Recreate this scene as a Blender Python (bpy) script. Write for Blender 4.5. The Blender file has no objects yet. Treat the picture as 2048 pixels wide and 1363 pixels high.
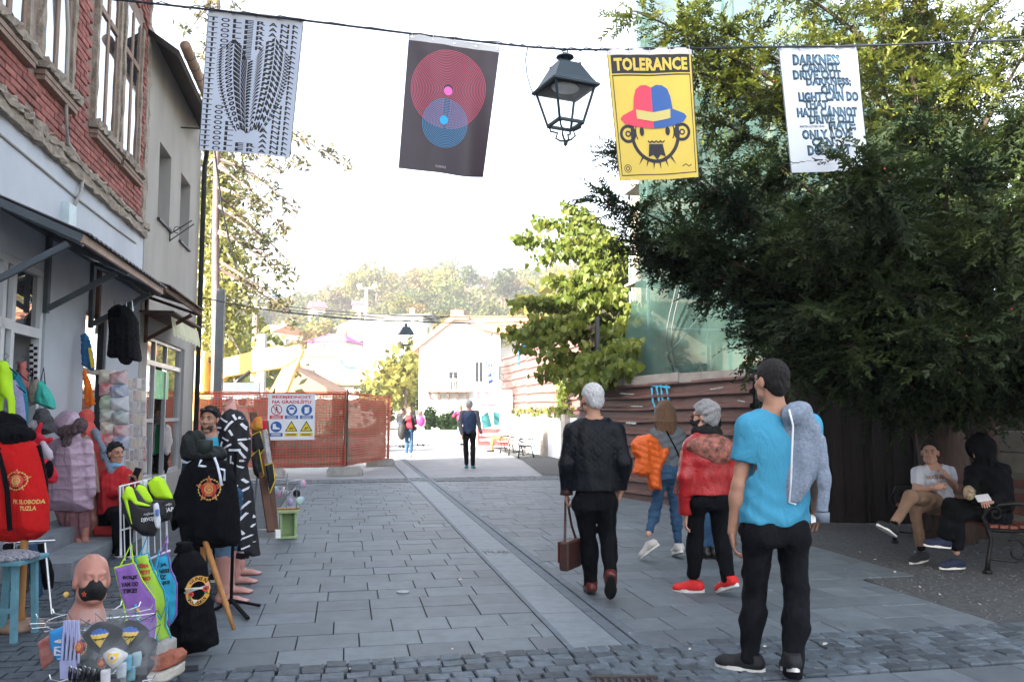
import bpy, bmesh, math, random
import numpy as np
from mathutils import Vector, Matrix
from math import cos, sin
Vc = Vector
R = math.radians
random.seed(7); rng = np.random.default_rng(7)
C = bpy.context.scene.collection
SC = bpy.context.scene
F = 1650.0; W2, H2 = 1024.0, 681.5; CH = 1.5
PITCH = math.atan((826 - H2) / F)
cam_d = bpy.data.cameras.new("camera"); cam = bpy.data.objects.new("camera", cam_d); C.objects.link(cam)
cam_d.sensor_width = 36.0; cam_d.lens = F / 2048 * 36.0; cam_d.clip_end = 3000; cam_d.clip_start = 0.05
cam.location = (0, 0, CH); cam.rotation_euler = (math.pi / 2 + PITCH, 0, 0)
SC.camera = cam
YAW = math.atan(332 / F)
UX, UY = cos(YAW), sin(YAW)
def S(u, v, z=0.0): return Vc((UX * u - UY * v, UY * u + UX * v, z))
def toS(p): return (UX * p[0] + UY * p[1], -UY * p[0] + UX * p[1])
def ray(px, py):
    x = (px - W2) / F; yu = (H2 - py) / F
    return Vc((x, cos(PITCH) - yu * sin(PITCH), sin(PITCH) + yu * cos(PITCH)))
def at(px, py, Y):
    d = ray(px, py); t = Y / d.y
    return Vc((d.x * t, Y, CH + d.z * t))
def G(px, py, z=0.0):
    d = ray(px, py); t = (z - CH) / d.z
    return Vc((d.x * t, d.y * t, z))
def onU(px, py, u):
    d = ray(px, py); t = u / (UX * d.x + UY * d.y)
    return Vc((d.x * t, d.y * t, CH + d.z * t))
def vpx(px, u, py=826): return toS(onU(px, py, u))[1]
SUN_AZ = R(33)          # light travels to the right of the street and a little away from the camera
SUN_EL = R(27)
hd = Vc((UX * cos(SUN_AZ) - UY * sin(SUN_AZ), UY * cos(SUN_AZ) + UX * sin(SUN_AZ), 0))
ldir = Vc((hd.x * cos(SUN_EL), hd.y * cos(SUN_EL), -sin(SUN_EL)))
sun_d = bpy.data.lights.new("sun", 'SUN'); sun = bpy.data.objects.new("sun", sun_d); C.objects.link(sun)
sun_d.energy = 5.0; sun_d.angle = R(0.53); sun_d.color = (1.0, 0.93, 0.80)
sun.rotation_euler = ldir.to_track_quat('-Z', 'Y').to_euler(); sun.location = (-20, -20, 30)
world = bpy.data.worlds.new("World"); SC.world = world; world.use_nodes = True
wn = world.node_tree; wn.nodes.clear()
sky = wn.nodes.new('ShaderNodeTexSky'); sky.sky_type = 'NISHITA'; sky.sun_disc = False
sky.sun_elevation = SUN_EL; sky.sun_rotation = math.atan2(-hd.x, -hd.y)
sky.air_density = 1.0; sky.dust_density = 4.0; sky.ozone_density = 1.0
bg = wn.nodes.new('ShaderNodeBackground'); bg.inputs[1].default_value = 0.13
wo = wn.nodes.new('ShaderNodeOutputWorld')
hs = wn.nodes.new('ShaderNodeHueSaturation'); hs.inputs['Saturation'].default_value = 0.55   # thin high cloud veils the blue
wn.links.new(sky.outputs[0], hs.inputs['Color']); wn.links.new(hs.outputs[0], bg.inputs[0]); wn.links.new(bg.outputs[0], wo.inputs[0])
vs = SC.view_settings; vs.view_transform = 'Standard'; vs.look = 'None'; vs.gamma = 1.0; vs.use_curve_mapping = False
vs.exposure = 2.62
SC.cycles.max_bounces = 6; SC.cycles.diffuse_bounces = 3; SC.cycles.glossy_bounces = 3
SC.cycles.transparent_max_bounces = 24; SC.cycles.transmission_bounces = 4
SC.cycles.use_denoising = True
SC.cycles.sample_clamp_indirect = 6.0
_mats = {}
def M(name, col, rough=0.75, var=0.16, scale=6.0, bump=0.0, bscale=60.0, metal=0.0, spec=0.4, stretch=(1, 1, 1),
      col2=None, rnd=0.0, sheen=0.0, trans=0.0, alpha=1.0, detail=5.0, translucent=0.0, coat=0.0, bdist=0.02, transp=0.0, fold=0.0, stain=0.0, ior=1.5):
    if name in _mats: return _mats[name]
    m = bpy.data.materials.new(name); m.use_nodes = True; _mats[name] = m
    nt = m.node_tree; N = nt.nodes; L = nt.links; b = N['Principled BSDF']
    c = tuple(col) + ((1,) if len(col) == 3 else ())
    b.inputs['Roughness'].default_value = rough; b.inputs['Metallic'].default_value = metal
    b.inputs['Specular IOR Level'].default_value = spec
    if sheen: b.inputs['Sheen Weight'].default_value = sheen
    if trans: b.inputs['Transmission Weight'].default_value = trans
    if alpha < 1: b.inputs['Alpha'].default_value = alpha
    if coat: b.inputs['Coat Weight'].default_value = coat
    m.diffuse_color = c
    tc = N.new('ShaderNodeTexCoord'); mp = N.new('ShaderNodeMapping'); mp.inputs['Scale'].default_value = stretch
    L.new(N.new('ShaderNodeNewGeometry').outputs['Position'] if rnd else tc.outputs['Object'], mp.inputs['Vector']); b.inputs['IOR'].default_value = ior
    out = None
    if var > 0 or col2:
        nz = N.new('ShaderNodeTexNoise'); nz.inputs['Scale'].default_value = scale; nz.inputs['Detail'].default_value = detail
        nz.inputs['Roughness'].default_value = 0.6
        L.new(mp.outputs[0], nz.inputs['Vector'])
        rp = N.new('ShaderNodeValToRGB'); e = rp.color_ramp.elements
        e[0].position = 0.3; e[1].position = 0.7
        if col2: e[0].color = c; e[1].color = tuple(col2) + (1,)
        else:
            e[0].color = tuple(min(1, x * (1 - var)) for x in c[:3]) + (1,); e[1].color = tuple(min(1, x * (1 + var)) for x in c[:3]) + (1,)
        L.new(nz.outputs['Fac'], rp.inputs['Fac']); out = rp.outputs['Color']
    else: b.inputs['Base Color'].default_value = c
    if rnd:
        oi = N.new('ShaderNodeObjectInfo'); mr = N.new('ShaderNodeMapRange')
        mr.inputs['To Min'].default_value = 1 - rnd; mr.inputs['To Max'].default_value = 1 + rnd
        L.new(oi.outputs['Random'], mr.inputs['Value'])
        mx = N.new('ShaderNodeVectorMath'); mx.operation = 'SCALE'
        if out is not None: L.new(out, mx.inputs[0])
        else: mx.inputs[0].default_value = c[:3]
        L.new(mr.outputs[0], mx.inputs['Scale']); out = mx.outputs[0]
    if stain:
        ns = N.new('ShaderNodeTexNoise'); ns.inputs['Scale'].default_value = 1.1; ns.inputs['Detail'].default_value = 8; ns.inputs['Roughness'].default_value = .7; L.new(mp.outputs[0], ns.inputs['Vector'])
        mr = N.new('ShaderNodeMapRange'); mr.inputs['From Min'].default_value = .3; mr.inputs['From Max'].default_value = .7; mr.inputs['To Min'].default_value = 1 - stain; mr.inputs['To Max'].default_value = 1 + stain; L.new(ns.outputs['Fac'], mr.inputs['Value'])
        mx = N.new('ShaderNodeVectorMath'); mx.operation = 'SCALE'; L.new(out, mx.inputs[0]); L.new(mr.outputs[0], mx.inputs['Scale']); out = mx.outputs[0]
    if out is not None: L.new(out, b.inputs['Base Color'])
    if bump:
        n2 = N.new('ShaderNodeTexNoise'); n2.inputs['Scale'].default_value = bscale; n2.inputs['Detail'].default_value = 6
        L.new(mp.outputs[0], n2.inputs['Vector'])
        bp = N.new('ShaderNodeBump'); bp.inputs['Strength'].default_value = bump; bp.inputs['Distance'].default_value = bdist
        L.new(n2.outputs['Fac'], bp.inputs['Height']); L.new(bp.outputs[0], b.inputs['Normal'])
    if fold:
        n3 = N.new('ShaderNodeTexNoise'); n3.inputs['Scale'].default_value = 11; n3.inputs['Detail'].default_value = 3; n3.inputs['Roughness'].default_value = .45; n3.inputs['Distortion'].default_value = 1.6
        m3 = N.new('ShaderNodeMapping'); m3.inputs['Scale'].default_value = (1, 1, .55); m3.inputs['Rotation'].default_value = (.3, .5, 0); L.new(tc.outputs['Object'], m3.inputs['Vector']); L.new(m3.outputs[0], n3.inputs['Vector'])
        b3 = N.new('ShaderNodeBump'); b3.inputs['Strength'].default_value = fold; b3.inputs['Distance'].default_value = .05; L.new(n3.outputs['Fac'], b3.inputs['Height'])
        if b.inputs['Normal'].is_linked: L.new(b.inputs['Normal'].links[0].from_socket, b3.inputs['Normal'])
        L.new(b3.outputs[0], b.inputs['Normal'])
    sh = b.outputs[0]
    if translucent:
        tl = N.new('ShaderNodeBsdfTranslucent'); ms = N.new('ShaderNodeMixShader'); ms.inputs[0].default_value = translucent
        if out is not None: L.new(out, tl.inputs[0])
        else: tl.inputs[0].default_value = c
        L.new(sh, ms.inputs[1]); L.new(tl.outputs[0], ms.inputs[2]); sh = ms.outputs[0]
    if transp:
        tp = N.new('ShaderNodeBsdfTransparent'); ms = N.new('ShaderNodeMixShader'); ms.inputs[0].default_value = transp
        L.new(sh, ms.inputs[1]); L.new(tp.outputs[0], ms.inputs[2]); sh = ms.outputs[0]
    if sh is not b.outputs[0]: L.new(sh, N['Material Output'].inputs['Surface'])
    return m
def tag(o, label=None, cat=None, group=None, kind=None):
    if label: o['label'] = label
    if cat: o['category'] = cat
    if group: o['group'] = group
    if kind: o['kind'] = kind
    return o
def thing(name, label, cat, loc=(0, 0, 0), rz=0.0, group=None):
    o = bpy.data.objects.new(name, None); C.objects.link(o); o.empty_display_size = 0.2
    o.location = loc; o.rotation_euler = (0, 0, rz)
    return tag(o, label, cat, group)
def link(name, me, mat=None, parent=None, kind=None):
    o = bpy.data.objects.new(name, me); C.objects.link(o)
    if mat is not None:
        me.materials.clear()
        for m in (mat if isinstance(mat, (list, tuple)) else [mat]): me.materials.append(m)
    if parent is not None: o.parent = parent
    if kind: o['kind'] = kind
    return o
def fmesh(name, V, faces, mat=None, parent=None, smooth=False, world=False, kind=None, mi=None):
    """faces: (n,k) int array or list of index lists"""
    V = np.asarray(V, dtype=np.float32).reshape(-1, 3)
    if world and parent is not None:
        base = np.zeros(3); p = parent
        while p is not None: base = base + np.array(p.location); p = p.parent
        V = V - base.astype(np.float32)
    me = bpy.data.meshes.new(name)
    if isinstance(faces, np.ndarray):
        n, k = faces.shape
        me.vertices.add(len(V)); me.vertices.foreach_set('co', V.ravel())
        me.loops.add(n * k); me.loops.foreach_set('vertex_index', faces.astype(np.int32).ravel())
        me.polygons.add(n); me.polygons.foreach_set('loop_start', np.arange(0, n * k, k, dtype=np.int32))
        me.update(calc_edges=True); me.validate()
    else:
        me.from_pydata(V.tolist(), [], [list(f) for f in faces]); me.update()
    if smooth: me.polygons.foreach_set('use_smooth', np.ones(len(me.polygons), dtype=bool))
    o = link(name, me, mat, parent, kind)
    if mi is not None: me.polygons.foreach_set('material_index', np.asarray(mi, dtype=np.int32)); me.update()
    return o
def dup(root, loc=None, rz=None, label=None, group=None):
    r = root.copy(); C.objects.link(r)
    if loc is not None: r.location = loc
    if rz is not None: r.rotation_euler = (0, 0, rz)
    if label: r['label'] = label
    if group: r['group'] = group
    for ch in list(root.children):
        c = ch.copy(); C.objects.link(c); c.parent = r
        for g in list(ch.children):
            d = g.copy(); C.objects.link(d); d.parent = c
    return r
def frame_of(d):
    d = Vc(d).normalized(); a = Vc((0, 0, 1)) if abs(d.z) < 0.95 else Vc((1, 0, 0))
    x = d.cross(a).normalized(); return x, d.cross(x).normalized(), d
class MB:
    def __init__(s): s.v = []; s.f = []; s.mi = []
    def add(s, V, Fs, m=0):
        b = len(s.v); s.v += [tuple(p) for p in V]
        for f in Fs: s.f.append([i + b for i in f]); s.mi.append(m)
        return s
    def box(s, c, sz, X=(1, 0, 0), Y=(0, 1, 0), Z=None, m=0):
        X = Vc(X).normalized(); Y = Vc(Y).normalized(); Z = Vc(Z) if Z else X.cross(Y).normalized(); c = Vc(c)
        V = [c + X * (sz[0] / 2 * i) + Y * (sz[1] / 2 * j) + Z * (sz[2] / 2 * k) for i in (-1, 1) for j in (-1, 1) for k in (-1, 1)]
        return s.add(V, [(0, 1, 3, 2), (4, 6, 7, 5), (0, 4, 5, 1), (2, 3, 7, 6), (0, 2, 6, 4), (1, 5, 7, 3)], m)
    def sbox(s, u0, u1, v0, v1, z0, z1, m=0):
        return s.box(S((u0 + u1) / 2, (v0 + v1) / 2, (z0 + z1) / 2), (abs(u1 - u0), abs(v1 - v0), abs(z1 - z0)), (UX, UY, 0), (-UY, UX, 0), m=m)
    def bar(s, a, b, w, h=None, up=(0, 0, 1), m=0):
        a = Vc(a); b = Vc(b); d = (b - a); h = h or w; u = Vc(up)
        if abs(d.normalized().dot(u)) > 0.98: u = Vc((0, 1, 0))
        x = d.cross(u).normalized(); z = x.cross(d).normalized()
        return s.box((a + b) / 2, (w, d.length, h), x, d, z, m=m)
    def tube(s, pts, r, n=8, m=0, cap=True):
        pts = [Vc(p) for p in pts]; k = len(pts); rs = r if isinstance(r, (list, tuple)) else [r] * k
        V = []; Fs = []
        for i, p in enumerate(pts):
            d = pts[min(i + 1, k - 1)] - pts[max(i - 1, 0)]
            x, y, _ = frame_of(d)
            if i and x.dot(px_) < 0: x, y = -x, -y
            px_ = x
            V += [p + (x * cos(2 * math.pi * j / n) + y * sin(2 * math.pi * j / n)) * rs[i] for j in range(n)]
        for i in range(k - 1):
            for j in range(n):
                a = i * n + j; b = i * n + (j + 1) % n
                Fs.append((a, b, b + n, a + n))
        if cap: Fs.append(tuple(range(n))); Fs.append(tuple(range((k - 1) * n, k * n)))
        return s.add(V, Fs, m)
    def lathe(s, prof, c=(0, 0, 0), n=16, ax=(0, 0, 1), m=0, ph=0.0, sx=1, sy=1):
        x, y, z = frame_of(ax); c = Vc(c)
        if tuple(ax) == (0, 0, 1): x, y = Vc((1, 0, 0)), Vc((0, 1, 0))
        V = []; Fs = []; k = len(prof)
        for r, h in prof: V += [c + z * h + x * (r * sx * cos(ph + 2 * math.pi * j / n)) + y * (r * sy * sin(ph + 2 * math.pi * j / n)) for j in range(n)]
        for i in range(k - 1):
            for j in range(n):
                a = i * n + j; b = i * n + (j + 1) % n; Fs.append((a, b, b + n, a + n))
        Fs.append(tuple(range(n))); Fs.append(tuple(range((k - 1) * n, k * n)))
        return s.add(V, Fs, m)
    def prism(s, poly, off, m=0):
        n = len(poly); o = Vc(off); V = [Vc(p) for p in poly]; V += [p + o for p in V]
        return s.add(V, [tuple(range(n)), tuple(range(2 * n - 1, n - 1, -1))] + [(i, (i + 1) % n, n + (i + 1) % n, n + i) for i in range(n)], m)
    def ball(s, c, r, n=10, k=7, m=0):
        r = r if isinstance(r, (tuple, list)) else (r, r, r); c = Vc(c); V = []; Fs = []
        for i in range(1, k):
            t = math.pi * i / k
            V += [c + Vc((r[0] * sin(t) * cos(2 * math.pi * j / n), r[1] * sin(t) * sin(2 * math.pi * j / n), r[2] * cos(t))) for j in range(n)]
        for i in range(k - 2):
            for j in range(n):
                a = i * n + j; b = i * n + (j + 1) % n; Fs.append((a, b, b + n, a + n))
        V += [c + Vc((0, 0, r[2])), c - Vc((0, 0, r[2]))]; t = len(V) - 2
        for j in range(n): Fs.append((t, j, (j + 1) % n)); Fs.append((t + 1, (k - 2) * n + (j + 1) % n, (k - 2) * n + j))
        return s.add(V, Fs, m)
    def build(s, name, mat, parent=None, smooth=False, world=True, kind=None, bevel=0.0):
        o = fmesh(name, s.v, s.f, mat, parent, smooth, world, kind, mi=s.mi if isinstance(mat, (list, tuple)) else None)
        if bevel:
            bm = bmesh.new(); bm.from_mesh(o.data); bmesh.ops.bevel(bm, geom=bm.edges[:], offset=bevel, segments=1, affect='EDGES'); bm.to_mesh(o.data); bm.free()
        else:
            bm = bmesh.new(); bm.from_mesh(o.data); bmesh.ops.recalc_face_normals(bm, faces=bm.faces[:]); bm.to_mesh(o.data); bm.free()
        if smooth: o.data.polygons.foreach_set('use_smooth', np.ones(len(o.data.polygons), dtype=bool));
        return o
def solo(name, mb, mat, label, cat, group=None, loc=None, smooth=False, kind=None, bevel=0.0):
    """a thing that is one mesh; vertices given in world space, origin moved to its base"""
    V = np.array([tuple(p) for p in mb.v]); c = Vc(((V[:, 0].min() + V[:, 0].max()) / 2, (V[:, 1].min() + V[:, 1].max()) / 2, V[:, 2].min())) if loc is None else Vc(loc)
    mb.v = [Vc(p) - c for p in mb.v]; o = mb.build(name, mat, None, smooth, False, bevel=bevel); o.location = c
    return tag(o, label, cat, group, kind)
_font = {}
def text_geo(txt, size=1.0, bold=0.0, align='CENTER', space=1.0, line=1.0, shear=0.0, res=2):
    """flat glyph mesh in the XY plane -> (verts Nx2, polys)"""
    key = (txt, bold, align, space, line, shear, res)
    if key not in _font:
        cu = bpy.data.curves.new('t', 'FONT'); cu.body = txt; cu.size = 1.0; cu.offset = bold; cu.align_x = align; cu.align_y = 'CENTER'
        cu.space_character = space; cu.space_line = line; cu.shear = shear; cu.resolution_u = res; cu.fill_mode = 'FRONT'
        o = bpy.data.objects.new('t', cu); C.objects.link(o)
        dg = bpy.context.evaluated_depsgraph_get(); me = bpy.data.meshes.new_from_object(o.evaluated_get(dg))
        V = np.zeros(len(me.vertices) * 3); me.vertices.foreach_get('co', V); V = V.reshape(-1, 3)[:, :2]
        P = [tuple(p.vertices) for p in me.polygons]
        bpy.data.objects.remove(o); bpy.data.curves.remove(cu); bpy.data.meshes.remove(me)
        _font[key] = (V, P)
    V, P = _font[key]; return V * size, P
def fit_text(txt, w=None, h=None, **k):
    V, P = text_geo(txt, 1.0, **k); V = V.copy()
    lo, hi = V.min(0), V.max(0); V -= (lo + hi) / 2; ex = hi - lo
    if w and h: V *= np.array([w / ex[0], h / ex[1]])
    elif w: V *= w / ex[0]
    elif h: V *= h / ex[1]
    return V, P
def print_flat(name, items, mapf, mats, parent, off=0.0025):
    """items: list of (V2, polys, matindex, layer); mapf(xy array, offset)->world points. flat print laid proud of its carrier"""
    V = []; Fs = []; mi = []; b = 0
    for V2, P, m, lay in items:
        w = mapf(np.asarray(V2, dtype=float), off * (1 + lay)); V.append(w); Fs += [tuple(i + b for i in p) for p in P]; mi += [m] * len(P); b += len(w)
    return fmesh(name, np.concatenate(V), Fs, mats, parent, False, True, None, mi)
def disc2(c, r, n=32, r0=0.0, a0=0, a1=2 * math.pi, sy=1.0):
    t = np.linspace(a0, a1, n + 1); o = np.stack([c[0] + r * np.cos(t), c[1] + r * sy * np.sin(t)], 1)
    if r0 <= 0:
        full = abs(a1 - a0 - 2 * math.pi) < 1e-6
        if full: o = o[:-1]
        return o, [tuple(range(len(o)))]
    i = np.stack([c[0] + r0 * np.cos(t), c[1] + r0 * sy * np.sin(t)], 1); V = np.concatenate([o, i]); k = n + 1
    return V, [(j, j + 1, k + j + 1, k + j) for j in range(n)]
def rect2(x0, y0, x1, y1): return np.array([[x0, y0], [x1, y0], [x1, y1], [x0, y1]], float), [(0, 1, 2, 3)]
def poly2(*pts): return np.array(pts, float), [tuple(range(len(pts)))]
def line2(pts, w):
    P = np.array(pts, float); d = np.gradient(P, axis=0); d /= np.linalg.norm(d, axis=1)[:, None] + 1e-9; n = np.stack([-d[:, 1], d[:, 0]], 1)
    ww = np.asarray(w, float); ww = ww[:, None] if ww.ndim else ww
    V = np.concatenate([P + n * ww / 2, P - n * ww / 2]); k = len(P)
    return V, [(j, j + 1, k + j + 1, k + j) for j in range(k - 1)]
def A(p): return np.array(p, float)
def _bb(pts, r): P = np.array(pts, float); return P.min(0) - r, P.max(0) + r
def cap(a, b, ra, rb=None, k=0.02, flat=None):
    a, b = A(a), A(b); rb = ra if rb is None else rb
    def f(P):
        d = b - a; L = d @ d + 1e-12; t = np.clip(((P - a) @ d) / L, 0, 1); q = P - a - t[..., None] * d
        if flat is not None:
            n = A(flat[0]); n = n / np.linalg.norm(n); s = (q @ n)[..., None]; q = q + n * s * (1 / flat[1] - 1)
        return np.sqrt((q * q).sum(-1)) - (ra + (rb - ra) * t)
    return (f, _bb([a, b], max(ra, rb) * 1.1 * (max(1, flat[1]) if flat is not None else 1)), k, 'u')
def ell(c, r, k=0.02, M3=None):
    c = A(c); r = A(r)
    def f(P):
        q = P - c
        if M3 is not None: q = q @ M3
        return (np.sqrt(((q / r) ** 2).sum(-1)) - 1) * r.min()
    return (f, _bb([c], r.max() * 1.05), k, 'u')
def loft(st, k=0.03, X=(1, 0, 0), e=2.4):
    """st: list of (center, halfwidth, halfdepth); smooth elliptical sections along the line from first to last"""
    Cn = np.array([s[0] for s in st], float); a_ = np.array([s[1] for s in st]); b_ = np.array([s[2] for s in st])
    Z = Cn[-1] - Cn[0]; Ln = np.linalg.norm(Z); Z = Z / Ln; X = A(X); X = X - Z * (X @ Z); X = X / np.linalg.norm(X); Y = np.cross(Z, X)
    t_ = (Cn - Cn[0]) @ Z
    tt = np.linspace(t_[0], t_[-1], 60)
    def smooth(y):
        y = np.interp(tt, t_, y); ker = np.ones(9) / 9; return np.convolve(np.pad(y, 4, mode='edge'), ker, 'valid')
    cx, cy, aa, bb = smooth((Cn - Cn[0]) @ X), smooth((Cn - Cn[0]) @ Y), smooth(a_), smooth(b_)
    def f(P):
        q = P - Cn[0]; z = q @ Z; x = q @ X - np.interp(z, tt, cx); y = q @ Y - np.interp(z, tt, cy)
        a = np.interp(z, tt, aa); b = np.interp(z, tt, bb)
        d = (((np.abs(x) / a) ** e + (np.abs(y) / b) ** e) ** (1 / e) - 1) * np.minimum(a, b)
        return np.maximum(d, np.maximum(t_[0] - z, z - t_[-1]))
    return (f, _bb(Cn, max(a_.max(), b_.max()) * 1.05), k, 'u')
def cut(p, n):
    p, n = A(p), A(n); n = n / np.linalg.norm(n)
    return (lambda P: (P - p) @ n, None, 0.0, 'i')
def sub(pr, k=0.01): return (pr[0], pr[1], k, 's')
def wrinkle(amp, freq=38.0, seed=0, stretch=(1, 1, 1)):
    r = np.random.default_rng(seed); K = r.normal(size=(5, 3)) * freq * A(stretch); ph = r.uniform(0, 6.3, 5)
    def f(P):
        s = [P @ K[i] + ph[i] for i in range(5)]
        return amp * (np.sin(s[0] + 1.3 * np.sin(s[1] * .5)) + .7 * np.sin(s[2] + 1.5 * np.sin(s[3] * .6)) + .4 * np.sin(1.9 * s[4]))
    return f
def sdf(prims, h=0.011, disp=None):
    us = [p for p in prims if p[3] == 'u']
    lo = np.min([p[1][0] for p in us], 0) - 3 * h; hi = np.max([p[1][1] for p in us], 0) + 3 * h
    n = np.maximum(np.ceil((hi - lo) / h).astype(int) + 1, 4)
    D = np.full(tuple(n), 0.25, np.float32)
    ax = [lo[i] + h * np.arange(n[i]) for i in range(3)]
    def sl(bb, m):
        if bb is None: return (slice(0, n[0]), slice(0, n[1]), slice(0, n[2]))
        i0 = np.clip(((bb[0] - m - lo) / h).astype(int), 0, n - 2); i1 = np.clip(((bb[1] + m - lo) / h).astype(int) + 2, i0 + 1, n)
        return tuple(slice(a, b) for a, b in zip(i0, i1))
    for f, bb, k, op in prims:
        s = sl(bb, max(k, 2.5 * h)); P = np.stack(np.meshgrid(ax[0][s[0]], ax[1][s[1]], ax[2][s[2]], indexing='ij'), -1)
        d = f(P); o = D[s]
        if op == 'u':
            if k > 0: hh = np.maximum(k - np.abs(o - d), 0) / k; D[s] = np.minimum(o, d) - hh * hh * k * 0.25
            else: D[s] = np.minimum(o, d)
        elif op == 's':
            d = -d; hh = np.maximum(k - np.abs(o - d), 0) / max(k, 1e-6); D[s] = np.maximum(o, d) + hh * hh * k * 0.25
        else: D[s] = np.maximum(o, d)
    if disp is not None:
        idx = np.argwhere(np.abs(D) < 4 * h)
        if len(idx): P = lo + idx * h; D[tuple(idx.T)] += disp(P)
    ins = D < 0; cs = tuple(n - 1)
    acc = np.zeros(cs + (3,), np.float32); cnt = np.zeros(cs, np.float32)
    def cr(o): return tuple(slice(o[i], o[i] + cs[i]) for i in range(3))
    for a in range(3):
        for p in (0, 1):
            for q in (0, 1):
                o0 = [0, 0, 0]; o0[(a + 1) % 3] = p; o0[(a + 2) % 3] = q; o1 = list(o0); o1[a] = 1
                d0, d1 = D[cr(o0)], D[cr(o1)]; x = (d0 < 0) != (d1 < 0)
                t = np.where(x, d0 / np.where(x, d0 - d1, 1), 0)
                for i in range(3): acc[..., i] += np.where(x, o0[i] + (t if i == a else 0), 0)
                cnt += x
    act = cnt > 0; vid = np.full(cs, -1, np.int64); ij = np.argwhere(act); vid[act] = np.arange(len(ij))
    V = lo + h * (ij + acc[act] / cnt[act][:, None])
    Q = []
    for a in range(3):
        b, c = (a + 1) % 3, (a + 2) % 3
        s0 = [slice(1, n[i] - 1) for i in range(3)]; s0[a] = slice(0, n[a] - 1); s1 = list(s0); s1[a] = slice(1, n[a])
        x0, x1 = ins[tuple(s0)], ins[tuple(s1)]; e = np.argwhere(x0 != x1)
        if not len(e): continue
        fl = x0[tuple(e.T)]; base = e.copy(); base[:, b] += 1; base[:, c] += 1
        def vv(db, dc): q = base.copy(); q[:, b] -= db; q[:, c] -= dc; return vid[tuple(q.T)]
        q = np.stack([vv(1, 1), vv(0, 1), vv(0, 0), vv(1, 0)], 1); q[~fl] = q[~fl][:, ::-1]; Q.append(q)
    Q = np.concatenate(Q) if Q else np.zeros((0, 4), int); Q = Q[(Q >= 0).all(1)]
    return V, Q
def sobj(name, prims, mat, parent=None, h=0.011, disp=None, world=False, xf=None, extra=None):
    V, Q = sdf(prims, h, disp)
    for (p2, h2) in (extra or []):
        v2, q2 = sdf(p2, h2); Q = np.concatenate([Q, q2 + len(V)]); V = np.concatenate([V, v2])
    if xf is not None: V = xf(V)
    return fmesh(name, V, Q, mat, parent, True, world)

def puff(outline, Y, T, w=.05, slope=0.0, folds=0.0, ff=30.0, k=0.0, ph=0.0, px=True, vert=True):
    """a soft flat thing (garment, bag, apron): outline in the upright plane at depth Y, given real thickness"""
    P3 = [at(x, y, Y) for x, y in outline] if px else [Vc((x, Y, z)) for x, z in outline]
    Q = np.array([(p.x, p.z) for p in P3]); xc = Q[:, 0].mean()
    def f(P):
        x, y, z = P[..., 0], P[..., 1], P[..., 2]
        full = P.ndim == 4
        X, Z = (x[:, :1], z[:, :1]) if full else (x, z)
        d = np.full(X.shape, 1e9); sgn = np.ones(X.shape)
        for i in range(len(Q)):
            a, b = Q[i], Q[i - 1]; ex, ez = b - a; wx, wz = X - a[0], Z - a[1]; t = np.clip((wx * ex + wz * ez) / (ex * ex + ez * ez + 1e-12), 0, 1)
            d = np.minimum(d, (wx - ex * t) ** 2 + (wz - ez * t) ** 2); c1 = Z >= a[1]; c2 = Z < b[1]; c3 = ex * wz > ez * wx
            sgn = np.where((c1 & c2 & c3) | (~c1 & ~c2 & ~c3), -sgn, sgn)
        d = np.sqrt(d) * sgn; th = T * np.sqrt(np.clip(-d / w, 0, 1))
        fo = folds * (np.sin(ff * X + 2.2 * np.sin(Z * 3.1 + ph) + ph) + .5 * np.sin(2.3 * ff * X + Z * 4 + ph)) if vert else folds * np.sin(ff * Z + 2 * np.sin(X * 5) + ph)
        return np.maximum(d, np.abs(y - Y - slope * (X - xc) - fo) - th - .002)
    e = T + abs(folds) * 1.6 + abs(slope) * (Q[:, 0].max() - Q[:, 0].min()) / 2 + .01
    return (f, (np.array([Q[:, 0].min(), Y - e, Q[:, 1].min()]), np.array([Q[:, 0].max(), Y + e, Q[:, 1].max()])), k, 'u')
from mathutils.bvhtree import BVHTree
def bvh_of(objs):
    V, Fs = [], []
    for o in (objs if isinstance(objs, (list, tuple)) else [objs]):
        base = Vc((0, 0, 0)); p = o
        while p is not None: base = base + Vc(p.location); p = p.parent
        b = len(V); V += [v.co + base for v in o.data.vertices]; Fs += [[i + b for i in q.vertices] for q in o.data.polygons]
    return BVHTree.FromPolygons(V, Fs)
def subdiv2(V, P, m=.06):
    """split flat print into small triangles so that it can follow a curved surface"""
    V = [tuple(v) for v in V]; T = []
    for p in P:
        if len(p) == 3: T.append(tuple(p))
        elif len(p) == 4: T += [(p[0], p[1], p[2]), (p[0], p[2], p[3])]
        else:
            c = tuple(np.mean([V[i] for i in p], 0)); V.append(c); k = len(V) - 1; T += [(p[i], p[(i + 1) % len(p)], k) for i in range(len(p))]
    for _ in range(5):
        cache = {}; T2 = []; ch = False
        def mid(a, b):
            key = (min(a, b), max(a, b))
            if key not in cache: V.append(((V[a][0] + V[b][0]) / 2, (V[a][1] + V[b][1]) / 2)); cache[key] = len(V) - 1
            return cache[key]
        L2 = lambda a, b: (V[a][0] - V[b][0]) ** 2 + (V[a][1] - V[b][1]) ** 2 > m * m
        for a, b, c in T:
            s = (L2(a, b), L2(b, c), L2(c, a))
            if not any(s): T2.append((a, b, c)); continue
            ch = True
            if s == (True, True, True): x, y, z = mid(a, b), mid(b, c), mid(c, a); T2 += [(a, x, z), (x, b, y), (z, y, c), (x, y, z)]
            else:
                while not s[0] or (s[0] and s[2] and not s[1]): a, b, c = b, c, a; s = (s[1], s[2], s[0])
                x = mid(a, b)
                if s[1]: y = mid(b, c); T2 += [(x, b, y), (a, x, y), (a, y, c)]
                else: T2 += [(a, x, c), (x, b, c)]
        T = T2
        if not ch: break
    return np.array(V), T
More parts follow.
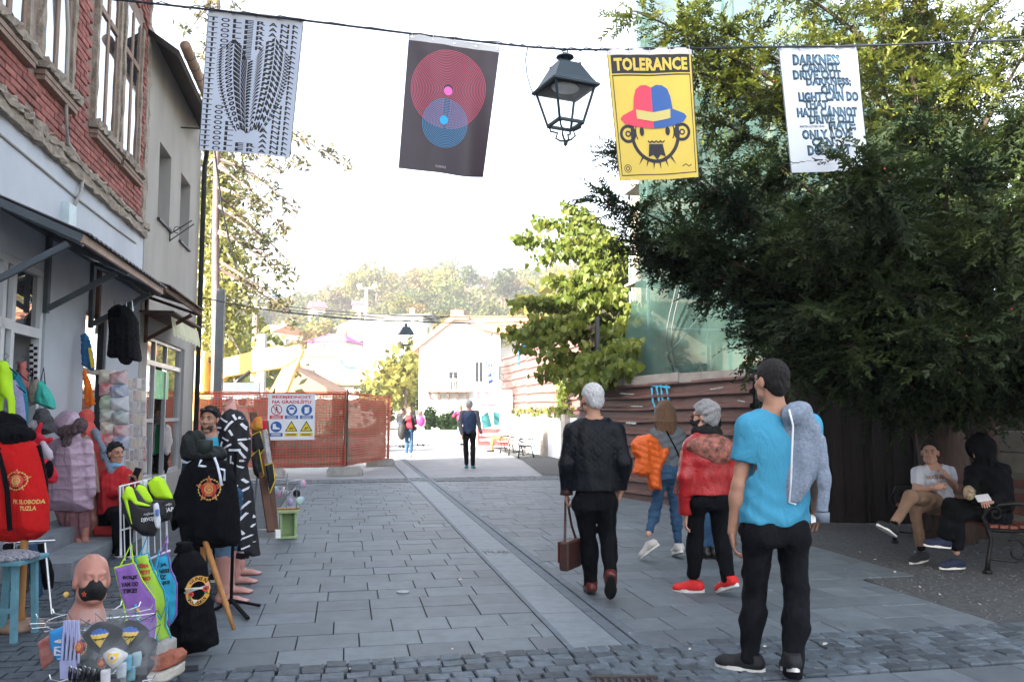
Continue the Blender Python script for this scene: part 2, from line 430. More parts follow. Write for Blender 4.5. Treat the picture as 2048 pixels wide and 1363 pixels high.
def print_on(name, items, target, c, X, Y, scale, mats, parent, off=.003, N=None, m=.06):
    """print laid on a curved garment: each point is carried onto its surface along the print's own normal"""
    bv = bvh_of(target); X = Vc(X).normalized(); Y = Vc(Y).normalized(); N = N or X.cross(Y).normalized(); c = Vc(c); V = []; Fs = []; mi = []; b = 0
    for V2, P, mt, lay in items:
        V2, T = subdiv2(V2, P, m); ok = []
        for x, y in V2:
            p = c + X * (x * scale) + Y * (y * scale); h = bv.ray_cast(p + N * .6, -N)
            ok.append(h[0] is not None); V.append((h[0] + N * (off * (1 + .6 * lay)) + h[1] * .001) if h[0] is not None else p)
        for t in T:
            if all(ok[i] for i in t): Fs.append(tuple(i + b for i in t)); mi.append(mt)
        b += len(V2)
    if not Fs: return None
    return fmesh(name, [tuple(v) for v in V], Fs, mats, parent, False, True, None, mi)
UW = -3.14
m_sand = M('joint_sand', (.035, .036, .038), .95, .3, 30, .3, 120)
m_slab = M('paving_slab', (.118, .142, .160), .6, .16, 7, .15, 90, rnd=.15, spec=.45, stain=.16)
m_sett = M('basalt_sett', (.08, .10, .118), .65, .35, 14, .5, 60, rnd=.4, bdist=.01)
m_asph = M('worn_asphalt', (.09, .12, .13), .85, .35, 3.5, .4, 150, bdist=.008)
m_grav = M('gravel', (.075, .08, .084), .95, .45, 22, .7, 90, bdist=.02)
m_chan = M('channel_concrete', (.195, .225, .25), .65, .14, 9, .15, 110)
m_kerb = M('kerb_stone', (.12, .145, .17), .7, .2, 8, .2, 80)
m_ground = M('ground_earth', (.16, .15, .12), .95, .3, .3, .2, 20)
fmesh('ground', [(-600, -40, -.06), (600, -40, -.06), (600, 560, -.06), (-600, 560, -.06)], [(0, 1, 2, 3)], m_ground, kind='structure')
def sheet(name, pts, z, mat):
    o = fmesh(name, [(p[0], p[1], z) for p in pts], [tuple(range(len(pts)))], mat, kind='structure'); return o
sheet('street_bed', [S(-3.2, -6), S(11, -6), S(11, 19.6), S(-3.2, 19.6)], -.03, m_sand)
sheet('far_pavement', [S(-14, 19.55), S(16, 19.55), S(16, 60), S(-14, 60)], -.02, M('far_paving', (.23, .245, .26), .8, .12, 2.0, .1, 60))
sheet('gravel_margin', [S(4.62, -2), S(11, -2), S(11, 12.4), S(5.6, 12.4), S(4.62, 6.5)], -.012, m_grav)
sheet('shop_side_pavement', [S(-3.2, -3), S(-1.02, -3), S(-1.02, 19.6), S(-3.2, 19.6)], -.012, M('shop_paving', (.05, .058, .066), .75, .35, 4, .45, 40, bdist=.01))
sheet('gravel_verge', [S(4.75, 19.8), S(5.6, 19.8), S(7.6, 24), S(8.2, 38), S(6.6, 38), S(5.6, 26)], -.008, m_grav)
paving = thing('paving', None, None); paving['kind'] = 'structure'
rowd, gap = .345, .007
def tile_me(w):
    mb = MB().box((0, 0, -.02), (w - gap, rowd - gap, .04)); o = mb.build('tile', m_slab, None, bevel=.0028); me = o.data; bpy.data.objects.remove(o); return me
tme = tile_me(.405); cnt = 0; stuffV, stuffF = MB(), None
tiles = []
for r in range(40):
    v = 5.22 + rowd * (r + .5)
    if v > 18.4: break
    off = random.choice([0, .1, .2, .27, .33])
    for (a, b) in ((-1.0, 1.42), (1.98, 4.62 + (.6 if v > 7 else 0))):
        u = a - off
        while u < b:
            u0, u1 = max(u, a), min(u + .405, b)
            if u1 - u0 > .06: tiles.append((v, u0, u1))
            u += .405
for r in range(4):
    v = 4.42 - rowd * (r + .5); u = 1.0 - random.choice([0, .15, .3])
    while u < 5.2:
        tiles.append((v, max(u, 1.0), u + .405)); u += .405
tiles.sort(key=lambda t: t[0] + abs(t[1] - 1) * .4)
n_t = 0; far = MB()
for v, u0, u1 in tiles:
    w = u1 - u0
    p = S((u0 + u1) / 2, v); z = random.uniform(-.0022, .0022)
    if n_t < 296 and p.y > 3.5:
        o = bpy.data.objects.new('tile', tme); C.objects.link(o); o.parent = paving; o.location = (p.x, p.y, z)
        o.rotation_euler = (random.uniform(-.004, .004), random.uniform(-.004, .004), YAW + (math.pi if random.random() < .5 else 0)); n_t += 1
        if w <= .4: o.scale = ((w - gap) / (.405 - gap), 1, 1)
    else: far.box((p.x, p.y, z - .02), (w - gap, rowd - gap, .04), (UX, UY, 0), (-UY, UX, 0))
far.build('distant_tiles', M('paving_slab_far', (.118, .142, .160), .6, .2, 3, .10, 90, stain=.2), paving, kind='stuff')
def sett_me(i):
    mb = MB(); r = random.Random(i); V = []
    for z, k in ((-.05, 1.0), (-.006, 1.0), (.004, .88)):
        V.append([((x * .0655 + r.uniform(-.006, .006)) * k, (y * .056 + r.uniform(-.005, .005)) * k, z + (r.uniform(-.003, .003) if z > -.01 else 0)) for x, y in ((-1, -1), (1, -1), (1, 1), (-1, 1))])
    P = V[0] + V[1] + V[2]
    mb.add(P, [(i0 + j, i0 + (j + 1) % 4, i0 + 4 + (j + 1) % 4, i0 + 4 + j) for i0 in (0, 4) for j in range(4)] + [(8, 9, 10, 11)])
    o = mb.build('sett', m_sett); me = o.data; bpy.data.objects.remove(o); return me
smes = [sett_me(i) for i in range(9)]
def sett_band(v0, v1, u0, u1, lim, name='sett_band', pieces=True):
    band = thing(name, None, None); band['kind'] = 'structure'; rest = MB(); n = 0; lst = []
    v = v0
    while v < v1:
        u = u0 + random.uniform(0, .1)
        while u < u1: lst.append((u + random.uniform(-.006, .006), v + .058 + random.uniform(-.007, .007))); u += .137
        v += .117
    lst.sort(key=lambda q: abs(q[0] - 1.8))
    for u, v in lst:
        p = S(u, v)
        if pieces and n < lim:
            o = bpy.data.objects.new('cobble', random.choice(smes)); C.objects.link(o); o.parent = band; o.location = (p.x, p.y, random.uniform(-.005, .003))
            o.rotation_euler = (random.uniform(-.025, .025), random.uniform(-.025, .025), YAW + random.choice([0, math.pi]) + random.uniform(-.05, .05)); n += 1
        else: rest.box((p.x, p.y, -.03 + random.uniform(-.005, .003)), (.124, .105, .06), (UX, UY, 0), (-UY, UX, 0))
    if rest.v: rest.build('small_cobbles', m_sett, band, kind='stuff')
sett_band(4.46, 5.2, -1.3, 4.9, 296)
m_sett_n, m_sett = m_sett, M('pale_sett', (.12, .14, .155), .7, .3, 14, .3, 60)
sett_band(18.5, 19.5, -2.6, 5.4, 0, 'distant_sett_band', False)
m_sett = m_sett_n
sett_band(5.2, 9.5, -3.1, -1.05, 0, 'shop_side_setts', False)
ch = thing('drainage_channel', None, None); ch['kind'] = 'structure'
v = 5.22
while v < 34:
    L_ = 1.0 if v < 20 else 3.5
    if 9.0 < v < 9.15: v += .1
    MB().sbox(1.47, 1.80, v, v + L_ - .008, -.05, -.005).build('channel_slab', m_chan, ch)
    MB().sbox(1.425, 1.464, v, v + L_ - .006, -.05, .002).build('edge_strip', m_kerb, ch)
    MB().sbox(1.806, 1.90, v, v + L_ - .006, -.05, -.004).build('edge_strip', m_kerb, ch)
    MB().sbox(1.906, 1.975, v, v + L_ - .006, -.05, .006).build('kerb_strip', m_kerb, ch)
    v += L_
db = MB(); r_ = random.Random(3)
for i in range(60):
    p = S(1.47 + r_.random() * .33, 8.98 + r_.gauss(0, .05), -.012); a = r_.random() * 6.3
    db.bar(p, p + Vc((cos(a) * .04, sin(a) * .04, .008)), .006)
solo('leaf_litter', db, M('dry_litter', (.07, .045, .025), .9), 'dry litter caught across the drainage channel', 'litter', kind='stuff')
p = G(806, 1184)
vc = MB().lathe([(.055, 0), (.055, .006), (.045, .008), (.0, .008)], (p.x, p.y, .003), 20)
solo('valve_cover', vc, M('cast_iron_light', (.28, .29, .3), .5, .4, 60, .5, 90, metal=.5), 'small round metal valve cover set in the paving slabs', 'cover')
gp = G(1255, 1376); gm = MB()
for i in range(9): gm.bar(gp + Vc((-.15 + i * .038, -.14, .008)), gp + Vc((-.15 + i * .038, .14, .008)), .016)
gm.bar(gp + Vc((-.19, -.15, .008)), gp + Vc((.19, -.15, .008)), .03); gm.bar(gp + Vc((-.19, .15, .008)), gp + Vc((.19, .15, .008)), .03)
solo('drain_grate', gm, M('rusty_iron', (.06, .05, .045), .7, .3, 20), 'iron drain grate at the edge of the cobble band', 'grate')
lt = MB(); r_ = random.Random(11)
for (px, py) in [(1700, 1160), (1797, 1161), (1840, 1175), (1690, 1140), (1790, 1145), (1650, 1290), (1610, 1285), (1530, 1295), (905, 1300), (940, 1310), (560, 1330), (820, 978), (920, 1160), (1190, 1238), (1260, 1268), (1690, 1250), (1750, 1120), (1720, 1105), (1830, 1105), (1500, 1290), (1380, 1300), (760, 1322), (700, 1340), (1880, 1190), (1960, 1210)]:
    p = G(px, py); a = r_.random() * 6.3; s = r_.uniform(.008, .02); x = Vc((cos(a), sin(a), r_.uniform(.0, .3))); y = Vc((-sin(a), cos(a), .15))
    lt.add([p + x * s + Vc((0, 0, .012)), p + y * s * .8 + Vc((0, 0, .016)), p - x * s + Vc((0, 0, .010)), p - y * s * .8 + Vc((0, 0, .012))], [(0, 1, 2, 3)])
solo('paper_scraps', lt, M('scrap', (.5, .46, .4), .9, .5, 40), 'scraps of paper and dry leaves scattered over the paving', 'litter', kind='stuff')
gv = MB(); r_ = random.Random(5)
for i in range(2600):
    u = r_.uniform(4.65, 8.2); v = r_.uniform(4.6, 11.5); p = S(u, v, -.008); s = r_.uniform(.006, .017)
    gv.add([p + Vc((s, 0, 0)), p + Vc((0, s, 0)), p + Vc((-s, 0, 0)), p + Vc((0, -s, 0)), p + Vc((s * .2, s * .1, s * .9))], [(0, 1, 4), (1, 2, 4), (2, 3, 4), (3, 0, 4)])
solo('gravel', gv, M('gravel_stones', (.10, .10, .10), .95, .5, 40), 'loose gravel and dirt along the right edge under the yew', 'gravel', kind='stuff')
m_plw = M('white_plaster', (.47, .50, .55), .85, .10, 1.2, .08, 40)
m_plg = M('grey_render', (.33, .31, .285), .9, .14, 1.2, .2, 45, stretch=(1, 1, .35))
m_brk = M('red_brick', (.29, .105, .09), .9, .3, 9, .4, 60, rnd=.26)
m_mort = M('mortar', (.27, .2, .17), .95, .3, 8, .5, 40)
m_crumb = M('crumbling_plaster', (.29, .245, .20), .95, .35, 7, .8, 30, bdist=.03)
m_wood = M('weathered_wood', (.26, .18, .14), .8, .25, 5, .3, 40, stretch=(6, 6, .6))
m_glass = M('window_glass', (.03, .035, .045), .03, 0, spec=1.0, ior=2.3, coat=1.0)
m_dark = M('dark_metal', (.03, .033, .038), .5, .2, 5)
m_steel = M('grey_steel_paint', (.07, .085, .10), .55, .15, 5)
m_inter = M('interior_dark', (.05, .05, .055), .9, .2, 2)
m_alu = M('white_frame', (.55, .57, .6), .5, .06, 3)
m_rust = M('brown_rust', (.12, .065, .04), .85, .4, 6, .3, 60)
VE = 13.6
bb = thing('brick_building', 'old two storey building with bare red brick upper floor and white shop front', 'building', S(UW, 10))
w = MB()
vd0, vd1 = vpx(22, UW), vpx(78, UW); vs0, vs1 = vpx(163, UW), vpx(207, UW)
w.sbox(UW - .3, UW, -9, 7.9, 0, 4.3); w.sbox(UW - .3, UW, 7.9, vd1 + .06, 3.0, 4.3)
w.sbox(UW - .3, UW, vd1 + .06, vs0, 0, 4.3); w.sbox(UW - .3, UW, vs0, vs1, 2.75, 4.3); w.sbox(UW - .3, UW, vs1, VE, 0, 4.3); w.sbox(UW - .3, UW, vs0, vs1, 0, .35)
w.build('wall', m_plw, bb)
MB().sbox(UW - 4.2, UW - 3.0, -9, VE, 0, 4.3).build('inner_wall', m_inter, bb)
MB().sbox(UW - 3.2, UW - .3, -9, VE, 4.2, 4.32).build('ceiling', m_inter, bb)
u0 = UW - .03
wz0, wz1 = 5.12, 7.35
wins = [(vpx(-40, UW), vpx(12, UW)), (9.04, 9.9), (10.87, 11.79), (12.1, 12.99)]
core = MB(); core.sbox(UW - .35, u0, -9, wins[0][0], 4.3, 8.3)
for i, (a, b) in enumerate(wins):
    nx = wins[i + 1][0] if i < 3 else VE
    core.sbox(UW - .35, u0, b, nx, 4.3, 8.3); core.sbox(UW - .35, u0, a, b, 4.3, wz0); core.sbox(UW - .35, u0, a, b, wz1, 8.3)
core.build('brick_backing', m_mort, bb)
def rough_box(mb, u0, u1, v0, v1, z0, z1, amp, n, seed):
    r = random.Random(seed); vsn = [v0 + (v1 - v0) * i / n for i in range(n + 1)]; V = []; Fs = []
    for i, v in enumerate(vsn):
        a = lambda: r.uniform(-amp, amp)
        V += [S(u0, v, z0 + a()), S(u1 + a(), v, z0 + a()), S(u1 + a(), v, (z0 + z1) / 2 + a()), S(u1 + a(), v, z1 + a()), S(u0, v, z1 + a())]
    for i in range(n):
        for j in range(5): Fs.append((i * 5 + j, i * 5 + (j + 1) % 5, i * 5 + 5 + (j + 1) % 5, i * 5 + 5 + j))
    Fs += [(0, 1, 2, 3, 4), tuple(n * 5 + j for j in (4, 3, 2, 1, 0))]
    mb.add(V, Fs)
for i, (a, b) in enumerate(wins):
    if i == 0: a = b - .8
    mb = MB(); c0, c1 = a - .09, b + .09
    r = random.Random(i)
    V = [];
    for (va, vb) in ((c0, a), (b, c1)):
        n = 14; Vv = []; Ff = []
        for k in range(n + 1):
            z = wz0 + (wz1 - wz0) * k / n; e = lambda: r.uniform(-.02, .02)
            Vv += [S(u0, va + (e() if va == c0 else 0), z), S(UW + .03 + e() * .4, va + (e() if va == c0 else 0), z), S(UW + .03 + e() * .4, vb + (e() if vb == c1 else 0), z), S(u0, vb, z)]
        for k in range(n):
            for j in range(4): Ff.append((k * 4 + j, k * 4 + (j + 1) % 4, k * 4 + 4 + (j + 1) % 4, k * 4 + 4 + j))
        mb.add(Vv, Ff)
    mb.build('window_surround', m_crumb, bb)
    sl = MB(); rough_box(sl, u0, UW + .11, c0 - .05, c1 + .05, wz0 - .1, wz0 - .0, .02, 16, i + 40); so = sl.build('window_sill', m_crumb, bb)
    s2 = MB(); s2.sbox(u0, UW + .08, c0 - .02, c1 + .02, wz0 - .17, wz0 - .12); s2.sbox(u0, UW + .07, c0, c1, wz0 - .22, wz0 - .172); s2.build('sill_moulding', m_wood, so)
    fr = MB(); uf = UW - .02
    fr.sbox(uf - .05, uf + .02, a, a + .07, wz0, wz1); fr.sbox(uf - .05, uf + .02, b - .07, b, wz0, wz1); fr.sbox(uf - .05, uf + .02, (a + b) / 2 - .045, (a + b) / 2 + .045, wz0, wz1)
    fr.sbox(uf - .05, uf + .02, a + .07, (a + b) / 2 - .045, wz0, wz0 + .08); fr.sbox(uf - .05, uf + .02, (a + b) / 2 + .045, b - .07, wz0, wz0 + .08)
    fr.sbox(uf - .05, uf + .03, a + .07, (a + b) / 2 - .045, wz0 + 1.5, wz0 + 1.58); fr.sbox(uf - .05, uf + .03, (a + b) / 2 + .045, b - .07, wz0 + 1.5, wz0 + 1.58)
    fo = fr.build('window', m_wood, bb)
    for (g0, g1) in ((a + .07, (a + b) / 2 - .045), ((a + b) / 2 + .045, b - .07)):
        MB().sbox(uf - .005, uf + .008, g0, g1, wz0 + .08, wz0 + 1.5).build('pane', m_glass, fo)
        MB().sbox(uf - .005, uf + .008, g0, g1, wz0 + 1.58, wz1).build('pane', m_glass, fo)
def proj(p):
    q = Vc(p) - Vc((0, 0, CH)); y = q.y * cos(PITCH) + q.z * sin(PITCH); z = -q.y * sin(PITCH) + q.z * cos(PITCH)
    return W2 + F * q.x / y, H2 - F * z / y
bl = []; z = 4.44; k = 0
while z < 8.2:
    v = 7.0 + (.13 if k % 2 else 0)
    while v < VE - .1:
        v1_ = min(v + .25, VE - .16 + (k % 2) * .1); ok = not any(a - .1 < v1_ and v < b + .1 and wz0 - .2 < z + .07 and z < wz1 + .2 for a, b in wins)
        x, y = proj(S(UW, v + .12, z))
        if ok and x > -15 and y > -25 and v1_ - v > .05: bl.append((v, v1_, z))
        v += .262
    z += .077; k += 1
ui = (UX, UY, 0); vi = (-UY, UX, 0)
bme = MB().box((0, 0, 0), (.04, .25, .066)).build('brick', m_brk, bevel=.006); bm_ = bme.data; bpy.data.objects.remove(bme)
bl.sort(key=lambda q: q[0]); rest = MB(); r = random.Random(4)
bbl = Vc(bb.location)
for i, (v, v1_, z) in enumerate(bl):
    if r.random() < .02: continue
    p = S(u0 + .008 + r.uniform(-.005, .008), (v + v1_) / 2, z + .035)
    if i < 298:
        o = bpy.data.objects.new('brick', bm_); C.objects.link(o); o.parent = bb; o.location = p - bbl; o.rotation_euler = (0, r.uniform(-.02, .02), YAW + r.uniform(-.015, .015)); o.scale = (1, (v1_ - v) / .25, 1)
    else: rest.box(p, (.04, v1_ - v, .066), ui, vi)
rest.build('distant_bricks', M('red_brick_far', (.29, .105, .09), .9, .45, 7, .35, 70), bb, kind='stuff')
lg = MB(); rough_box(lg, UW - .01, UW + .07, 6, VE, 4.22, 4.34, .02, 60, 3); rough_box(lg, UW - .01, UW + .09, 6, VE, 4.34, 4.42, .022, 90, 9); lg.build('crumbling_ledge', m_crumb, bb)
ed = MB(); rough_box(ed, UW - .06, UW + .02, VE - .16, VE - .01, 4.43, 8.2, .0, 1, 3)
n = 30; Vv = []; Ff = []; r = random.Random(8)
for k in range(n + 1):
    z = 4.43 + 3.8 * k / n; Vv += [S(u0, VE - .2 + r.uniform(-.04, .04), z), S(UW + .015 + r.uniform(-.02, .02), VE - .18 + r.uniform(-.03, .03), z), S(UW + .02 + r.uniform(-.02, .02), VE - .02, z)]
for k in range(n):
    for j in range(2): Ff.append((k * 3 + j, k * 3 + j + 1, k * 3 + j + 4, k * 3 + j + 3))
MB().add(Vv, Ff).build('corner_plaster', m_crumb, bb)
cb = MB(); pts = [onU(x, y, UW + .05) for x, y in ((133, -20), (136, 60), (133, 150), (132, 230), (136, 285), (158, 320), (166, 345), (162, 385), (148, 412))]
cb.tube(pts, .022, 8); cb.build('conduit', M('grey_conduit', (.33, .32, .3), .6), bb, smooth=True)
cb = MB(); cb.tube([onU(0, 268, UW + .012), onU(90, 343, UW + .012), onU(152, 395, UW + .012), onU(225, 452, UW + .012), onU(272, 486, UW + .012)], .012, 6); cb.build('cable', m_plg, bb)
bx = MB(); p = onU(128, 440, UW); vv = toS(p)[1]; bx.sbox(UW, UW + .08, vv - .1, vv + .16, 3.5, 3.85); bx.build('junction_box', M('pale_box', (.5, .6, .63), .5), bb)
rf = MB(); rf.add([S(UW + .45, -9.3, 8.2), S(UW + .45, VE, 8.2), S(UW - 4.2, VE, 11.3), S(UW - 4.2, -9.3, 11.3), S(UW - 9, VE, 8.2), S(UW - 9, -9.3, 8.2)], [(0, 1, 2, 3), (3, 2, 4, 5), (1, 4, 2), (0, 3, 5), (0, 5, 4, 1)])
rf.build('roof', m_wood, bb)
for i in range(4): MB().sbox(UW - .02, UW + .36, VE - .35 - i * .55, VE - .25 - i * .55, 8.02, 8.16).build('rafter', m_wood, bb)
sd = MB(); uf = UW - .06
for px in (2, 22, 78): v = vpx(px, UW); sd.sbox(uf - .04, uf + .04, v - .04, v + .04, .2, 3.0)
sd.sbox(uf - .04, uf + .04, 7.9, vd0 - .04, 2.3, 2.4); sd.sbox(uf - .04, uf + .04, vd0 + .04, vd1 - .04, 2.28, 2.38); sd.sbox(uf - .04, uf + .04, 7.9, vd1, 2.93, 3.0)
sdo = sd.build('shop_front', m_alu, bb)
MB().sbox(uf - .012, uf - .004, vd0 + .04, vd1 - .04, 2.38, 2.93).build('pane', m_glass, sdo); MB().sbox(uf - .012, uf - .004, 7.2, vd0 - .04, .3, 2.93).build('pane', m_glass, sdo)
sw = MB()
for v in (vs0 + .03, vs1 - .03): sw.sbox(uf - .04, uf + .04, v - .03, v + .03, .35, 2.75)
sw.sbox(uf - .04, uf + .04, vs0 + .06, vs1 - .06, 2.0, 2.06); swo = sw.build('shop_window', m_dark, bb); MB().sbox(uf - .01, uf, vs0 + .06, vs1 - .06, .35, 2.75).build('pane', m_glass, swo)
MB().sbox(UW, UW + .75, 8.2, 11.2, 0, .16).build('doorstep', M('step_concrete', (.2, .22, .24), .85, .2, 5, .2), bb)
MB().sbox(UW, UW + .38, 8.2, 11.2, .16, .32).build('doorstep', M('step_concrete', (.2, .22, .24)), bb)
def awning(name, label, v0, v1, wid, zi, zo, fas, sheetm, gr):
    t = thing(name, label, 'awning', S(UW + wid / 2, (v0 + v1) / 2, zo), group=gr)
    mb = MB(); n = int((v1 - v0) / .075); V = []; Fs = []
    for i in range(n + 1):
        v = v0 + (v1 - v0) * i / n; h = .018 if i % 2 else 0
        V += [S(UW + .01, v, zi + h), S(UW + wid + .06, v, zo + h - .02), S(UW + .01, v, zi + h - .012), S(UW + wid + .06, v, zo + h - .032)]
    for i in range(n): b = i * 4; Fs += [(b, b + 1, b + 5, b + 4), (b + 2, b + 6, b + 7, b + 3), (b + 1, b + 3, b + 7, b + 5)]
    mb.add(V, Fs).build('roof_sheet', sheetm, t)
    MB().bar(S(UW + wid, v0, zo - .06), S(UW + wid, v1, zo - .06), .03, .075).build('front_rail', fas, t)
    MB().bar(S(UW + .03, v0, zi - .06), S(UW + .03, v1, zi - .06), .05, .05).build('wall_rail', m_steel, t)
    MB().bar(S(UW, v0, zi - .05), S(UW + wid, v0, zo - .06), .035, .07).build('end_rail', m_steel, t)
    k = max(2, int((v1 - v0) / 1.5) + 1)
    for i in range(k):
        v = v0 + .06 + (v1 - v0 - .12) * i / (k - 1)
        mb = MB(); mb.bar(S(UW + .03, v, zo - .55), S(UW + .03, v, zi - .06), .05); mb.bar(S(UW + .05, v, zi - .09), S(UW + wid, v, zo - .1), .045); mb.bar(S(UW + .05, v, zo - .5), S(UW + wid * .85, v, zo - .1), .045, .055)
        mb.build('bracket', m_steel if fas is not m_rust else m_rust, t)
    return t
m_fas = M('salmon_wood', (.42, .3, .24), .8, .15, 4)
awning('awning', 'long corrugated shop awning with salmon wooden front rail above the clothes stall', 7.8, 11.05, .83, 3.45, 3.1, m_fas, M('dark_sheet', (.06, .06, .065), .6, .3, 5), 'corrugated awnings over the shop fronts')
awning('awning', 'shorter brown corrugated awning where the brick wall meets the grey house', 11.2, 13.9, .83, 3.42, 3.16, m_rust, M('brown_sheet', (.10, .07, .055), .75, .4, 5), 'corrugated awnings over the shop fronts')
VG = 18.3
gb = thing('grey_house', 'two storey grey rendered house with deep set windows and dark eaves', 'house', S(UW, 16))
gw = [(14.42, 15.35), (16.25, 17.2)]; gz0, gz1 = 4.75, 6.05; z_e = 7.65
sv0, sv1 = vpx(289, UW), vpx(364, UW)
w = MB()
cuts = [VE, gw[0][0], gw[0][1], gw[1][0], gw[1][1], VG]
for i in range(5):
    if i % 2 == 0: w.sbox(UW - .35, UW + .01, cuts[i], cuts[i + 1], 3.1, z_e)
    else: w.sbox(UW - .35, UW + .01, cuts[i], cuts[i + 1], 3.1, gz0); w.sbox(UW - .35, UW + .01, cuts[i], cuts[i + 1], gz1, z_e)
w.sbox(UW - .35, UW + .01, VE, sv0, 0, 3.1); w.sbox(UW - .35, UW + .01, sv1, VG, 0, 3.1); w.sbox(UW - .35, UW + .01, sv0, sv1, 0, .42); w.sbox(UW - .35, UW + .01, sv0, sv1, 2.75, 3.1)
w.sbox(UW - 9, UW - .35, VG - .35, VG, 0, z_e); w.sbox(UW - 4, UW - 3.8, VE, VG - .35, 0, 7); w.build('wall', m_plg, gb)
for a, b in gw:
    uf = UW - .22; fr = MB(); fr.sbox(uf - .05, uf + .02, a, a + .06, gz0, gz1); fr.sbox(uf - .05, uf + .02, b - .06, b, gz0, gz1); fr.sbox(uf - .05, uf + .02, (a + b) / 2 - .04, (a + b) / 2 + .04, gz0, gz1); fr.sbox(uf - .05, uf + .02, a + .06, b - .06, gz0, gz0 + .06); fr.sbox(uf - .05, uf + .02, a + .06, b - .06, gz1 - .06, gz1)
    fo = fr.build('window', m_alu, gb); MB().sbox(uf - .03, uf - .02, a, b, gz0, gz1).build('pane', m_glass, fo)
    MB().sbox(UW - .2, UW + .06, a - .03, b + .03, gz0 - .04, gz0 - .002).build('sill', m_dark, fo)
rf = MB(); zo = 7.22
rf.add([S(UW + .46, VE - .2, zo), S(UW + .46, 16.6, zo), S(UW - .1, VG + .1, z_e + .1), S(UW - 4.5, VG + .1, 10.6), S(UW - 4.5, VE - .2, 10.6), S(UW - 9.5, VE - .2, zo), S(UW - 9.5, VG + .1, zo),
        S(UW + .46, VE - .2, zo - .12), S(UW + .46, 16.6, zo - .12), S(UW - .1, VG + .1, z_e - .02), S(UW - .1, VE - .2, z_e - .02)],
       [(0, 1, 2, 3, 4), (4, 3, 6, 5), (7, 10, 9, 8), (0, 7, 8, 1), (1, 8, 9, 2), (0, 4, 10, 7)])
rf.build('roof', M('eaves_board', (.05, .04, .035), .8, .3, 6), gb)
gt = MB(); gt.tube([S(UW + .56, VE - .25, zo + .06), S(UW + .56, 16.0, zo + .05)], .085, 10); g_o = gt.build('gutter', M('copper_brown', (.32, .2, .14), .45, .12, 4), gb, smooth=True)
mb = MB()
for i in range(6): mb.tube([S(UW + .56, VE + .1 + i * .42, zo + .06), S(UW + .56, VE + .13 + i * .42, zo + .06)], .093, 10)
mb.build('bracket', m_dark, g_o)
dp = MB(); dp.tube([S(UW + .62, 16.5, zo - .1), S(UW + .2, VG - .35, z_e - .45), S(UW + .1, VG - .1, z_e - .9), S(UW + .1, VG - .1, 0)], .05, 10); dp.build('downpipe', m_dark, gb, smooth=True)
mb = MB(); mb.tube([onU(362, 255, UW + .02), onU(362, 255, UW + .02) + Vc((.55, .1, 0))], .015, 6); mb.build('iron_bar', m_dark, gb)
p = onU(340, 470, UW + .02); mb = MB(); q = p + Vc((UX * .4, UY * .4, .22))
mb.tube([p + Vc((0, 0, -.12)), p + Vc((0, 0, .12))], .012, 6); mb.tube([p + Vc((0, 0, -.1)), q], .011, 6); mb.tube([p + Vc((0, 0, .02)), p + Vc((UX * .36, UY * .36, .28))], .011, 6)
mb.tube([p + Vc((UX * (.12 + .06 * cos(t)), UY * (.12 + .06 * cos(t)), .1 + .06 * sin(t))) for t in np.linspace(0, 5, 10)], .008, 5)
solo('wrought_bracket', mb, m_dark, 'wrought iron scroll bracket fixed to the grey wall below a window', 'bracket')
sf = thing('shop_glazing', 'aluminium glazed shop front with an open doorway in the grey house', 'shop front', S(UW, 16, .42))
uf = UW - .08; dv0, dv1 = vpx(312, UW), vpx(335, UW)
mb = MB()
for v in (sv0 + .03, dv0, dv1, sv1 - .03): mb.sbox(uf - .03, uf + .04, v - .03, v + .03, .42, 2.75)
for (a, b) in ((sv0 + .06, dv0 - .03), (dv0 + .03, dv1 - .03), (dv1 + .03, sv1 - .06)): mb.sbox(uf - .03, uf + .04, a, b, 2.3, 2.38); mb.sbox(uf - .03, uf + .04, a, b, 2.7, 2.75)
for (a, b) in ((sv0 + .06, dv0 - .03), (dv1 + .03, sv1 - .06)): mb.sbox(uf - .03, uf + .04, a, b, .42, .48); mb.sbox(uf - .03, uf + .04, a, b, 1.35, 1.41)
mb.build('frame', M('aluminium', (.45, .46, .47), .4, .08, 3, metal=.3), sf)
for (a, b) in ((sv0 + .06, dv0 - .03), (dv1 + .03, sv1 - .06)):
    for z0, z1 in ((.48, 1.35), (1.41, 2.3), (2.38, 2.7)): MB().sbox(uf - .005, uf + .003, a, b, z0, z1).build('pane', m_glass, sf)
MB().sbox(uf - .005, uf + .003, dv0 + .03, dv1 - .03, 2.38, 2.7).build('pane', m_glass, sf)
MB().sbox(UW - 2.5, UW - 2.4, VE, VG - .4, 0, 3).build('back_wall', m_inter, sf)
mb = MB(); a, b = vpx(333, UW + .45), vpx(389, UW + .45); zt = 2.98
mb.add([S(UW + .02, a, zt + .12), S(UW + .02, b, zt + .12), S(UW + .45, b, zt), S(UW + .45, a, zt)], [(0, 1, 2, 3)])
ca = thing('canvas_awning', 'short cream canvas awning with scalloped fringe over the grey house shop', 'awning', S(UW + .2, (a + b) / 2, zt - .3))
MB().bar(S(UW + .25, a, zt + .09), S(UW + .25, b, zt + .09), .5, .03).build('cover', m_rust, ca)
m_canv = M('cream_canvas', (.62, .6, .42), .9, .12, 5)
mb = MB(); n = 48; V = []; Fs = []
for i in range(n + 1):
    v = a + (b - a) * i / n; V += [S(UW + .46, v, zt + .02), S(UW + .5 + .012 * sin(i * 1.1), v, zt - .2), S(UW + .5 + .012 * sin(i * 1.1), v, zt - .25 - .035 * abs(sin(i * math.pi / 3)))]
for i in range(n): Fs += [(i * 3, i * 3 + 3, i * 3 + 4, i * 3 + 1), (i * 3 + 1, i * 3 + 4, i * 3 + 5, i * 3 + 2)]
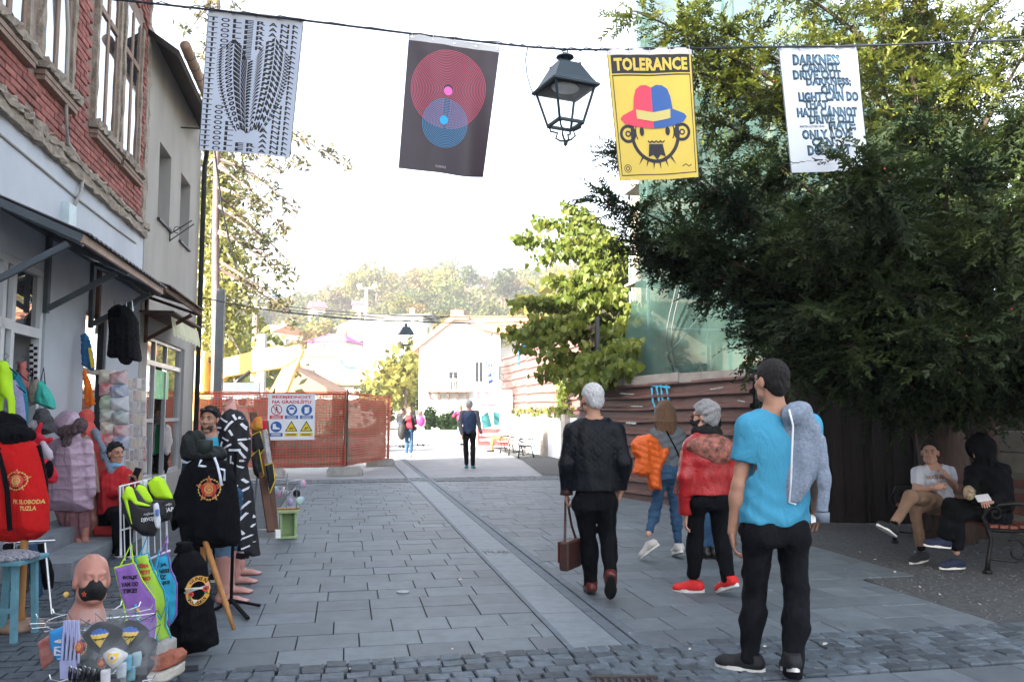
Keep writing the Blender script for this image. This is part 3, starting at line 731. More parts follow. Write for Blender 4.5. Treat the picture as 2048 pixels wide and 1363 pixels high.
mb.add(V, Fs).build('valance', m_canv, ca)
mb = MB(); mb.sbox(uf + .006, uf + .009, dv0 + .05, dv1 + .35, 1.75, 2.25); solo('green_poster', mb, M('green_paper', (.25, .62, .3), .6, .3, 6), 'green poster stuck on the glass of the grey house shop', 'poster')
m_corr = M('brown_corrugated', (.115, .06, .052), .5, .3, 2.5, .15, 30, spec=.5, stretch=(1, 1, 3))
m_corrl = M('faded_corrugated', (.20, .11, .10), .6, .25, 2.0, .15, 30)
m_plank = M('grey_plank', (.26, .24, .22), .9, .2, 5, .3, 40)
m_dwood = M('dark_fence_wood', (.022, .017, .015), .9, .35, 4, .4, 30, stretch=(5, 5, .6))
def corr_fence(name, label, P0, P1, z0, z1, rib, mat, group, seed, nb=0, cat='fence'):
    """metal sheets with ribs running along the fence, overlapping panel by panel"""
    P0, P1 = Vc(P0), Vc(P1); d = (P1 - P0); L_ = d.length; d.normalize(); nrm = Vc((d.y, -d.x, 0))
    if nrm.dot(Vc((0, 0, 0)) - P0) < 0: nrm = -nrm
    t = thing(name, label, cat, (P0 + P1) / 2, group=group)
    r = random.Random(seed); n = max(1, round(L_ / 2.6)); nr = round((z1 - z0) / rib)
    for k in range(n):
        V = []; Fs = []; a0 = L_ * k / n - .05; a1 = L_ * (k + 1) / n + .05; dz = r.uniform(-.03, .03); m = 14; pf = []
        for i in range(nr):
            zb = z0 + dz + i * rib
            pf += [(zb, 0), (zb + rib * .5, 0), (zb + rib * .64, .07), (zb + rib * .82, .07), (zb + rib * .97, 0)]
        ph = r.uniform(0, 6)
        for j in range(m + 1):
            s = a0 + (a1 - a0) * j / m; wob = .006 * sin(s * 1.7 + ph) + .004 * sin(s * 4.1 + ph)
            sag = .02 * sin(s * .9 + seed)
            for z, o in pf:
                dent = .03 * math.exp(-((s - a0 - .9) / .2) ** 2) if z > z1 - .4 and seed % 2 else 0
                V.append(P0 + d * s + nrm * (o + wob * .5 + .004 * (k % 2) - dent) + Vc((0, 0, z + sag + wob * .4)))
        q = len(pf)
        for j in range(m):
            for i in range(q - 1): Fs.append((j * q + i, (j + 1) * q + i, (j + 1) * q + i + 1, j * q + i + 1))
        MB().add(V, Fs).build('metal_sheet', mat, t)
    for k in range(n + 1):
        p = P0 + d * min(max(L_ * k / n, .05), L_ - .05) - nrm * .07; MB().bar(p + Vc((0, 0, 0)), p + Vc((0, 0, z1)), .08).build('post', m_dark, t)
    if nb:
        for k in range(nb):
            a = P0 + d * (L_ * k / nb + .01) + nrm * .045; b = P0 + d * (L_ * (k + 1) / nb - .01) + nrm * .045; e = r.uniform(-.015, .015)
            MB().bar(a + Vc((0, 0, z1 + .06 + e)), b + Vc((0, 0, z1 + .06 + r.uniform(-.02, .02))), .035, .15).build('top_plank', m_plank, t)
    return t, P0, d, nrm
FA, FB = G(1507, 1036), G(1233, 992)
FB2 = FB + (FB - FA).normalized() * 1.2
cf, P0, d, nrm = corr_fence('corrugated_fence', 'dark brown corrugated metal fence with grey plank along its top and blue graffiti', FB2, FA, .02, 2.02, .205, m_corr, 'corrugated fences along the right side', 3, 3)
m_blue = M('blue_spray', (.06, .40, .62), .7, .2, 12); m_pale = M('pale_spray', (.4, .5, .5), .8)
def on_fence(px, py, off=.07):
    r_ = ray(px, py); o = Vc((0, 0, CH)); t_ = (P0 + nrm * off - o).dot(nrm) / r_.dot(nrm); return o + r_ * t_
for i, (strk, w_, m_) in enumerate([([(1303, 775), (1306, 806)], 6, 0), ([(1312, 768), (1318, 802)], 6, 0), ([(1321, 766), (1325, 800)], 6, 0), ([(1332, 768), (1337, 800)], 6, 0), ([(1298, 770), (1340, 774)], 4, 0), ([(1308, 806), (1312, 832)], 5, 0),
        ([(1240, 786), (1268, 788)], 2, 1), ([(1262, 812), (1285, 812)], 2, 1), ([(1420, 778), (1446, 774)], 2, 1), ([(1252, 845), (1272, 846)], 4, 1), ([(1475, 800), (1490, 803)], 2, 1)]):
    a, b = on_fence(*strk[0]), on_fence(*strk[1]); Y = a.y; wd = w_ / F * Y
    dv = (b - a).normalized(); sd_ = dv.cross(nrm); n = 8; r = random.Random(i); V = []
    for k in range(n + 1):
        p = a.lerp(b, k / n); ww = wd * r.uniform(.6, 1.2) / 2; V += [p + sd_ * ww, p - sd_ * ww]
    MB().add(V, [(2 * k, 2 * k + 1, 2 * k + 3, 2 * k + 2) for k in range(n)]).build('graffiti', [m_blue, m_pale][m_], cf)
FC, FD = Vc((2.3, 25.5, 0)), Vc((-.45, 39, 0))
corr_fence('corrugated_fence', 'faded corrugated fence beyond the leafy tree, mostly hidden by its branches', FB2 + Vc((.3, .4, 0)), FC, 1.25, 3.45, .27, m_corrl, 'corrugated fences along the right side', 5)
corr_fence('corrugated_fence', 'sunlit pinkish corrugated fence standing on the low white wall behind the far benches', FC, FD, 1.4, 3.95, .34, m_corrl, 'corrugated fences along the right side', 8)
wl = thing('low_wall', 'low white rendered wall with grey block pillars under the far corrugated fence', 'wall', (FC + FD) / 2)
dd = (FD - FC).normalized(); nn = Vc((-dd.y, dd.x, 0)); nn = nn if nn.dot(-FC) > 0 else -nn
mb = MB(); mb.bar(FC + nn * .15 + Vc((0, 0, .68)), FD + nn * .15 + Vc((0, 0, .68)), .3, 1.36); mb.bar(FB2 + Vc((.3, .4, .62)), FC + Vc((0, 0, .62)), .3, 1.22); mb.build('wall', m_plw, wl)
for k in range(5):
    p = FC.lerp(FD, .08 + k * .21) + nn * .22; MB().box(p + Vc((0, 0, .72)), (.5, .5, 1.5), dd, nn).build('pillar', m_plank, wl)
m_net = M('green_net', (.085, .16, .14), .8, .25, 1.3, .0, translucent=.5, transp=.28, spec=.03)
m_pole = M('scaffold_green', (.05, .22, .2), .5, .1, 5); m_polb = M('scaffold_steel', (.2, .25, .27), .5)
sc = thing('netted_scaffold', 'scaffolding wrapped in translucent green debris netting behind the brown fence', 'scaffold', (6, 17, 0))
N0, N1 = Vc((2.65, 16.3, 0)), Vc((10.2, 18.0, 0)); nd = (N1 - N0); nL = nd.length; nd.normalize(); nq = Vc((nd.y, -nd.x, 0))
def netsheet(s0, s1, z0, z1, seed, flare=0.0, off=0.0):
    r = np.random.default_rng(seed); n, m = 40, 60; V = [];
    ph = r.uniform(0, 6, 6)
    for j in range(m + 1):
        for i in range(n + 1):
            s = s0 + (s1 - s0) * i / n; z = z0 + (z1 - z0) * j / m; fl = max(0, 1 - (z - z0) / 3.2) ** 1.6 * flare * (1 - i / n)
            bulge = .10 * sin(s * 1.6 + ph[0]) * sin(z * .8 + ph[1]) + .05 * sin(s * 4 + z * 1.3 + ph[2]) + .02 * sin(s * 9 - z * 2 + ph[3])
            p = N0 + nd * (s - fl) + nq * (off + bulge * .8 + fl * .6); V.append((p.x, p.y, z + .03 * sin(s * 2 + ph[4])))
    F_ = [(j * (n + 1) + i, j * (n + 1) + i + 1, (j + 1) * (n + 1) + i + 1, (j + 1) * (n + 1) + i) for j in range(m) for i in range(n)]
    fmesh('net', V, np.array(F_), m_net, sc, True, True)
netsheet(-.1, 2.1, 1.9, 10.4, 1, .75); netsheet(2.0, 4.4, 2.6, 10.5, 2, 0, .06); netsheet(4.3, 6.6, 2.2, 10.4, 3, 0, .02)
SDV = Vc((.26, .966, 0))
def side():
    n, m = 16, 40; V = []
    for j in range(m + 1):
        for i in range(n + 1):
            z = 1.9 + 8.5 * j / m; p = N0 + SDV * (i / n * 5) - nd * (.06 * sin(i * 1.1 + z)); V.append((p.x, p.y, z))
    fmesh('net', V, np.array([(j * (n + 1) + i, j * (n + 1) + i + 1, (j + 1) * (n + 1) + i + 1, (j + 1) * (n + 1) + i) for j in range(m) for i in range(n)]), m_net, sc, True, True)
side()
for k in range(5):
    p = N0 + nd * (.15 + k * 1.78) - nq * .2; MB().tube([p, p + Vc((0, 0, 11))], .03, 8).build('pole', m_pole if k % 2 else m_polb, sc)
    q = p - nq * 1.0; MB().tube([q, q + Vc((0, 0, 10))], .03, 8).build('pole', m_polb, sc)
for z in (2.2, 4.2, 6.2, 8.2):
    MB().tube([N0 - nq * .2 + Vc((0, 0, z + 1)), N1 - nq * .2 + Vc((0, 0, z + 1))], .025, 6).build('rail', m_polb, sc)
    MB().box(N0.lerp(N1, .5) - nq * .7 + Vc((0, 0, z)), (nL, .9, .05), nd, nq).build('deck', m_plank, sc)
for k in range(3):
    a = N0 + nd * (.15 + k * 1.78) - nq * .24; MB().tube([a + Vc((0, 0, 2.2 + k * 1.3)), a + nd * 1.78 + Vc((0, 0, 4.2 + k * 1.3))], .022, 6).build('brace', m_polb, sc)
rb = MB()
for k in range(2):
    rb.tube([N0 + nd * (.55 + .1 * k + .25 * sin(i * .5) * (i / 12)) + nq * .22 + Vc((0, 0, 5.6 - i * .27)) for i in range(13)], .012, 5)
rb.build('rope', m_dark, sc)
m_conc_r = M('old_concrete', (.3, .29, .27), .9)
hb = thing('house_under_repair', 'pale house under repair standing behind the green netted scaffolding', 'house', (6.5, 20, 0))
hp = N0 - nq * 1.6 + nd * .4; mb = MB()
for k in range(5):
    a = nd * (k * 1.7)
    mb.box(hp + a + nd * .35 + Vc((0, 0, 4.6)), (.75, .3, 9.2), nd, nq)
    for z0, z1 in ((0, 1.2), (2.6, 4.0), (5.5, 6.8), (8.4, 9.2)): mb.box(hp + a + nd * 1.21 + Vc((0, 0, (z0 + z1) / 2)), (.96, .3, z1 - z0), nd, nq)
mb.build('wall', M('old_cream_plaster', (.5, .45, .36), .9, .2, 2, .1, 30), hb)
for k in range(4):
    for z0, z1 in ((1.2, 2.6), (4.0, 5.5), (6.8, 8.4)): MB().box(hp + nd * (k * 1.7 + 1.21) - nq * .08 + Vc((0, 0, (z0 + z1) / 2)), (.94, .04, z1 - z0 - .02), nd, nq).build('window', m_glass, hb)
a = hp + nd * .1 + Vc((0, 0, 9.2)); MB().prism([a, a + nd * 8, a + nd * 8 + SDV * 6, a + SDV * 6 + nd * .5], Vc((0, 0, .3))).build('roof', m_conc_r, hb)
DA, DB = G(1507, 1040) + Vc((.1, -.1, 0)), Vc((8.5, 11.0, 0))
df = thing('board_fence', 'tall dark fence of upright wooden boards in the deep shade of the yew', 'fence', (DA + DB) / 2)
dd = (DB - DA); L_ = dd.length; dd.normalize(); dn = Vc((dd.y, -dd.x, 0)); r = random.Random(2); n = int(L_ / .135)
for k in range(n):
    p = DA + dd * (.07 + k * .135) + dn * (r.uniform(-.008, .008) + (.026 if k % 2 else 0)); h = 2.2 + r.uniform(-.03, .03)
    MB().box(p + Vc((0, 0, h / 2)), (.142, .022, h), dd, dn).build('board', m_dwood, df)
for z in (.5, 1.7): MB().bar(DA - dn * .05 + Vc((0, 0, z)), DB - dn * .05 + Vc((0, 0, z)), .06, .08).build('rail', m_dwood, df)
sw_ = thing('stone_wall', 'low wall of pale weathered stone blocks behind the bench', 'wall', S(8.6, 8, 0))
r = random.Random(9)
for k in range(3):
    v = 9.6 - (.35 if k % 2 else 0)
    while v > 5.6:
        l_ = r.uniform(.7, 1.1); MB().sbox(8.2 + r.uniform(0, .02), 8.55, v - l_ + .012, v, .5 + k * .26, .75 + k * .26).build('stone', M('pale_stone', (.2, .19, .165), .9, .25, 4, .3, 40, rnd=.15), sw_); v -= l_
MB().sbox(8.25, 8.5, 5.5, 9.7, 0, .49).build('footing', M('pale_stone', ()), sw_)
m_iron = M('black_cast_iron', (.012, .012, .013), .45, .2, 20, .2, 60, metal=.3)
m_slat = M('red_brown_slat', (.16, .045, .03), .6, .2, 5, .2, 40)
m_slatw = M('white_slat', (.55, .55, .52), .7, .1, 5)
def scroll(c, x, z, r0, t0, t1, turns, n=20): return [c + x * (r0 * (1 - .75 * i / n) * cos(t0 + (t1 - t0) * turns * i / n)) + z * (r0 * (1 - .75 * i / n) * sin(t0 + (t1 - t0) * turns * i / n)) for i in range(n + 1)]
def bench(label, loc, rz, L_, slm, ends=True):
    """local: x along the bench, y forward (sitters look to +y)"""
    t = thing('park_bench', label, 'bench', loc, rz, 'cast iron park benches')
    X, Y, Z = Vc((1, 0, 0)), Vc((0, 1, 0)), Vc((0, 0, 1))
    for s in (-1, 1):
        o = X * (s * (L_ / 2 - .06)); mb = MB()
        mb.tube([o + Y * .26, o + Y * .25 + Z * .12, o + Y * .21 + Z * .3, o + Y * .24 + Z * .42, o + Y * .28 + Z * .52, o + Y * .22 + Z * .63, o - Y * .05 + Z * .645, o - Y * .2 + Z * .62], [.03, .022, .02, .026, .022, .022, .02, .018], 8)
        mb.tube([o - Y * .28, o - Y * .24 + Z * .15, o - Y * .18 + Z * .4, o - Y * .23 + Z * .62, o - Y * .30 + Z * .86], [.03, .022, .022, .02, .016], 8)
        mb.tube([o + Y * .24 + Z * .40, o + Z * .385, o - Y * .18 + Z * .395], .02, 8)
        mb.tube(scroll(o + Y * .16 + Z * .55, Y, Z, .075, 0, 6.28, 1.4), .011, 6); mb.tube(scroll(o - Y * .02 + Z * .2, Y, Z, .12, 1.0, 6.28, 1.2), .011, 6)
        mb.tube([o - Y * .24 + Z * .15, o + Z * .1, o + Y * .25 + Z * .13], .012, 6)
        for q in (.26, -.28): mb.lathe([(.045, 0), (.04, .02), (.02, .03)], o + Y * q, 10)
        mb.build('bench_end', m_iron, t, world=False, smooth=True)
    for i in range(5):
        MB().box(Vc((0, -.17 + i * .095, .425 + .012 * abs(i - 2) * .5)), (L_, .075, .026)).build('seat_slat', slm, t, world=False)
    for i in range(3):
        MB().box(Vc((0, -.215 - i * .03, .55 + i * .125)), (L_, .024, .085), Y=(0, .96, .27), Z=(0, -.27, .96)).build('back_slat', slm, t, world=False)
    return t
BN = Vc((4.74, 8.88, 0)); BRZ = math.pi / 2 + R(1)
bench('cast iron bench with red brown slats in the dark under the yew', BN, BRZ, 1.95, m_slat)
bdir = (FD - FC).normalized(); brz = math.atan2(bdir.y, bdir.x)
b1 = G(1085, 905); bench('white slatted bench by the low wall, nearer of the two far benches', FC.lerp(FD, .28) + nn * 1.25, brz, 1.8, m_slatw)
bench('white slatted bench by the low wall with a resting person, farther of the two', FC.lerp(FD, .52) + nn * 1.25, brz, 1.8, m_slatw)
m_yew = M('yew_needles', (.005, .016, .009), .6, .5, 1.1, 0, col2=(.045, .068, .016), translucent=.3, spec=.3)
m_bark = M('yew_bark', (.07, .045, .035), .9, .3, 9, .6, 30, stretch=(2, 2, .5))
YT = Vc((5.15, 10.0, 0))
yew = thing('yew_tree', 'large dark yew tree whose sunlit top and heavy boughs overhang the right side', 'tree', YT)
r = random.Random(21)
ends = [(1268, 22, 8.6), (1330, 120, 8.8), (1395, 40, 9.0), (1215, 392, 8.4), (1250, 300, 8.8), (1245, 470, 8.6), (1330, 520, 9.0), (1400, 555, 8.6), (1490, 660, 8.2), (1560, 735, 7.8), (1350, 470, 8.0), (1450, 420, 8.2),
        (1400, 230, 9.4), (1470, 150, 9.6), (1450, 330, 9.0), (1410, 360, 7.9), (1630, 450, 7.2), (1600, 610, 7.0), (1712, 322, 6.3), (1735, 350, 6.2), (1690, 690, 7.2), (1760, 560, 6.8), (1840, 650, 6.7), (1930, 700, 6.6), (2050, 660, 6.4),
        (1800, 430, 6.9), (1900, 330, 7.0), (2030, 420, 6.6), (2120, 560, 6.2), (1820, 240, 7.6), (1930, 150, 8.0), (2060, 220, 7.4), (1750, 120, 8.8), (1800, -20, 9.2), (1880, 30, 9.4), (2000, -40, 9.4), (2080, 60, 8.6), (1620, 70, 9.8), (1560, -30, 10), (1700, -120, 9.8),
        (1560, 330, 8.8), (1600, 220, 9.4), (2160, 330, 7.0), (2200, 120, 8.0), (1480, 520, 9.4), (2200, 700, 6.4), (1880, 530, 7.6), (1660, 740, 8.3), (1780, 745, 8.0), (1960, 590, 7.9), (1950, 420, 8.2), (1740, 430, 8.8), (1540, 480, 7.6), (1510, 600, 9.0),
        (1840, 330, 8.6), (1760, 300, 8.4), (1900, 240, 8.4), (2000, 320, 8.0), (1400, 470, 8.9), (1290, 500, 8.9), (1620, 560, 8.4), (1700, 620, 8.0), (1850, 720, 7.6), (2000, 740, 7.4), (1940, 640, 7.2),
        (2300, 500, 6.6), (2350, 250, 7.4), (2400, 620, 8.5), (2250, 560, 9.0), (2100, 650, 9.5), (1950, 690, 10.5), (1800, 690, 11), (1650, 680, 11), (2500, 400, 8), (2150, 450, 10.5), (2000, 480, 11.2), (1850, 500, 11.5), (1700, 520, 11.5), (2300, 100, 9.5), (2420, 60, 8), (2550, 650, 6), (2400, 700, 5.4), (2200, 200, 11)]  # off-view boughs added to the right and behind, blocking sky light
sp_o, sp_d, sp_n, sp_s = [], [], [], []
br = MB()
trk = MB(); trk.tube([YT, YT + Vc((.05, 0, .8)), YT + Vc((-.05, .05, 2.0)), YT + Vc((.1, 0, 3.6)), YT + Vc((0, .1, 5.6)), YT + Vc((.05, 0, 8.2))], [.36, .28, .25, .2, .13, .03], 12)
trk.tube([YT + Vc((.5, .3, 0)), YT + Vc((.7, .2, 1.5)), YT + Vc((.9, -.2, 3.4)), YT + Vc((1.3, -.5, 6))], [.2, .17, .12, .03], 10)
trk.build('trunk', m_bark, yew, smooth=True)
lit_sp = ([], [], [], [])
def add_spray(o, d_, n_, s, young=False):  # young: spray gets the painted sunlit tint
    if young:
        for l_, v_ in zip(lit_sp, (tuple(o), tuple(d_), tuple(n_), s)): l_.append(v_)
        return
    sp_o.append(tuple(o)); sp_d.append(tuple(d_)); sp_n.append(tuple(n_)); sp_s.append(s)
for (px, py, Y) in ends:
    E = at(px, py, Y); base = YT + Vc((0, 0, max(1.4, E.z - r.uniform(.3, 1.5) - .15 * (E - YT).length)))
    base.z = min(base.z, 7.2); mid = base.lerp(E, .55) + Vc((0, 0, r.uniform(.1, .45))); pts = []
    for i in range(15):
        t = i / 14; pts.append(base * (1 - t) ** 2 + mid * 2 * t * (1 - t) + E * t * t)
    br.tube(pts, [.042 * (1 - i / 15) + .005 for i in range(15)], 5, cap=False)
    Lb = (E - base).length
    for k in range(int(52 * Lb / 3.2) + 16):
        t = .12 + .88 * r.random() ** .8; i = min(int(t * 14), 13); p = pts[i].lerp(pts[i + 1], t * 14 - i); dv = (pts[i + 1] - pts[i]).normalized()
        side = Vc((r.gauss(0, 1), r.gauss(0, 1), r.gauss(-.1, .45))).normalized(); sd = (dv * r.uniform(.4, 1.0) + side * .9).normalized()
        ln = r.uniform(.15, .52) * (1.15 - .6 * t); tw = [p, p + sd * ln * .5 + Vc((0, 0, .02)), p + sd * ln + Vc((0, 0, -.09 * ln))]
        if r.random() < .12: br.tube(tw, [.008, .006, .002], 3, cap=False)
        for q in range(5):
            f = r.uniform(.1, 1); o = tw[0].lerp(tw[1], f * 2) if f < .5 else tw[1].lerp(tw[2], f * 2 - 1)
            d2 = (sd + Vc((r.gauss(0, .55), r.gauss(0, .55), r.gauss(-.42, .36)))).normalized()
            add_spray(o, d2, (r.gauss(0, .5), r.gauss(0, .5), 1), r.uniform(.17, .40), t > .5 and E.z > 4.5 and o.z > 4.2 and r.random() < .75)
br.build('branches', m_bark, yew)
def sprays(name, O, D, Nn, Sz, pairs, nl, nw, mat, parent, ang=.95, jitter=.25):
    """feathered shoots: each needle is its own narrow blade"""
    O, D, Nn, Sz = np.array(O), np.array(D), np.array(Nn), np.array(Sz); n = len(O)
    X = np.cross(D, Nn); X /= np.linalg.norm(X, axis=1)[:, None] + 1e-9; U = np.cross(X, D)
    V = [];
    for k in range(pairs):
        f = (k + .6) / pairs
        for s in (-1, 1):
            jit = rng.normal(0, jitter, (n, 3)); a = ang * (1 - .45 * f); ln = (nl * (1 - .35 * f) * Sz)[:, None]
            b = O + D * (Sz * f)[:, None]; dr = D * cos(a) + X * (s * sin(a)) + U * .12 + jit; dr /= np.linalg.norm(dr, axis=1)[:, None]
            wv = np.cross(dr, U + jit * .8); wv /= np.linalg.norm(wv, axis=1)[:, None] + 1e-9; w = (nw * Sz)[:, None]
            V.append(np.stack([b - wv * w * .35, b + wv * w * .35, b + dr * ln * .7 + wv * w * .5, b + dr * ln, b + dr * ln * .7 - wv * w * .5], 1))
    V.append(np.stack([O - X * .004, O + X * .004, O + D * Sz[:, None] + X * .001, O + D * Sz[:, None] * 1.08, O + D * Sz[:, None] - X * .001], 1))
    V = np.stack(V, 1).reshape(-1, 3); m = len(V) // 5; b = np.arange(m)[:, None] * 5
    Fq = np.concatenate([b + np.array([[0, 1, 2, 4]]), b + np.array([[2, 3, 4, 4]])], 0)
    q = b + np.array([[0, 1, 2, 4]]); t3 = b + np.array([[2, 3, 4]])
    Fs = np.concatenate([q[:, [0, 1, 2]], q[:, [0, 2, 3]], t3])
    return fmesh(name, V, Fs, mat, parent, False, True, 'stuff')
print('yew sprays', len(sp_o))
sprays('needles', sp_o, sp_d, sp_n, sp_s, 9, .21, .058, m_yew, yew, 1.0, .3)
sprays('sunlit_tint_shoots', *lit_sp, 9, .21, .058, M('sunlit_tint_needles', (.075, .105, .016), .55, .4, 1.5, 0, col2=(.17, .18, .025), translucent=.4), yew, 1.0, .3)  # brighter needle copy, painting sunlight into the crown top
bm_ = MB(); r = random.Random(6)
for i in range(260):
    k = r.randrange(len(sp_o)); p = Vc(sp_o[k]) + Vc(sp_d[k]) * sp_s[k] * .6; bm_.ball(p, .009, 5, 4)
bm_.build('berries', M('yew_berry', (.6, .05, .03), .4), yew, kind='stuff')
dup(yew, YT + Vc((4.6, .9, 0)), 2.4, 'second yew added mostly out of view to shade the right side')  # yew copy added mainly out of view to darken the right side
m_leaf = M('heart_leaf', (.075, .13, .02), .5, .3, 3, 0, col2=(.19, .20, .03), translucent=.5, spec=.4)
LT = Vc((3.1, 20.5, 0)); lf = thing('leafy_tree', 'bushy tree with drooping branches of heart shaped yellow green leaves over the fence', 'tree', LT)
r = random.Random(31); tk = MB(); tk.tube([LT, LT + Vc((-.1, 0, 1.5)), LT + Vc((0, -.1, 3.2)), LT + Vc((.2, 0, 5.4))], [.13, .11, .09, .03], 9); tk.build('trunk', m_bark, lf, smooth=True)
le = [(1030, 470, 20), (1075, 440, 21), (1080, 512, 19.5), (1030, 600, 18.5), (1018, 662, 17.8), (1040, 690, 17.8), (1100, 560, 19), (1120, 640, 18), (1090, 742, 17.2), (1150, 765, 15.0), (1205, 755, 14.6), (1255, 690, 15.4), (1270, 610, 17), (1280, 560, 18), (1200, 480, 20),
      (1140, 440, 22), (1180, 600, 18), (1220, 540, 19), (1170, 690, 17.4), (1240, 640, 17.2), (1100, 700, 17.5), (1150, 500, 20), (1260, 500, 20), (1190, 560, 18.5), (1140, 590, 18.3), (1230, 590, 17.8), (1210, 660, 17), (1120, 480, 20.5), (1275, 640, 16.8), (1160, 545, 19),
      (1130, 410, 22), (1110, 665, 17.6), (1240, 735, 14.5), (1195, 720, 15.0), (1225, 700, 15), (1170, 735, 15.5), (1080, 600, 18.6), (1060, 640, 18)]
LO, LD, LS, LN = [], [], [], []; brm = MB()
for (px, py, Y) in le:
    E = at(px, py, Y); base = LT + Vc((0, 0, min(max(1.8, E.z + r.uniform(-.9, .4)), 5.2))); mid = base.lerp(E, .5) + Vc((0, 0, r.uniform(.25, .6))); pts = [base * (1 - i / 12) ** 2 + mid * 2 * (i / 12) * (1 - i / 12) + E * (i / 12) ** 2 for i in range(13)]
    brm.tube(pts, [.022 * (1 - i / 13) + .004 for i in range(13)], 5, cap=False); Lb = (E - base).length
    for k in range(int(Lb * 95)):
        t = r.random() ** .65; i = min(int(t * 12), 11); p = pts[i].lerp(pts[i + 1], t * 12 - i); o = p + Vc((r.gauss(0, .13), r.gauss(0, .13), r.gauss(-.03, .08)))
        LO.append(tuple(o)); LD.append((r.gauss(0, .45), r.gauss(0, .45), -1)); LN.append((r.gauss(0, 1), r.gauss(0, 1), r.gauss(.2, .4))); LS.append(r.uniform(.09, .17))
brm.build('branches', m_bark, lf)
def leaves(name, O, D, Nn, Sz, shape, mat, parent, kind='stuff'):
    O, D, Nn, Sz = np.array(O), np.array(D, float), np.array(Nn, float), np.array(Sz); D /= np.linalg.norm(D, axis=1)[:, None]
    X = np.cross(D, Nn); X /= np.linalg.norm(X, axis=1)[:, None] + 1e-9; U = np.cross(X, D); k = len(shape)
    V = np.stack([O + (X * a + D * b + U * c) * Sz[:, None] for a, b, c in shape], 1).reshape(-1, 3); b = np.arange(len(O))[:, None] * k
    T = np.concatenate([b + np.array([[0, i, i + 1]]) for i in range(1, k - 1)])
    return fmesh(name, V, T, mat, parent, False, True, kind)
HEART = [(0, 0, 0), (.28, -.08, .07), (.48, .15, .12), (.40, .5, .10), (0, 1.05, -.02), (-.40, .5, .10), (-.48, .15, .12), (-.28, -.08, .07)]
leaves('leaf_mass', LO, LD, LN, LS, HEART, m_leaf, lf)
cr_o, cr_d, cr_n, cr_s = [], [], [], []; r = random.Random(12)
for i in range(900):
    s = r.gauss(.14, .02) if i % 3 else r.uniform(.02, .9); z = r.uniform(1.3, 3.4) if i % 3 else r.uniform(1.35, 1.75)
    p = FC.lerp(FD, s) + nn * (.2 + r.random() * .15); cr_o.append((p.x, p.y, z)); cr_d.append((r.gauss(0, .5), r.gauss(0, .5), -1)); cr_n.append((nn.x + r.gauss(0, .5), nn.y + r.gauss(0, .5), .3)); cr_s.append(r.uniform(.08, .15))
cp = leaves('creeper', cr_o, cr_d, cr_n, cr_s, HEART, m_leaf, None, None); tag(cp, 'yellow green creeper hanging over the sunlit corrugated fence', 'creeper')
m_orange = M('orange_mesh', (.62, .085, .04), .6, .15, 8, translucent=.2)
m_cloth = M('dusty_sheet', (.17, .125, .085), .9, .5, 1.6, translucent=.25, transp=.06)
m_conc = M('concrete', (.36, .35, .33), .9, .2, 5, .3, 40)
m_white = M('white_paint', (.80, .80, .78), .7, .05, 2)
def site_panel(label, a, b, h, seed, zb=.28):
    a, b = Vc(a), Vc(b); d = (b - a); L_ = d.length; d.normalize(); n_ = Vc((d.y, -d.x, 0)); n_ = n_ if n_.dot(-a) > 0 else -n_
    t = thing('site_fence', label, 'fence', (a + b) / 2, group='orange mesh fences round the building site'); up = Vc((0, 0, 1))
    MB().tube([a, a + up * (h + .12)], .022, 8).build('post', m_rust, t); MB().tube([b, b + up * (h + .06)], .022, 8).build('post', m_rust, t)
    for z in (zb, h): MB().tube([a + up * z, b + up * z], .016, 6).build('rail', m_rust, t)
    r = random.Random(seed); ph = r.uniform(0, 6)
    def P(s, z): return a + d * s + n_ * (.03 + .025 * sin(s * 2.1 + ph) + .02 * sin(z * 3 + s)) + up * (z + .02 * sin(s * 1.3 + ph) * (1 if z > 1 else .4))
    mb = MB(); nx = int(L_ / .075); nz = int((h - zb + .08) / .062); w = .0085
    for i in range(nx + 1):
        s = L_ * i / nx; pts = [P(s, zb - .06 + (h - zb + .08) * j / 10) for j in range(11)]
        V = [];
        for p in pts: V += [p - d * w, p + d * w]
        mb.add(V, [(2 * j, 2 * j + 1, 2 * j + 3, 2 * j + 2) for j in range(10)])
    for k in range(nz + 1):
        z = zb - .06 + (h - zb + .08) * k / nz; m = max(6, int(L_ * 3)); V = []
        for j in range(m + 1): p = P(L_ * j / m, z) + n_ * .003; V += [p - up * w * 1.25, p + up * w * 1.25]
        mb.add(V, [(2 * j, 2 * j + 1, 2 * j + 3, 2 * j + 2) for j in range(m)])
    mb.build('mesh_net', m_orange, t)
    m = 14; V = []
    for j in range(7):
        for i in range(m + 1): s = L_ * i / m; V.append(a + d * s - n_ * (.12 + .05 * sin(i * 1.3 + j + ph)) + up * (zb - .1 + (h - zb - .02 * (i % 3)) * j / 6))
    fmesh('dust_sheet', V, np.array([(j * (m + 1) + i, j * (m + 1) + i + 1, (j + 1) * (m + 1) + i + 1, (j + 1) * (m + 1) + i) for j in range(6) for i in range(m)]), m_cloth, t, True, True)
    return t, P, d, n_
f0, f1, f2, f3 = G(385, 950), G(542, 952), G(688, 948), G(776, 930)
site_panel('orange mesh site fence panel beside the grey house, behind the vendor', f0, f1, 1.98, 1)
pt, PP, fd, fn = site_panel('orange mesh site fence panel carrying the white safety sign', f1 + Vc((.03, 0, 0)), f2, 1.98, 2)
site_panel('short orange mesh site fence panel angled back at the street corner', f2 + Vc((.05, .05, 0)), f3, 1.98, 3)
site_panel('narrow orange mesh panel closing the far end of the site', f3 + Vc((-.02, .05, 0)), f3 + Vc((-.38, 2.6, 0)), 1.9, 4)
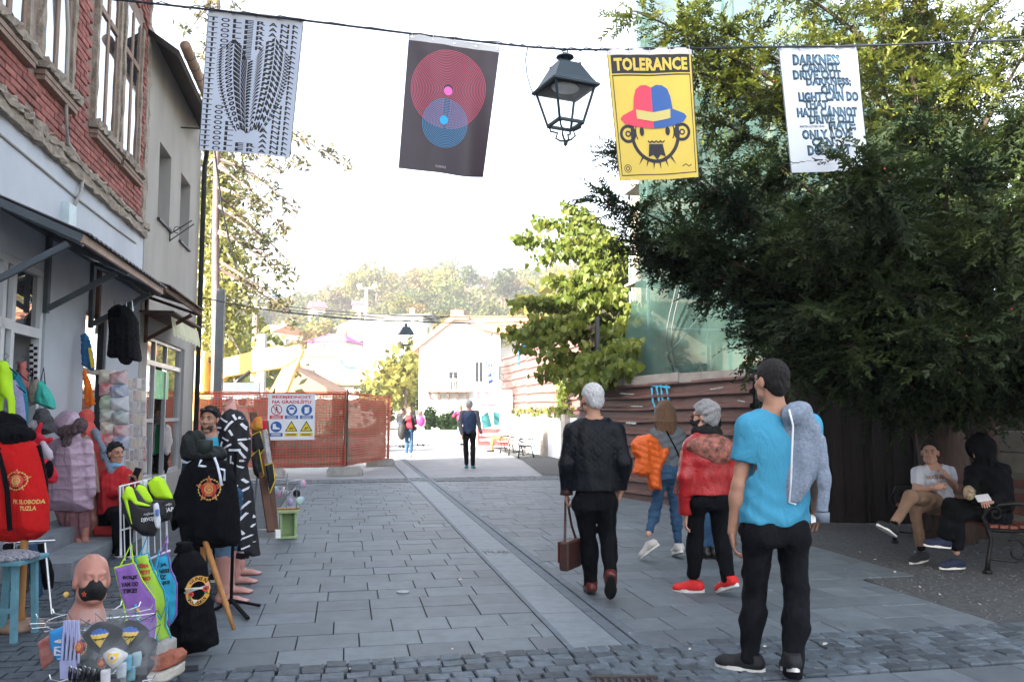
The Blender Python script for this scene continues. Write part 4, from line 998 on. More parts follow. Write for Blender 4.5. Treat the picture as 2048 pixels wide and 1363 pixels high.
for lab, c, a_ in (('concrete foot block under the front corner of the orange fence', f2 + Vc((.05, -.12, 0)), .1), ('concrete foot block under the far corner of the orange fence', f3 + Vc((-.25, -.1, 0)), .5), ('concrete foot block beneath the orange fence behind the stall', f1 + Vc((-.1, -.1, 0)), 0)):
    mb = MB(); X = Vc((cos(a_), sin(a_), 0)); Y = Vc((-sin(a_), cos(a_), 0)); c = c + Vc((0, 0, 0))
    prof = [(-.42, 0), (.42, 0), (.42, .12), (.36, .19), (-.36, .19), (-.42, .12)]; mb.prism([c - Y * .15 + X * x + Vc((0, 0, z)) for x, z in prof], Y * .3)
    solo('foot_block', mb, m_conc, lab, 'concrete block', 'concrete feet of the site fence', bevel=.01)
mR, mBk, mBl, mYe, mWh = M('sign_red', (.62, .03, .06), .5, 0), M('print_black', (.01, .01, .012), .6, 0), M('sign_blue', (.015, .10, .36), .5, 0), M('sign_yellow', (.80, .58, .02), .5, 0), M('sign_white', (.78, .80, .84), .5, .03, 3)
c0 = at(583, 833, f1.y - .25); sn = thing('safety_sign', 'white building site safety sign with warning symbols on the orange fence', 'sign', c0)
sw2 = .545; SXv, SYv = Vc((fd.x, fd.y, 0)).normalized(), Vc((0, 0, 1)); SN = Vc((fd.y, -fd.x, 0)).normalized(); SN = SN if SN.y < 0 else -SN
MB().box(c0, (sw2 * 2, sw2 * 2, .008), SXv, SYv, SN).build('board', mWh, sn)
smap = lambda xy, off: np.array([tuple(c0 + SXv * (p[0] * sw2) + SYv * (p[1] * sw2) + SN * (.004 + off)) for p in xy])
def moved(g, dx, dy): return (g[0] + np.array([dx, dy]), g[1])
it = []
it.append((*moved(fit_text("BEZBJEDNOST", 1.66, .145, bold=.035), 0, .845), 0, 0)); it.append((*moved(fit_text("NA GRADILISTU", 1.66, .145, bold=.035), 0, .645), 0, 0)); it.append((*line2([(.385, .765), (.425, .735), (.465, .765)], .024), 0, 0))
cx = (-.64, 0, .64); y1, y2 = .30, -.43
it += [(*disc2((cx[0], y1), .235, 32, .195), 0, 0), (*line2([(cx[0] - .15, y1 + .15), (cx[0] + .15, y1 - .15)], .04), 0, 1)]
it += [(*disc2((cx[0], y1 + .12), .035, 14), 1, 0), (*line2([(cx[0], y1 + .08), (cx[0], y1 - .02)], .06), 1, 0), (*line2([(cx[0] - .08, y1 - .03), (cx[0], y1 + .07), (cx[0] + .08, y1 - .0)], .025), 1, 0), (*line2([(cx[0] - .07, y1 - .15), (cx[0], y1 - .02), (cx[0] + .07, y1 - .15)], .03), 1, 0)]
for x, y in ((cx[1], y1), (cx[2], y1), (cx[0], y2)): it.append((*disc2((x, y), .235, 32), 2, 0))
it += [(*disc2((cx[1], y1), .165, 24, .12, 0, math.pi), 4, 1), (*poly2((cx[1] - .13, y1 + .02), (cx[1] + .13, y1 + .02), (cx[1] + .10, y1 - .12), (cx[1], y1 - .18), (cx[1] - .10, y1 - .12)), 4, 1)]
it += [(*rect2(cx[2] - .09, y1 - .15, cx[2] + .06, y1 + .12), 4, 1), (*rect2(cx[2] + .07, y1 - .12, cx[2] + .11, y1 + .14), 4, 1)]
it += [(*poly2((cx[0] - .14, y2 + .13), (cx[0] - .02, y2 + .13), (cx[0] - .0, y2 - .0), (cx[0] + .15, y2 - .05), (cx[0] + .15, y2 - .11), (cx[0] - .14, y2 - .11)), 4, 1)]
for x in cx[1:]:
    it += [(*poly2((x, y2 + .26), (x + .27, y2 - .2), (x - .27, y2 - .2)), 1, 0), (*poly2((x, y2 + .19), (x + .21, y2 - .165), (x - .21, y2 - .165)), 3, 1)]
it += [(*disc2((cx[1] - .05, y2 - .08), .05, 12, .025), 1, 2), (*disc2((cx[1] + .05, y2 - .06), .05, 12, .025), 1, 2), (*line2([(cx[2] - .08, y2 - .12), (cx[2] + .08, y2 - .02)], .04), 1, 2), (*line2([(cx[2] - .05, y2 - .02), (cx[2] - .01, y2 - .07)], .03), 1, 2)]
for x, y, c_ in ((cx[0], -.015, 0), (cx[1], -.015, 2), (cx[2], -.015, 2), (cx[0], -.77, 2), (cx[1], -.77, 3), (cx[2], -.77, 3)):
    it.append((*rect2(x - .28, y - .075, x + .28, y + .075), c_, 0))
    for k in (-.028, .028): it.append((*rect2(x - .2, y + k - .012, x + .2, y + k + .012), 4 if c_ != 3 else 1, 1))
print_flat('lettering', it, smap, [mR, mBk, mBl, mYe, mWh], sn, .0012)
p = Vc(((437 - W2) / F * 21.8, 21.8, 0)); mb = MB(); h = (826 - 577) / F * p.y + CH; mb.box(p + Vc((0, 0, h / 2)), (.2, .2, h), (1, .1, 0), (-.1, 1, 0)); so = solo('steel_post', mb, m_steel, 'plain square dark steel post rising above the orange site fence', 'post', bevel=.012)
p = Vc(((508 - W2) / F * 38, 38, 0)); up_ = thing('utility_pole', 'weathered concrete utility pole with a street lamp arm beside the birch', 'utility pole', p)
hz = (826 - 600) / F * 38 + CH; mb = MB(); mb.tube([p, p + Vc((0, 0, hz))], [.2, .13], 8); mb.build('pole', M('pole_wood', (.2, .17, .14), .9, .2, 4), up_); mb = MB(); mb.tube([p + Vc((0, 0, hz - .1)), p + Vc((.4, -.2, hz + .15)), p + Vc((.9, -.5, hz + .18))], .035, 6); mb.build('arm', m_dark, up_)
mb = MB(); mb.ball(p + Vc((.95, -.52, hz + .16)), (.32, .16, .08), 10, 6); mb.build('lamp_head', M('lamp_blue', (.12, .22, .36), .4), up_, smooth=True)
mb = MB(); mb.box(p + Vc((0, -.2, hz - .35)), (1.2, .08, .1)); mb.build('crossarm', m_wood, up_)
pc = Vc(((521 - W2) / F * 37.5, 37.5, 0)); mb = MB(); mb.box(pc + Vc((0, 0, 2.55)), (.42, .3, 5.1)); solo('concrete_post', mb, m_conc, 'pale stubby concrete post beside the utility pole', 'post', bevel=.02)
pm = Vc(((730 - W2) / F * 85, 85, 0)); lm = thing('light_mast', 'tall thin white light mast with two floodlights in front of the hill', 'lamp post', pm); hz = (826 - 575) / F * 85 + CH
MB().tube([pm, pm + Vc((0, 0, hz))], [.22, .12], 8).build('mast', m_white, lm); mb = MB(); mb.box(pm + Vc((0, 0, hz)), (1.7, .15, .12)); mb.build('crossbar', m_white, lm)
for s in (-.7, .9): MB().ball(pm + Vc((s, -.1, hz + .25)), (.28, .28, .22), 8, 5).build('floodlight', m_white, lm, smooth=True)
mb = MB(); q = pm + Vc((.1, -.3, 2.9)); mb.box(q, (1.9, .06, .75)); solo('street_sign', mb, mBl, 'small blue street name plate on the light mast', 'sign')
m_cat = M('excavator_yellow', (.78, .46, .12), .5, .15, 3); m_track = M('excavator_dark', (.04, .04, .04), .7)
ex = thing('excavator', 'yellow excavator with its boom raised behind the orange site fence', 'excavator', at(410, 860, 30)); YE = 30.0
def xp(px, py, y=YE): return at(px, py, y)
def beam(pts, wid):
    """pts: outline in pixels at the plane y=YE; given real width across"""
    mb = MB(); P = [xp(*q) for q in pts]; mb.prism([q + Vc((0, wid / 2, 0)) for q in P], Vc((0, -wid, 0))); return mb
beam([(398, 812), (392, 760), (420, 726), (560, 692), (586, 702), (596, 716), (570, 733), (455, 752), (430, 770), (425, 812)], .42).build('boom', m_cat, ex, bevel=.02)
beam([(583, 694), (600, 690), (606, 702), (566, 800), (545, 850), (528, 845), (545, 780), (572, 730)], .36).build('stick', m_cat, ex, bevel=.02)
MB().tube([xp(432, 722), xp(590, 694)], .05, 8).build('hydraulic_ram', m_white, ex); MB().tube([xp(440, 790, 29.8), xp(500, 742, 29.8)], .07, 8).build('hydraulic_ram', m_dark, ex)
beam([(522, 845), (552, 852), (545, 890), (510, 898), (500, 875)], .8).build('bucket', m_track, ex)
bp_ = xp(395, 842); mb = MB(); mb.box(bp_ + Vc((-.6, .6, .5)), (3.0, 2.4, 1.0)); mb.build('body', m_cat, ex, bevel=.06)
mb = MB(); mb.box(bp_ + Vc((-.1, -.1, 1.75)), (1.1, 1.0, 1.5)); co = mb.build('cab', m_cat, ex, bevel=.05); MB().box(bp_ + Vc((-.1, -.615, 1.85)), (.9, .02, 1.0)).build('window', m_glass, co)
for s in (-.4, 1.6):
    mb = MB(); prof = [(-2, .1), (-1.7, -.3), (1.3, -.3), (1.6, .1), (1.3, .5), (-1.7, .5)]; b_ = Vc((bp_.x, bp_.y + s - .3, 0)); mb.prism([b_ + Vc((x, 0, z + .32)) for x, z in prof], Vc((0, .5, 0))); mb.build('track', m_track, ex)
for k in range(4): MB().tube([xp(400 + k * 3, 770 - k * 2, 29.7), xp(388, 735 - k * 4, 29.7), xp(410, 722 - k * 4, 29.7), xp(440, 728 - k, 29.7)], .02, 5).build('hose', m_track, ex)
cbn = thing('site_cabin', 'pale site cabin with dark roller window and air conditioner behind the fence', 'cabin', at(478, 880, 27)); q = at(480, 850, 27)
MB().box(q + Vc((0, .8, .25)), (1.9, 1.4, 1.5)).build('wall', m_plw, cbn); MB().box(at(478, 780, 26.9), (1.35, .1, .5)).build('roller_window', m_steel, cbn);
mb = MB(); mb.box(at(490, 802, 26.7), (.7, .25, .35)); ac = mb.build('air_conditioner', m_white, cbn, bevel=.02); MB().lathe([(.13, 0), (.13, .02), (.1, .03)], at(484, 802, 26.57), 14, ax=(0, -1, 0)).build('fan_grille', m_steel, ac)
def hill_h(X, Y):
    px = W2 + F * X / max(Y, 1); prof = np.interp(px, [-600, 0, 300, 520, 620, 700, 800, 900, 1000, 1100, 1300, 2000, 2600], [14, 20, 26, 32, 37, 41, 44, 44, 43, 43, 45, 44, 36])
    t = np.clip((Y - 62) / 240, 0, 1); s = t * t * (3 - 2 * t) * .65 + .35 * t
    return prof * s + (1.6 * sin(X * .05 + Y * .03) + 1.1 * sin(X * .11 - Y * .07)) * t
V = []; nx, ny = 90, 60
for j in range(ny + 1):
    for i in range(nx + 1):
        Y = 55 + 420 * (j / ny) ** 1.3; X = (i / nx - .5) * 2.6 * (Y * .75 + 60); V.append((X, Y, hill_h(X, min(Y, 305)) - max(0, Y - 305) * .12 - .15))
fmesh('hill', V, np.array([(j * (nx + 1) + i, j * (nx + 1) + i + 1, (j + 1) * (nx + 1) + i + 1, (j + 1) * (nx + 1) + i) for j in range(ny) for i in range(nx)]), M('hill_grass', (.075, .085, .022), .95, .4, .06, .4, .6, col2=(.11, .10, .035)), None, True, kind='structure')
def crown_geo(seed, n, rad, ht, sz, lobes=7, conic=False):
    """leaf clumps spread in the volume of several lobes -> tris with material indices"""
    r = np.random.default_rng(seed); V = [];
    L_ = [(r.uniform(-.5, .5) * rad, r.uniform(-.5, .5) * rad, ht * r.uniform(.35, .9), rad * r.uniform(.35, .62)) for _ in range(lobes)]
    P = []
    while len(P) < n:
        if conic:
            t = r.random() ** .8; a = r.uniform(0, 6.28); q = rad * (1 - t) * (.75 + .25 * sin(t * 40)) * r.uniform(.5, 1); P.append((q * cos(a), q * sin(a), ht * (.12 + .88 * t)))
        else:
            l = L_[r.integers(lobes)]; d = r.normal(size=3); d /= np.linalg.norm(d); k = l[3] * r.uniform(.55, 1.05); P.append((l[0] + d[0] * k, l[1] + d[1] * k, max(.15 * ht, l[2] + d[2] * k * .9)))
    P = np.array(P); a = r.normal(size=(n, 3)); a /= np.linalg.norm(a, axis=1)[:, None]; b = np.cross(a, r.normal(size=(n, 3))); b /= np.linalg.norm(b, axis=1)[:, None]
    s = (sz * r.uniform(.6, 1.3, n))[:, None]
    V = np.stack([P - a * s, P + b * s * .8, P + a * s, P - b * s * .8], 1).reshape(-1, 3); i = np.arange(n)[:, None] * 4
    return V, np.concatenate([i + np.array([[0, 1, 2]]), i + np.array([[0, 2, 3]])])
m_autumn = [M('autumn_crown_%s' % k, c, .8, .35, .35, col2=c2, translucent=.35, rnd=.3) for k, c, c2 in (('ochre', (.12, .10, .03), (.18, .15, .04)), ('olive', (.06, .08, .02), (.10, .11, .03)), ('gold', (.19, .165, .03), (.13, .14, .035)), ('green', (.04, .065, .02), (.07, .095, .025)), ('rust', (.12, .085, .03), (.17, .125, .04)))]
m_trunk = M('tree_trunk', (.10, .075, .055), .9, .3, 6)
def tree_mesh(seed, rad, ht, mat, n=420, sz=.45, conic=False):
    V, Fs = crown_geo(seed, n, rad, ht, sz, 7, conic); tb = MB(); tb.tube([(0, 0, -1), (0.1, 0, ht * .35), (0, .1, ht * .7)], [rad * .09, rad * .06, rad * .02], 6)
    b = len(V); V = np.concatenate([V, np.array([tuple(q) for q in tb.v])]); F_ = [tuple(f) for f in Fs] + [tuple(i + b for i in f) for f in tb.f]
    me = bpy.data.meshes.new('hill_tree'); me.from_pydata(V.tolist(), [], F_); me.materials.append(mat); me.materials.append(m_trunk)
    me.polygons.foreach_set('material_index', np.array([0] * len(Fs) + [1] * len(tb.f), dtype=np.int32)); me.update(); return me
conm = [tree_mesh(90 + i, 2.4, 13, m_autumn[3], 520, .45, True) for i in range(2)]
kinds = ['round ochre autumn tree', 'olive green bushy tree', 'golden autumn tree', 'dark green tree', 'rust coloured autumn tree']
r = random.Random(77); nt = 0
LANDM = [(440, 'the pine'), (508, 'the utility pole'), (560, 'the excavator stick'), (631, 'the red cottage'), (670, 'the magenta roof'), (730, 'the light mast'), (765, 'the tall conifers'), (812, 'the far lantern'), (870, 'the white house gable'), (912, 'the slim conifers'), (960, 'the ridge cabin'), (1046, 'the blue banner'), (1130, 'the leafy tree'), (1250, 'the scaffold')]
def tree_obj(i):
    t = bpy.data.objects.new('hill_tree', None); C.objects.link(t); V, Fs = crown_geo(i, 520, 3.6 + (i % 3) * .8, 7 + (i % 4) * 1.2, .42); fmesh('crown', V, Fs, m_autumn[i % 5], t)
    ht = 7 + (i % 4) * 1.2; MB().tube([(0, 0, -1), (.1, 0, ht * .35), (0, .1, ht * .7)], [.4, .25, .1], 6).build('trunk', m_trunk, t, world=False); return t
tmo = [tree_obj(i) for i in range(10)]; used = set()
spots = []
for k in range(190):
    px = r.uniform(380, 1330); Y = 300 - 215 * r.random() ** 1.6
    X = (px - W2) / F * Y
    spots.append((X, Y))
for k in range(46): px = r.uniform(470, 770); Y = r.uniform(185, 300); spots.append(((px - W2) / F * Y, Y))
houses_px = [(545, 670, 120), (630, 620, 190), (670, 690, 105), (765, 690, 110), (715, 605, 210), (920, 588, 260), (640, 725, 90), (745, 780, 72), (700, 760, 80), (1075, 660, 95), (840, 600, 250), (960, 640, 160)]
def near_house(X, Y):
    px = W2 + F * X / Y
    return any(abs(px - h[0]) < 50 and Y < h[2] + 3 and Y > h[2] - 32 for h in houses_px[:9]) or (Y < 130 and 600 < px < 860 and r.random() < .8)
for X, Y in spots:
    if near_house(X, Y): continue
    i = r.randrange(10); px = W2 + F * X / Y
    for lmk in sorted(LANDM, key=lambda q: abs(q[0] - px)):
      where = ('on the ridge ' if Y > 240 else 'halfway up the hill ' if Y > 150 else 'low on the slope ') + ('left of ' if px < lmk[0] else 'right of ') + lmk[1]
      if kinds[i % 5] + where not in used: used.add(kinds[i % 5] + where); break
    o = dup(tmo[i]); o.location = (X, Y, hill_h(X, Y) - .3); s = r.uniform(.55, 1.15) * (1.15 if Y > 200 else .85); o.scale = (s * r.uniform(.9, 1.2), s, s * r.uniform(.8, 1.15)); o.rotation_euler = (0, 0, r.uniform(0, 6))
    tag(o, kinds[i % 5] + ' ' + where, 'tree', kinds[i % 5] + 's on the hillside')
for px, Y, s, lab in ((765, 296, .95, 'dark conifer clump standing tallest on the ridge left of centre'), (748, 298, .8, 'dark conifer leaning against the tallest ridge conifer'), (912, 298, .62, 'slim conifer poking above the ridge, left of two'), (945, 300, .62, 'slim conifer poking above the ridge, right of two')):
    X = (px - W2) / F * Y; o = bpy.data.objects.new('conifer', conm[px % 2]); C.objects.link(o); o.location = (X, Y, hill_h(X, Y)); o.scale = (s * (1.5 if px < 800 else .8), s * 1.3, s); tag(o, lab, 'tree')
so_, sd_, sn_, ss_ = [], [], [], []
for k in range(16000):
    px = r.uniform(330, 1340); Y = 300 - 225 * r.random() ** 1.3; X = (px - W2) / F * Y
    if near_house(X, Y) and r.random() < .7: continue
    so_.append((X, Y, hill_h(X, Y) + r.uniform(0, 2.0))); sd_.append((r.gauss(0, 1), r.gauss(0, 1), r.gauss(0, 1))); sn_.append((r.gauss(0, 1), r.gauss(0, 1), r.gauss(0, 1))); ss_.append(r.uniform(.6, 1.6))
o = leaves('undergrowth', so_, sd_, sn_, ss_, HEART, M('hill_scrub', (.06, .075, .02), .9, .5, .15, col2=(.12, .105, .03), translucent=.35), None); tag(o, 'scrub and bushes covering the hillside between the trees', 'undergrowth')
m_tile = M('clay_tile', (.42, .20, .12), .85, .2, 2, .3, 8); m_pinkr = M('magenta_roof', (.34, .08, .26), .7, .1, 2); m_greyr = M('grey_roof', (.28, .27, .28), .8, .15, 2)
m_wallc = M('cream_wall', (.66, .60, .52), .9, .08, 1); m_wallp = M('pink_wall', (.62, .45, .40), .9, .08, 1)
def house(label, px, base_py, Y, w, d_, h, rh, rz, wm, rm, hip=False, z=None, nwin=3, floors=2, group='houses on the hillside'):
    X = (px - W2) / F * Y; z = (CH - (base_py - 826) / F * Y) if z is None else z
    t = thing('house', label, 'house', (X, Y, z), rz, group)
    MB().box((0, 0, h / 2 - 1.5), (w, d_, h + 3)).build('wall', wm, t, world=False)
    e = .45; mb = MB(); a, b = w / 2 + e, d_ / 2 + e
    if hip: k = w * .22; mb.add([(-a, -b, h), (a, -b, h), (a, b, h), (-a, b, h), (-k, 0, h + rh), (k, 0, h + rh)], [(0, 1, 5, 4), (1, 2, 5), (2, 3, 4, 5), (3, 0, 4), (0, 3, 2, 1)])
    else: mb.add([(-a, -b, h), (a, -b, h), (a, b, h), (-a, b, h), (-a, 0, h + rh), (a, 0, h + rh)], [(0, 1, 5, 4), (2, 3, 4, 5), (0, 3, 2, 1), (1, 2, 5), (0, 4, 3)])
    ro = mb.build('roof', rm, t, world=False); MB().box((w * .2, d_ * .1, h + rh * .9), (.5, .5, 1.3)).build('chimney', m_tile, ro, world=False)
    for f in range(floors):
        for i in range(nwin):
            x = -w / 2 + w * (i + .5) / nwin; zz = h - 1.25 - f * 2.5
            fo = MB().box((x, -d_ / 2 - .03, zz), (1.15, .06, 1.25)).build('window', m_white, t, world=False); MB().box((x, -d_ / 2 - .07, zz), (.95, .03, 1.05)).build('pane', m_glass, fo, world=False)
        zz = h - 1.25 - f * 2.5; fo = MB().box((w / 2 + .03, 0, zz), (.06, 1.1, 1.2)).build('window', m_white, t, world=False); MB().box((w / 2 + .07, 0, zz), (.03, .9, 1.0)).build('pane', m_glass, fo, world=False)
    return t
house('white house with a clay roof among trees on the left slope', 550, 705, 120, 4.6, 6.5, 2.6, 1.5, R(-28), m_white, m_tile, nwin=2, floors=1)
house('small red roofed cottage high on the left slope', 631, 630, 190, 2.8, 4, 1.6, 1.7, R(30), m_wallp, M('red_roof', (.4, .07, .09), .7), nwin=1, floors=1)
house('white house with a hipped magenta roof below the hill', 670, 728, 105, 5.0, 6, 2.6, 1.3, R(-10), m_white, m_pinkr, True, nwin=2, floors=1)
house('white gabled house at the foot of the wooded slope', 722, 700, 118, 3.6, 6, 3.0, 1.5, R(80), m_white, m_greyr, nwin=2, floors=1)
house('pale house with a broad clay roof behind the light mast', 768, 735, 112, 6.4, 6, 4.2, 1.3, R(-6), m_white, m_tile, nwin=3, floors=1)
house('small barn with a dark red roof high on the hill', 717, 618, 210, 3.0, 3, 1.2, 1.0, R(20), m_wallp, m_pinkr, nwin=1, floors=1)
house('wooden cabin with a gabled roof near the ridge', 925, 598, 262, 5.5, 5, 1.8, 2.2, R(60), m_wallp, m_tile, nwin=1, floors=1)
house('long low pink roofed cabin near the ridge', 838, 608, 255, 7, 4, 1.4, 1.2, R(10), m_wallp, m_tile, nwin=2, floors=1)
house('low white house left of the green billboard', 640, 780, 88, 5.5, 5, 3.4, 1.0, R(5), m_white, m_tile, nwin=2, floors=1)
house('long low building with a pink hipped roof behind the orange fence', 748, 845, 70, 6.8, 5, 3.1, 1.5, R(-4), m_white, m_tile, True, nwin=3, floors=1)
house('little grey shed with a gabled roof below the slope', 648, 740, 98, 2.2, 4, 1.6, 1.0, R(85), m_greyr, m_greyr, nwin=1, floors=1)
house('tall pale apartment house seen between lantern and white house', 800, 835, 78, 5.2, 6, 9.3, .5, R(-3), m_white, m_greyr, nwin=2, floors=3)
house('low roofed shed with dark gable just behind the orange fence', 600, 840, 60, 4.2, 6, 1.9, 1.9, R(86), m_wallc, M('brown_roof', (.22, .13, .09), .85), nwin=1, floors=1)
YH = 47.0; hx = lambda px: (px - W2) / F * YH
hz_ = lambda py: CH + (826 - py) / F * YH
wh = thing('white_house', 'large whitewashed two storey house with a clay gable roof and wooden balcony', 'house', (hx(960), YH, 0))
xl, xr = hx(838), hx(1085); zE = hz_(688)
mb = MB(); g = [(xl, 0), (hx(1000), 0), (hx(1000), hz_(655)), (hx(945), hz_(640)), (hx(912), hz_(636)), (xl, zE)]
mb.prism([Vc((x, YH, z)) for x, z in g], Vc((0, 9, 0))); mb.box(((hx(1000) + xr) / 2, YH + 5.2, hz_(690) / 2), (xr - hx(1000), 8, hz_(690))); mb.build('wall', m_white, wh)
mb = MB(); rl = [(hx(822), hz_(697)), (hx(905), hz_(630)), (hx(938), hz_(632)), (hx(938), hz_(640)), (hx(908), hz_(640)), (hx(826), hz_(704))]
mb.prism([Vc((x, YH - .35, z)) for x, z in rl], Vc((0, 9.6, 0)))
mb.add([Vc((hx(935), YH + 1.0, hz_(628))), Vc((hx(1100), YH + 1.0, hz_(628))), Vc((hx(1110), YH - .5, hz_(690))), Vc((hx(940), YH - .5, hz_(655))), Vc((hx(935), YH + 9, hz_(628))), Vc((hx(1100), YH + 9, hz_(628)))], [(0, 1, 2, 3), (0, 4, 5, 1)])
wr = mb.build('roof', m_tile, wh)
for k in range(9):
    a = Vc((hx(936 + k * 2), YH + .9 - k * .165, hz_(629.5 + k * 3.4))); MB().bar(a, Vc((hx(1098 + k), YH + .9 - k * .165, hz_(629.5 + k * 6.8))), .09, .12).build('tile_row', m_tile, wr)
MB().box((hx(909), YH + 2.2, hz_(632)), (.75, .7, 1.2)).build('chimney', m_tile, wr)
for (x0, y0, x1, y1, nm) in ((897, 741, 916, 785, 'balcony_door'), (950, 722, 966, 765, 'window'), (996, 730, 1004, 762, 'window')):
    fo = MB().box((hx((x0 + x1) / 2), YH - .03, (hz_(y0) + hz_(y1)) / 2), (hx(x1) - hx(x0) + .16, .08, hz_(y0) - hz_(y1) + .16)).build(nm, m_white, wh)
    for s in (-.25, .25): MB().box((hx((x0 + x1) / 2 + s * (x1 - x0)), YH - .085, (hz_(y0) + hz_(y1)) / 2), ((hx(x1) - hx(x0)) * .4, .04, (hz_(y0) - hz_(y1)) * .9)).build('pane', m_glass, fo)
for (x0, y0, x1, y1) in ((938, 704, 955, 712), (938, 742, 955, 756)): MB().box((hx((x0 + x1) / 2), YH - .02, hz_((y0 + y1) / 2)), (hx(x1) - hx(x0), .05, hz_(y0) - hz_(y1))).build('painted_band', m_wallp, wh)
bal = MB(); bal.box((hx(900), YH - .6, hz_(782)), (hx(945) - hx(855), 1.2, .14)); bo = bal.build('balcony', m_wood, wh)
for x in (862, 880, 898, 916, 935): MB().bar((hx(x), YH - .05, hz_(796)), (hx(x), YH - 1.0, hz_(785)), .14, .14).build('balcony_bracket', m_wood, bo)
for k in range(16): MB().box((hx(857 + k * 5.7), YH - 1.15, hz_(771)), (.04, .04, .6)).build('baluster', m_white, bo)
MB().box((hx(900), YH - 1.15, hz_(760)), (hx(945) - hx(855), .07, .07)).build('handrail', m_white, bo)
pw = MB(); Yp = 40; pw.box(((880 - W2) / F * Yp, Yp, .35), (5.6, .4, .7)); solo('planter_wall', pw, m_white, 'low white planter wall with clipped shrubs at the street end', 'wall')
for i, (px, s, lab) in enumerate(((852, 1.0, 'rounded green shrub in the planter, left of the pair'), (892, .95, 'rounded green shrub in the planter, right of the pair'))):
    V, Fs = crown_geo(300 + i, 900, .75 * s, 1.5 * s, .09); sh = thing('shrub', lab, 'shrub', ((px - W2) / F * 40.6, 40.6, .3)); fmesh('foliage', V, Fs, M('shrub_leaf', (.04, .09, .03), .6, .4, 3, col2=(.07, .13, .035), translucent=.3), sh)
    MB().tube([(0, 0, -.2), (0, 0, .9)], .05, 6).build('stem', m_trunk, sh, world=False)
rp = thing('poster_board', 'large white and red poster board with dark teal shapes by the pavement', 'poster', at(988, 893, 36));
rx = lambda px: (px - W2) / F * 36; rzz = lambda py: CH + (826 - py) / F * 36
MB().box((rx(988), 36, (rzz(780) + rzz(892)) / 2), (rx(1024) - rx(952), .08, rzz(780) - rzz(892))).build('board', m_white, rp)
pmap = lambda xy, off: np.array([(rx(p[0]), 35.955 - off * 2, rzz(p[1])) for p in xy])
mTeal = M('print_teal', (.02, .12, .13), .5); mPinkp = M('print_pink', (.7, .22, .25), .5)
print_flat('print', [(*rect2(954, 782, 1022, 796), 0, 0), (*poly2((962, 833), (976, 822), (984, 852), (966, 856)), 1, 0), (*poly2((986, 822), (1000, 826), (998, 850), (988, 850)), 1, 0), (*rect2(956, 856, 1020, 890), 2, 0), (*rect2(960, 866, 1016, 870), 3, 1), (*rect2(960, 876, 1000, 880), 3, 1), (*rect2(962, 808, 1014, 812), 0, 0)], pmap, [mPinkp, mTeal, M('print_red', (.7, .06, .06), .5), mWh], rp, .004)
gbB = thing('billboard', 'bright green and white billboard standing before the hillside houses', 'billboard', at(697, 826, 75)); gx = lambda px: (px - W2) / F * 75; gz = lambda py: CH + (826 - py) / F * 75
MB().box((gx(696), 75, (gz(696) + gz(743)) / 2), (gx(712) - gx(679), .2, gz(696) - gz(743))).build('board', M('billboard_green', (.10, .62, .20), .5), gbB);
gmap = lambda xy, off: np.array([(gx(p[0]), 74.88 - off * 8, gz(p[1])) for p in xy])
print_flat('print', [(*poly2((684, 702), (706, 700), (708, 722), (700, 735), (688, 728)), 0, 0), (*line2([(680, 720), (692, 733), (710, 736)], 3), 1, 1)], gmap, [mWh, M('print_green_dark', (.02, .25, .08), .5)], gbB, .004)
for s in (683, 709): MB().tube([(gx(s), 75.1, 0), (gx(s), 75.1, gz(745))], .12, 6).build('leg', m_steel, gbB)
bf = thing('blue_banner', 'blue event banner hanging on a pole above the far fence', 'banner', at(1046, 830, 35)); q = lambda px, py: at(px, py, 35)
V = []; n = 8
for j in range(n + 1):
    for i in range(5): p = q(1036 + i * 6, 655 + j * 9.4); V.append(p + Vc((0, .06 * sin(j * .9 + i), 0)))
fmesh('cloth', V, [(j * 5 + i, j * 5 + i + 1, (j + 1) * 5 + i + 1, (j + 1) * 5 + i) for j in range(n) for i in range(4)], M('banner_blue', (.05, .22, .55), .7, .1, 3, translucent=.4), bf, True, True)
MB().tube([q(1062, 900), q(1062, 645)], .05, 6).build('pole', m_white, bf)
mb = MB();
for i in range(4): mb.box(q(1042 + i * 4, 690 - i * 3) + Vc((0, -.12, 0)), (.1, .02, .09))
mb.build('print', mWh, bf)
pf = thing('pink_banner', 'pink event banner beside the blue one above the far fence', 'banner', at(1080, 830, 36)); V = []
for j in range(7):
    for i in range(5): p = at(1066 + i * 5.5, 656 + j * 10, 36); V.append(p + Vc((0, .06 * sin(j + i * .7), 0)))
fmesh('cloth', V, [(j * 5 + i, j * 5 + i + 1, (j + 1) * 5 + i + 1, (j + 1) * 5 + i) for j in range(6) for i in range(4)], M('banner_pink', (.65, .2, .28), .7, .1, 3, translucent=.4), pf, True, True); MB().tube([at(1064, 900, 36), at(1064, 650, 36)], .05, 6).build('pole', m_white, pf)
wf = thing('white_flag', 'drooping white flag with blue and purple marks on a leaning pole', 'flag', at(978, 880, 42)); V = []
for j in range(9):
    for i in range(6): t = j / 8; p = at(972 + i * (1.5 + 3.2 * t), 715 + j * 7 - i * 2.4 * t, 42); V.append(p + Vc((0, .15 * sin(i * 1.4 + j * .5), 0)))
fmesh('cloth', V, [(j * 6 + i, j * 6 + i + 1, (j + 1) * 6 + i + 1, (j + 1) * 6 + i) for j in range(8) for i in range(5)], [m_white, M('flag_blue', (.1, .16, .6), .7)], wf, True, True, mi=[1 if (j in (2, 5, 7) and i in (1, 2, 4)) or (j == 1 and i == 0) else 0 for j in range(8) for i in range(5)])
MB().tube([at(971, 880, 42), at(971, 700, 42)], .04, 6).build('pole', m_white, wf)
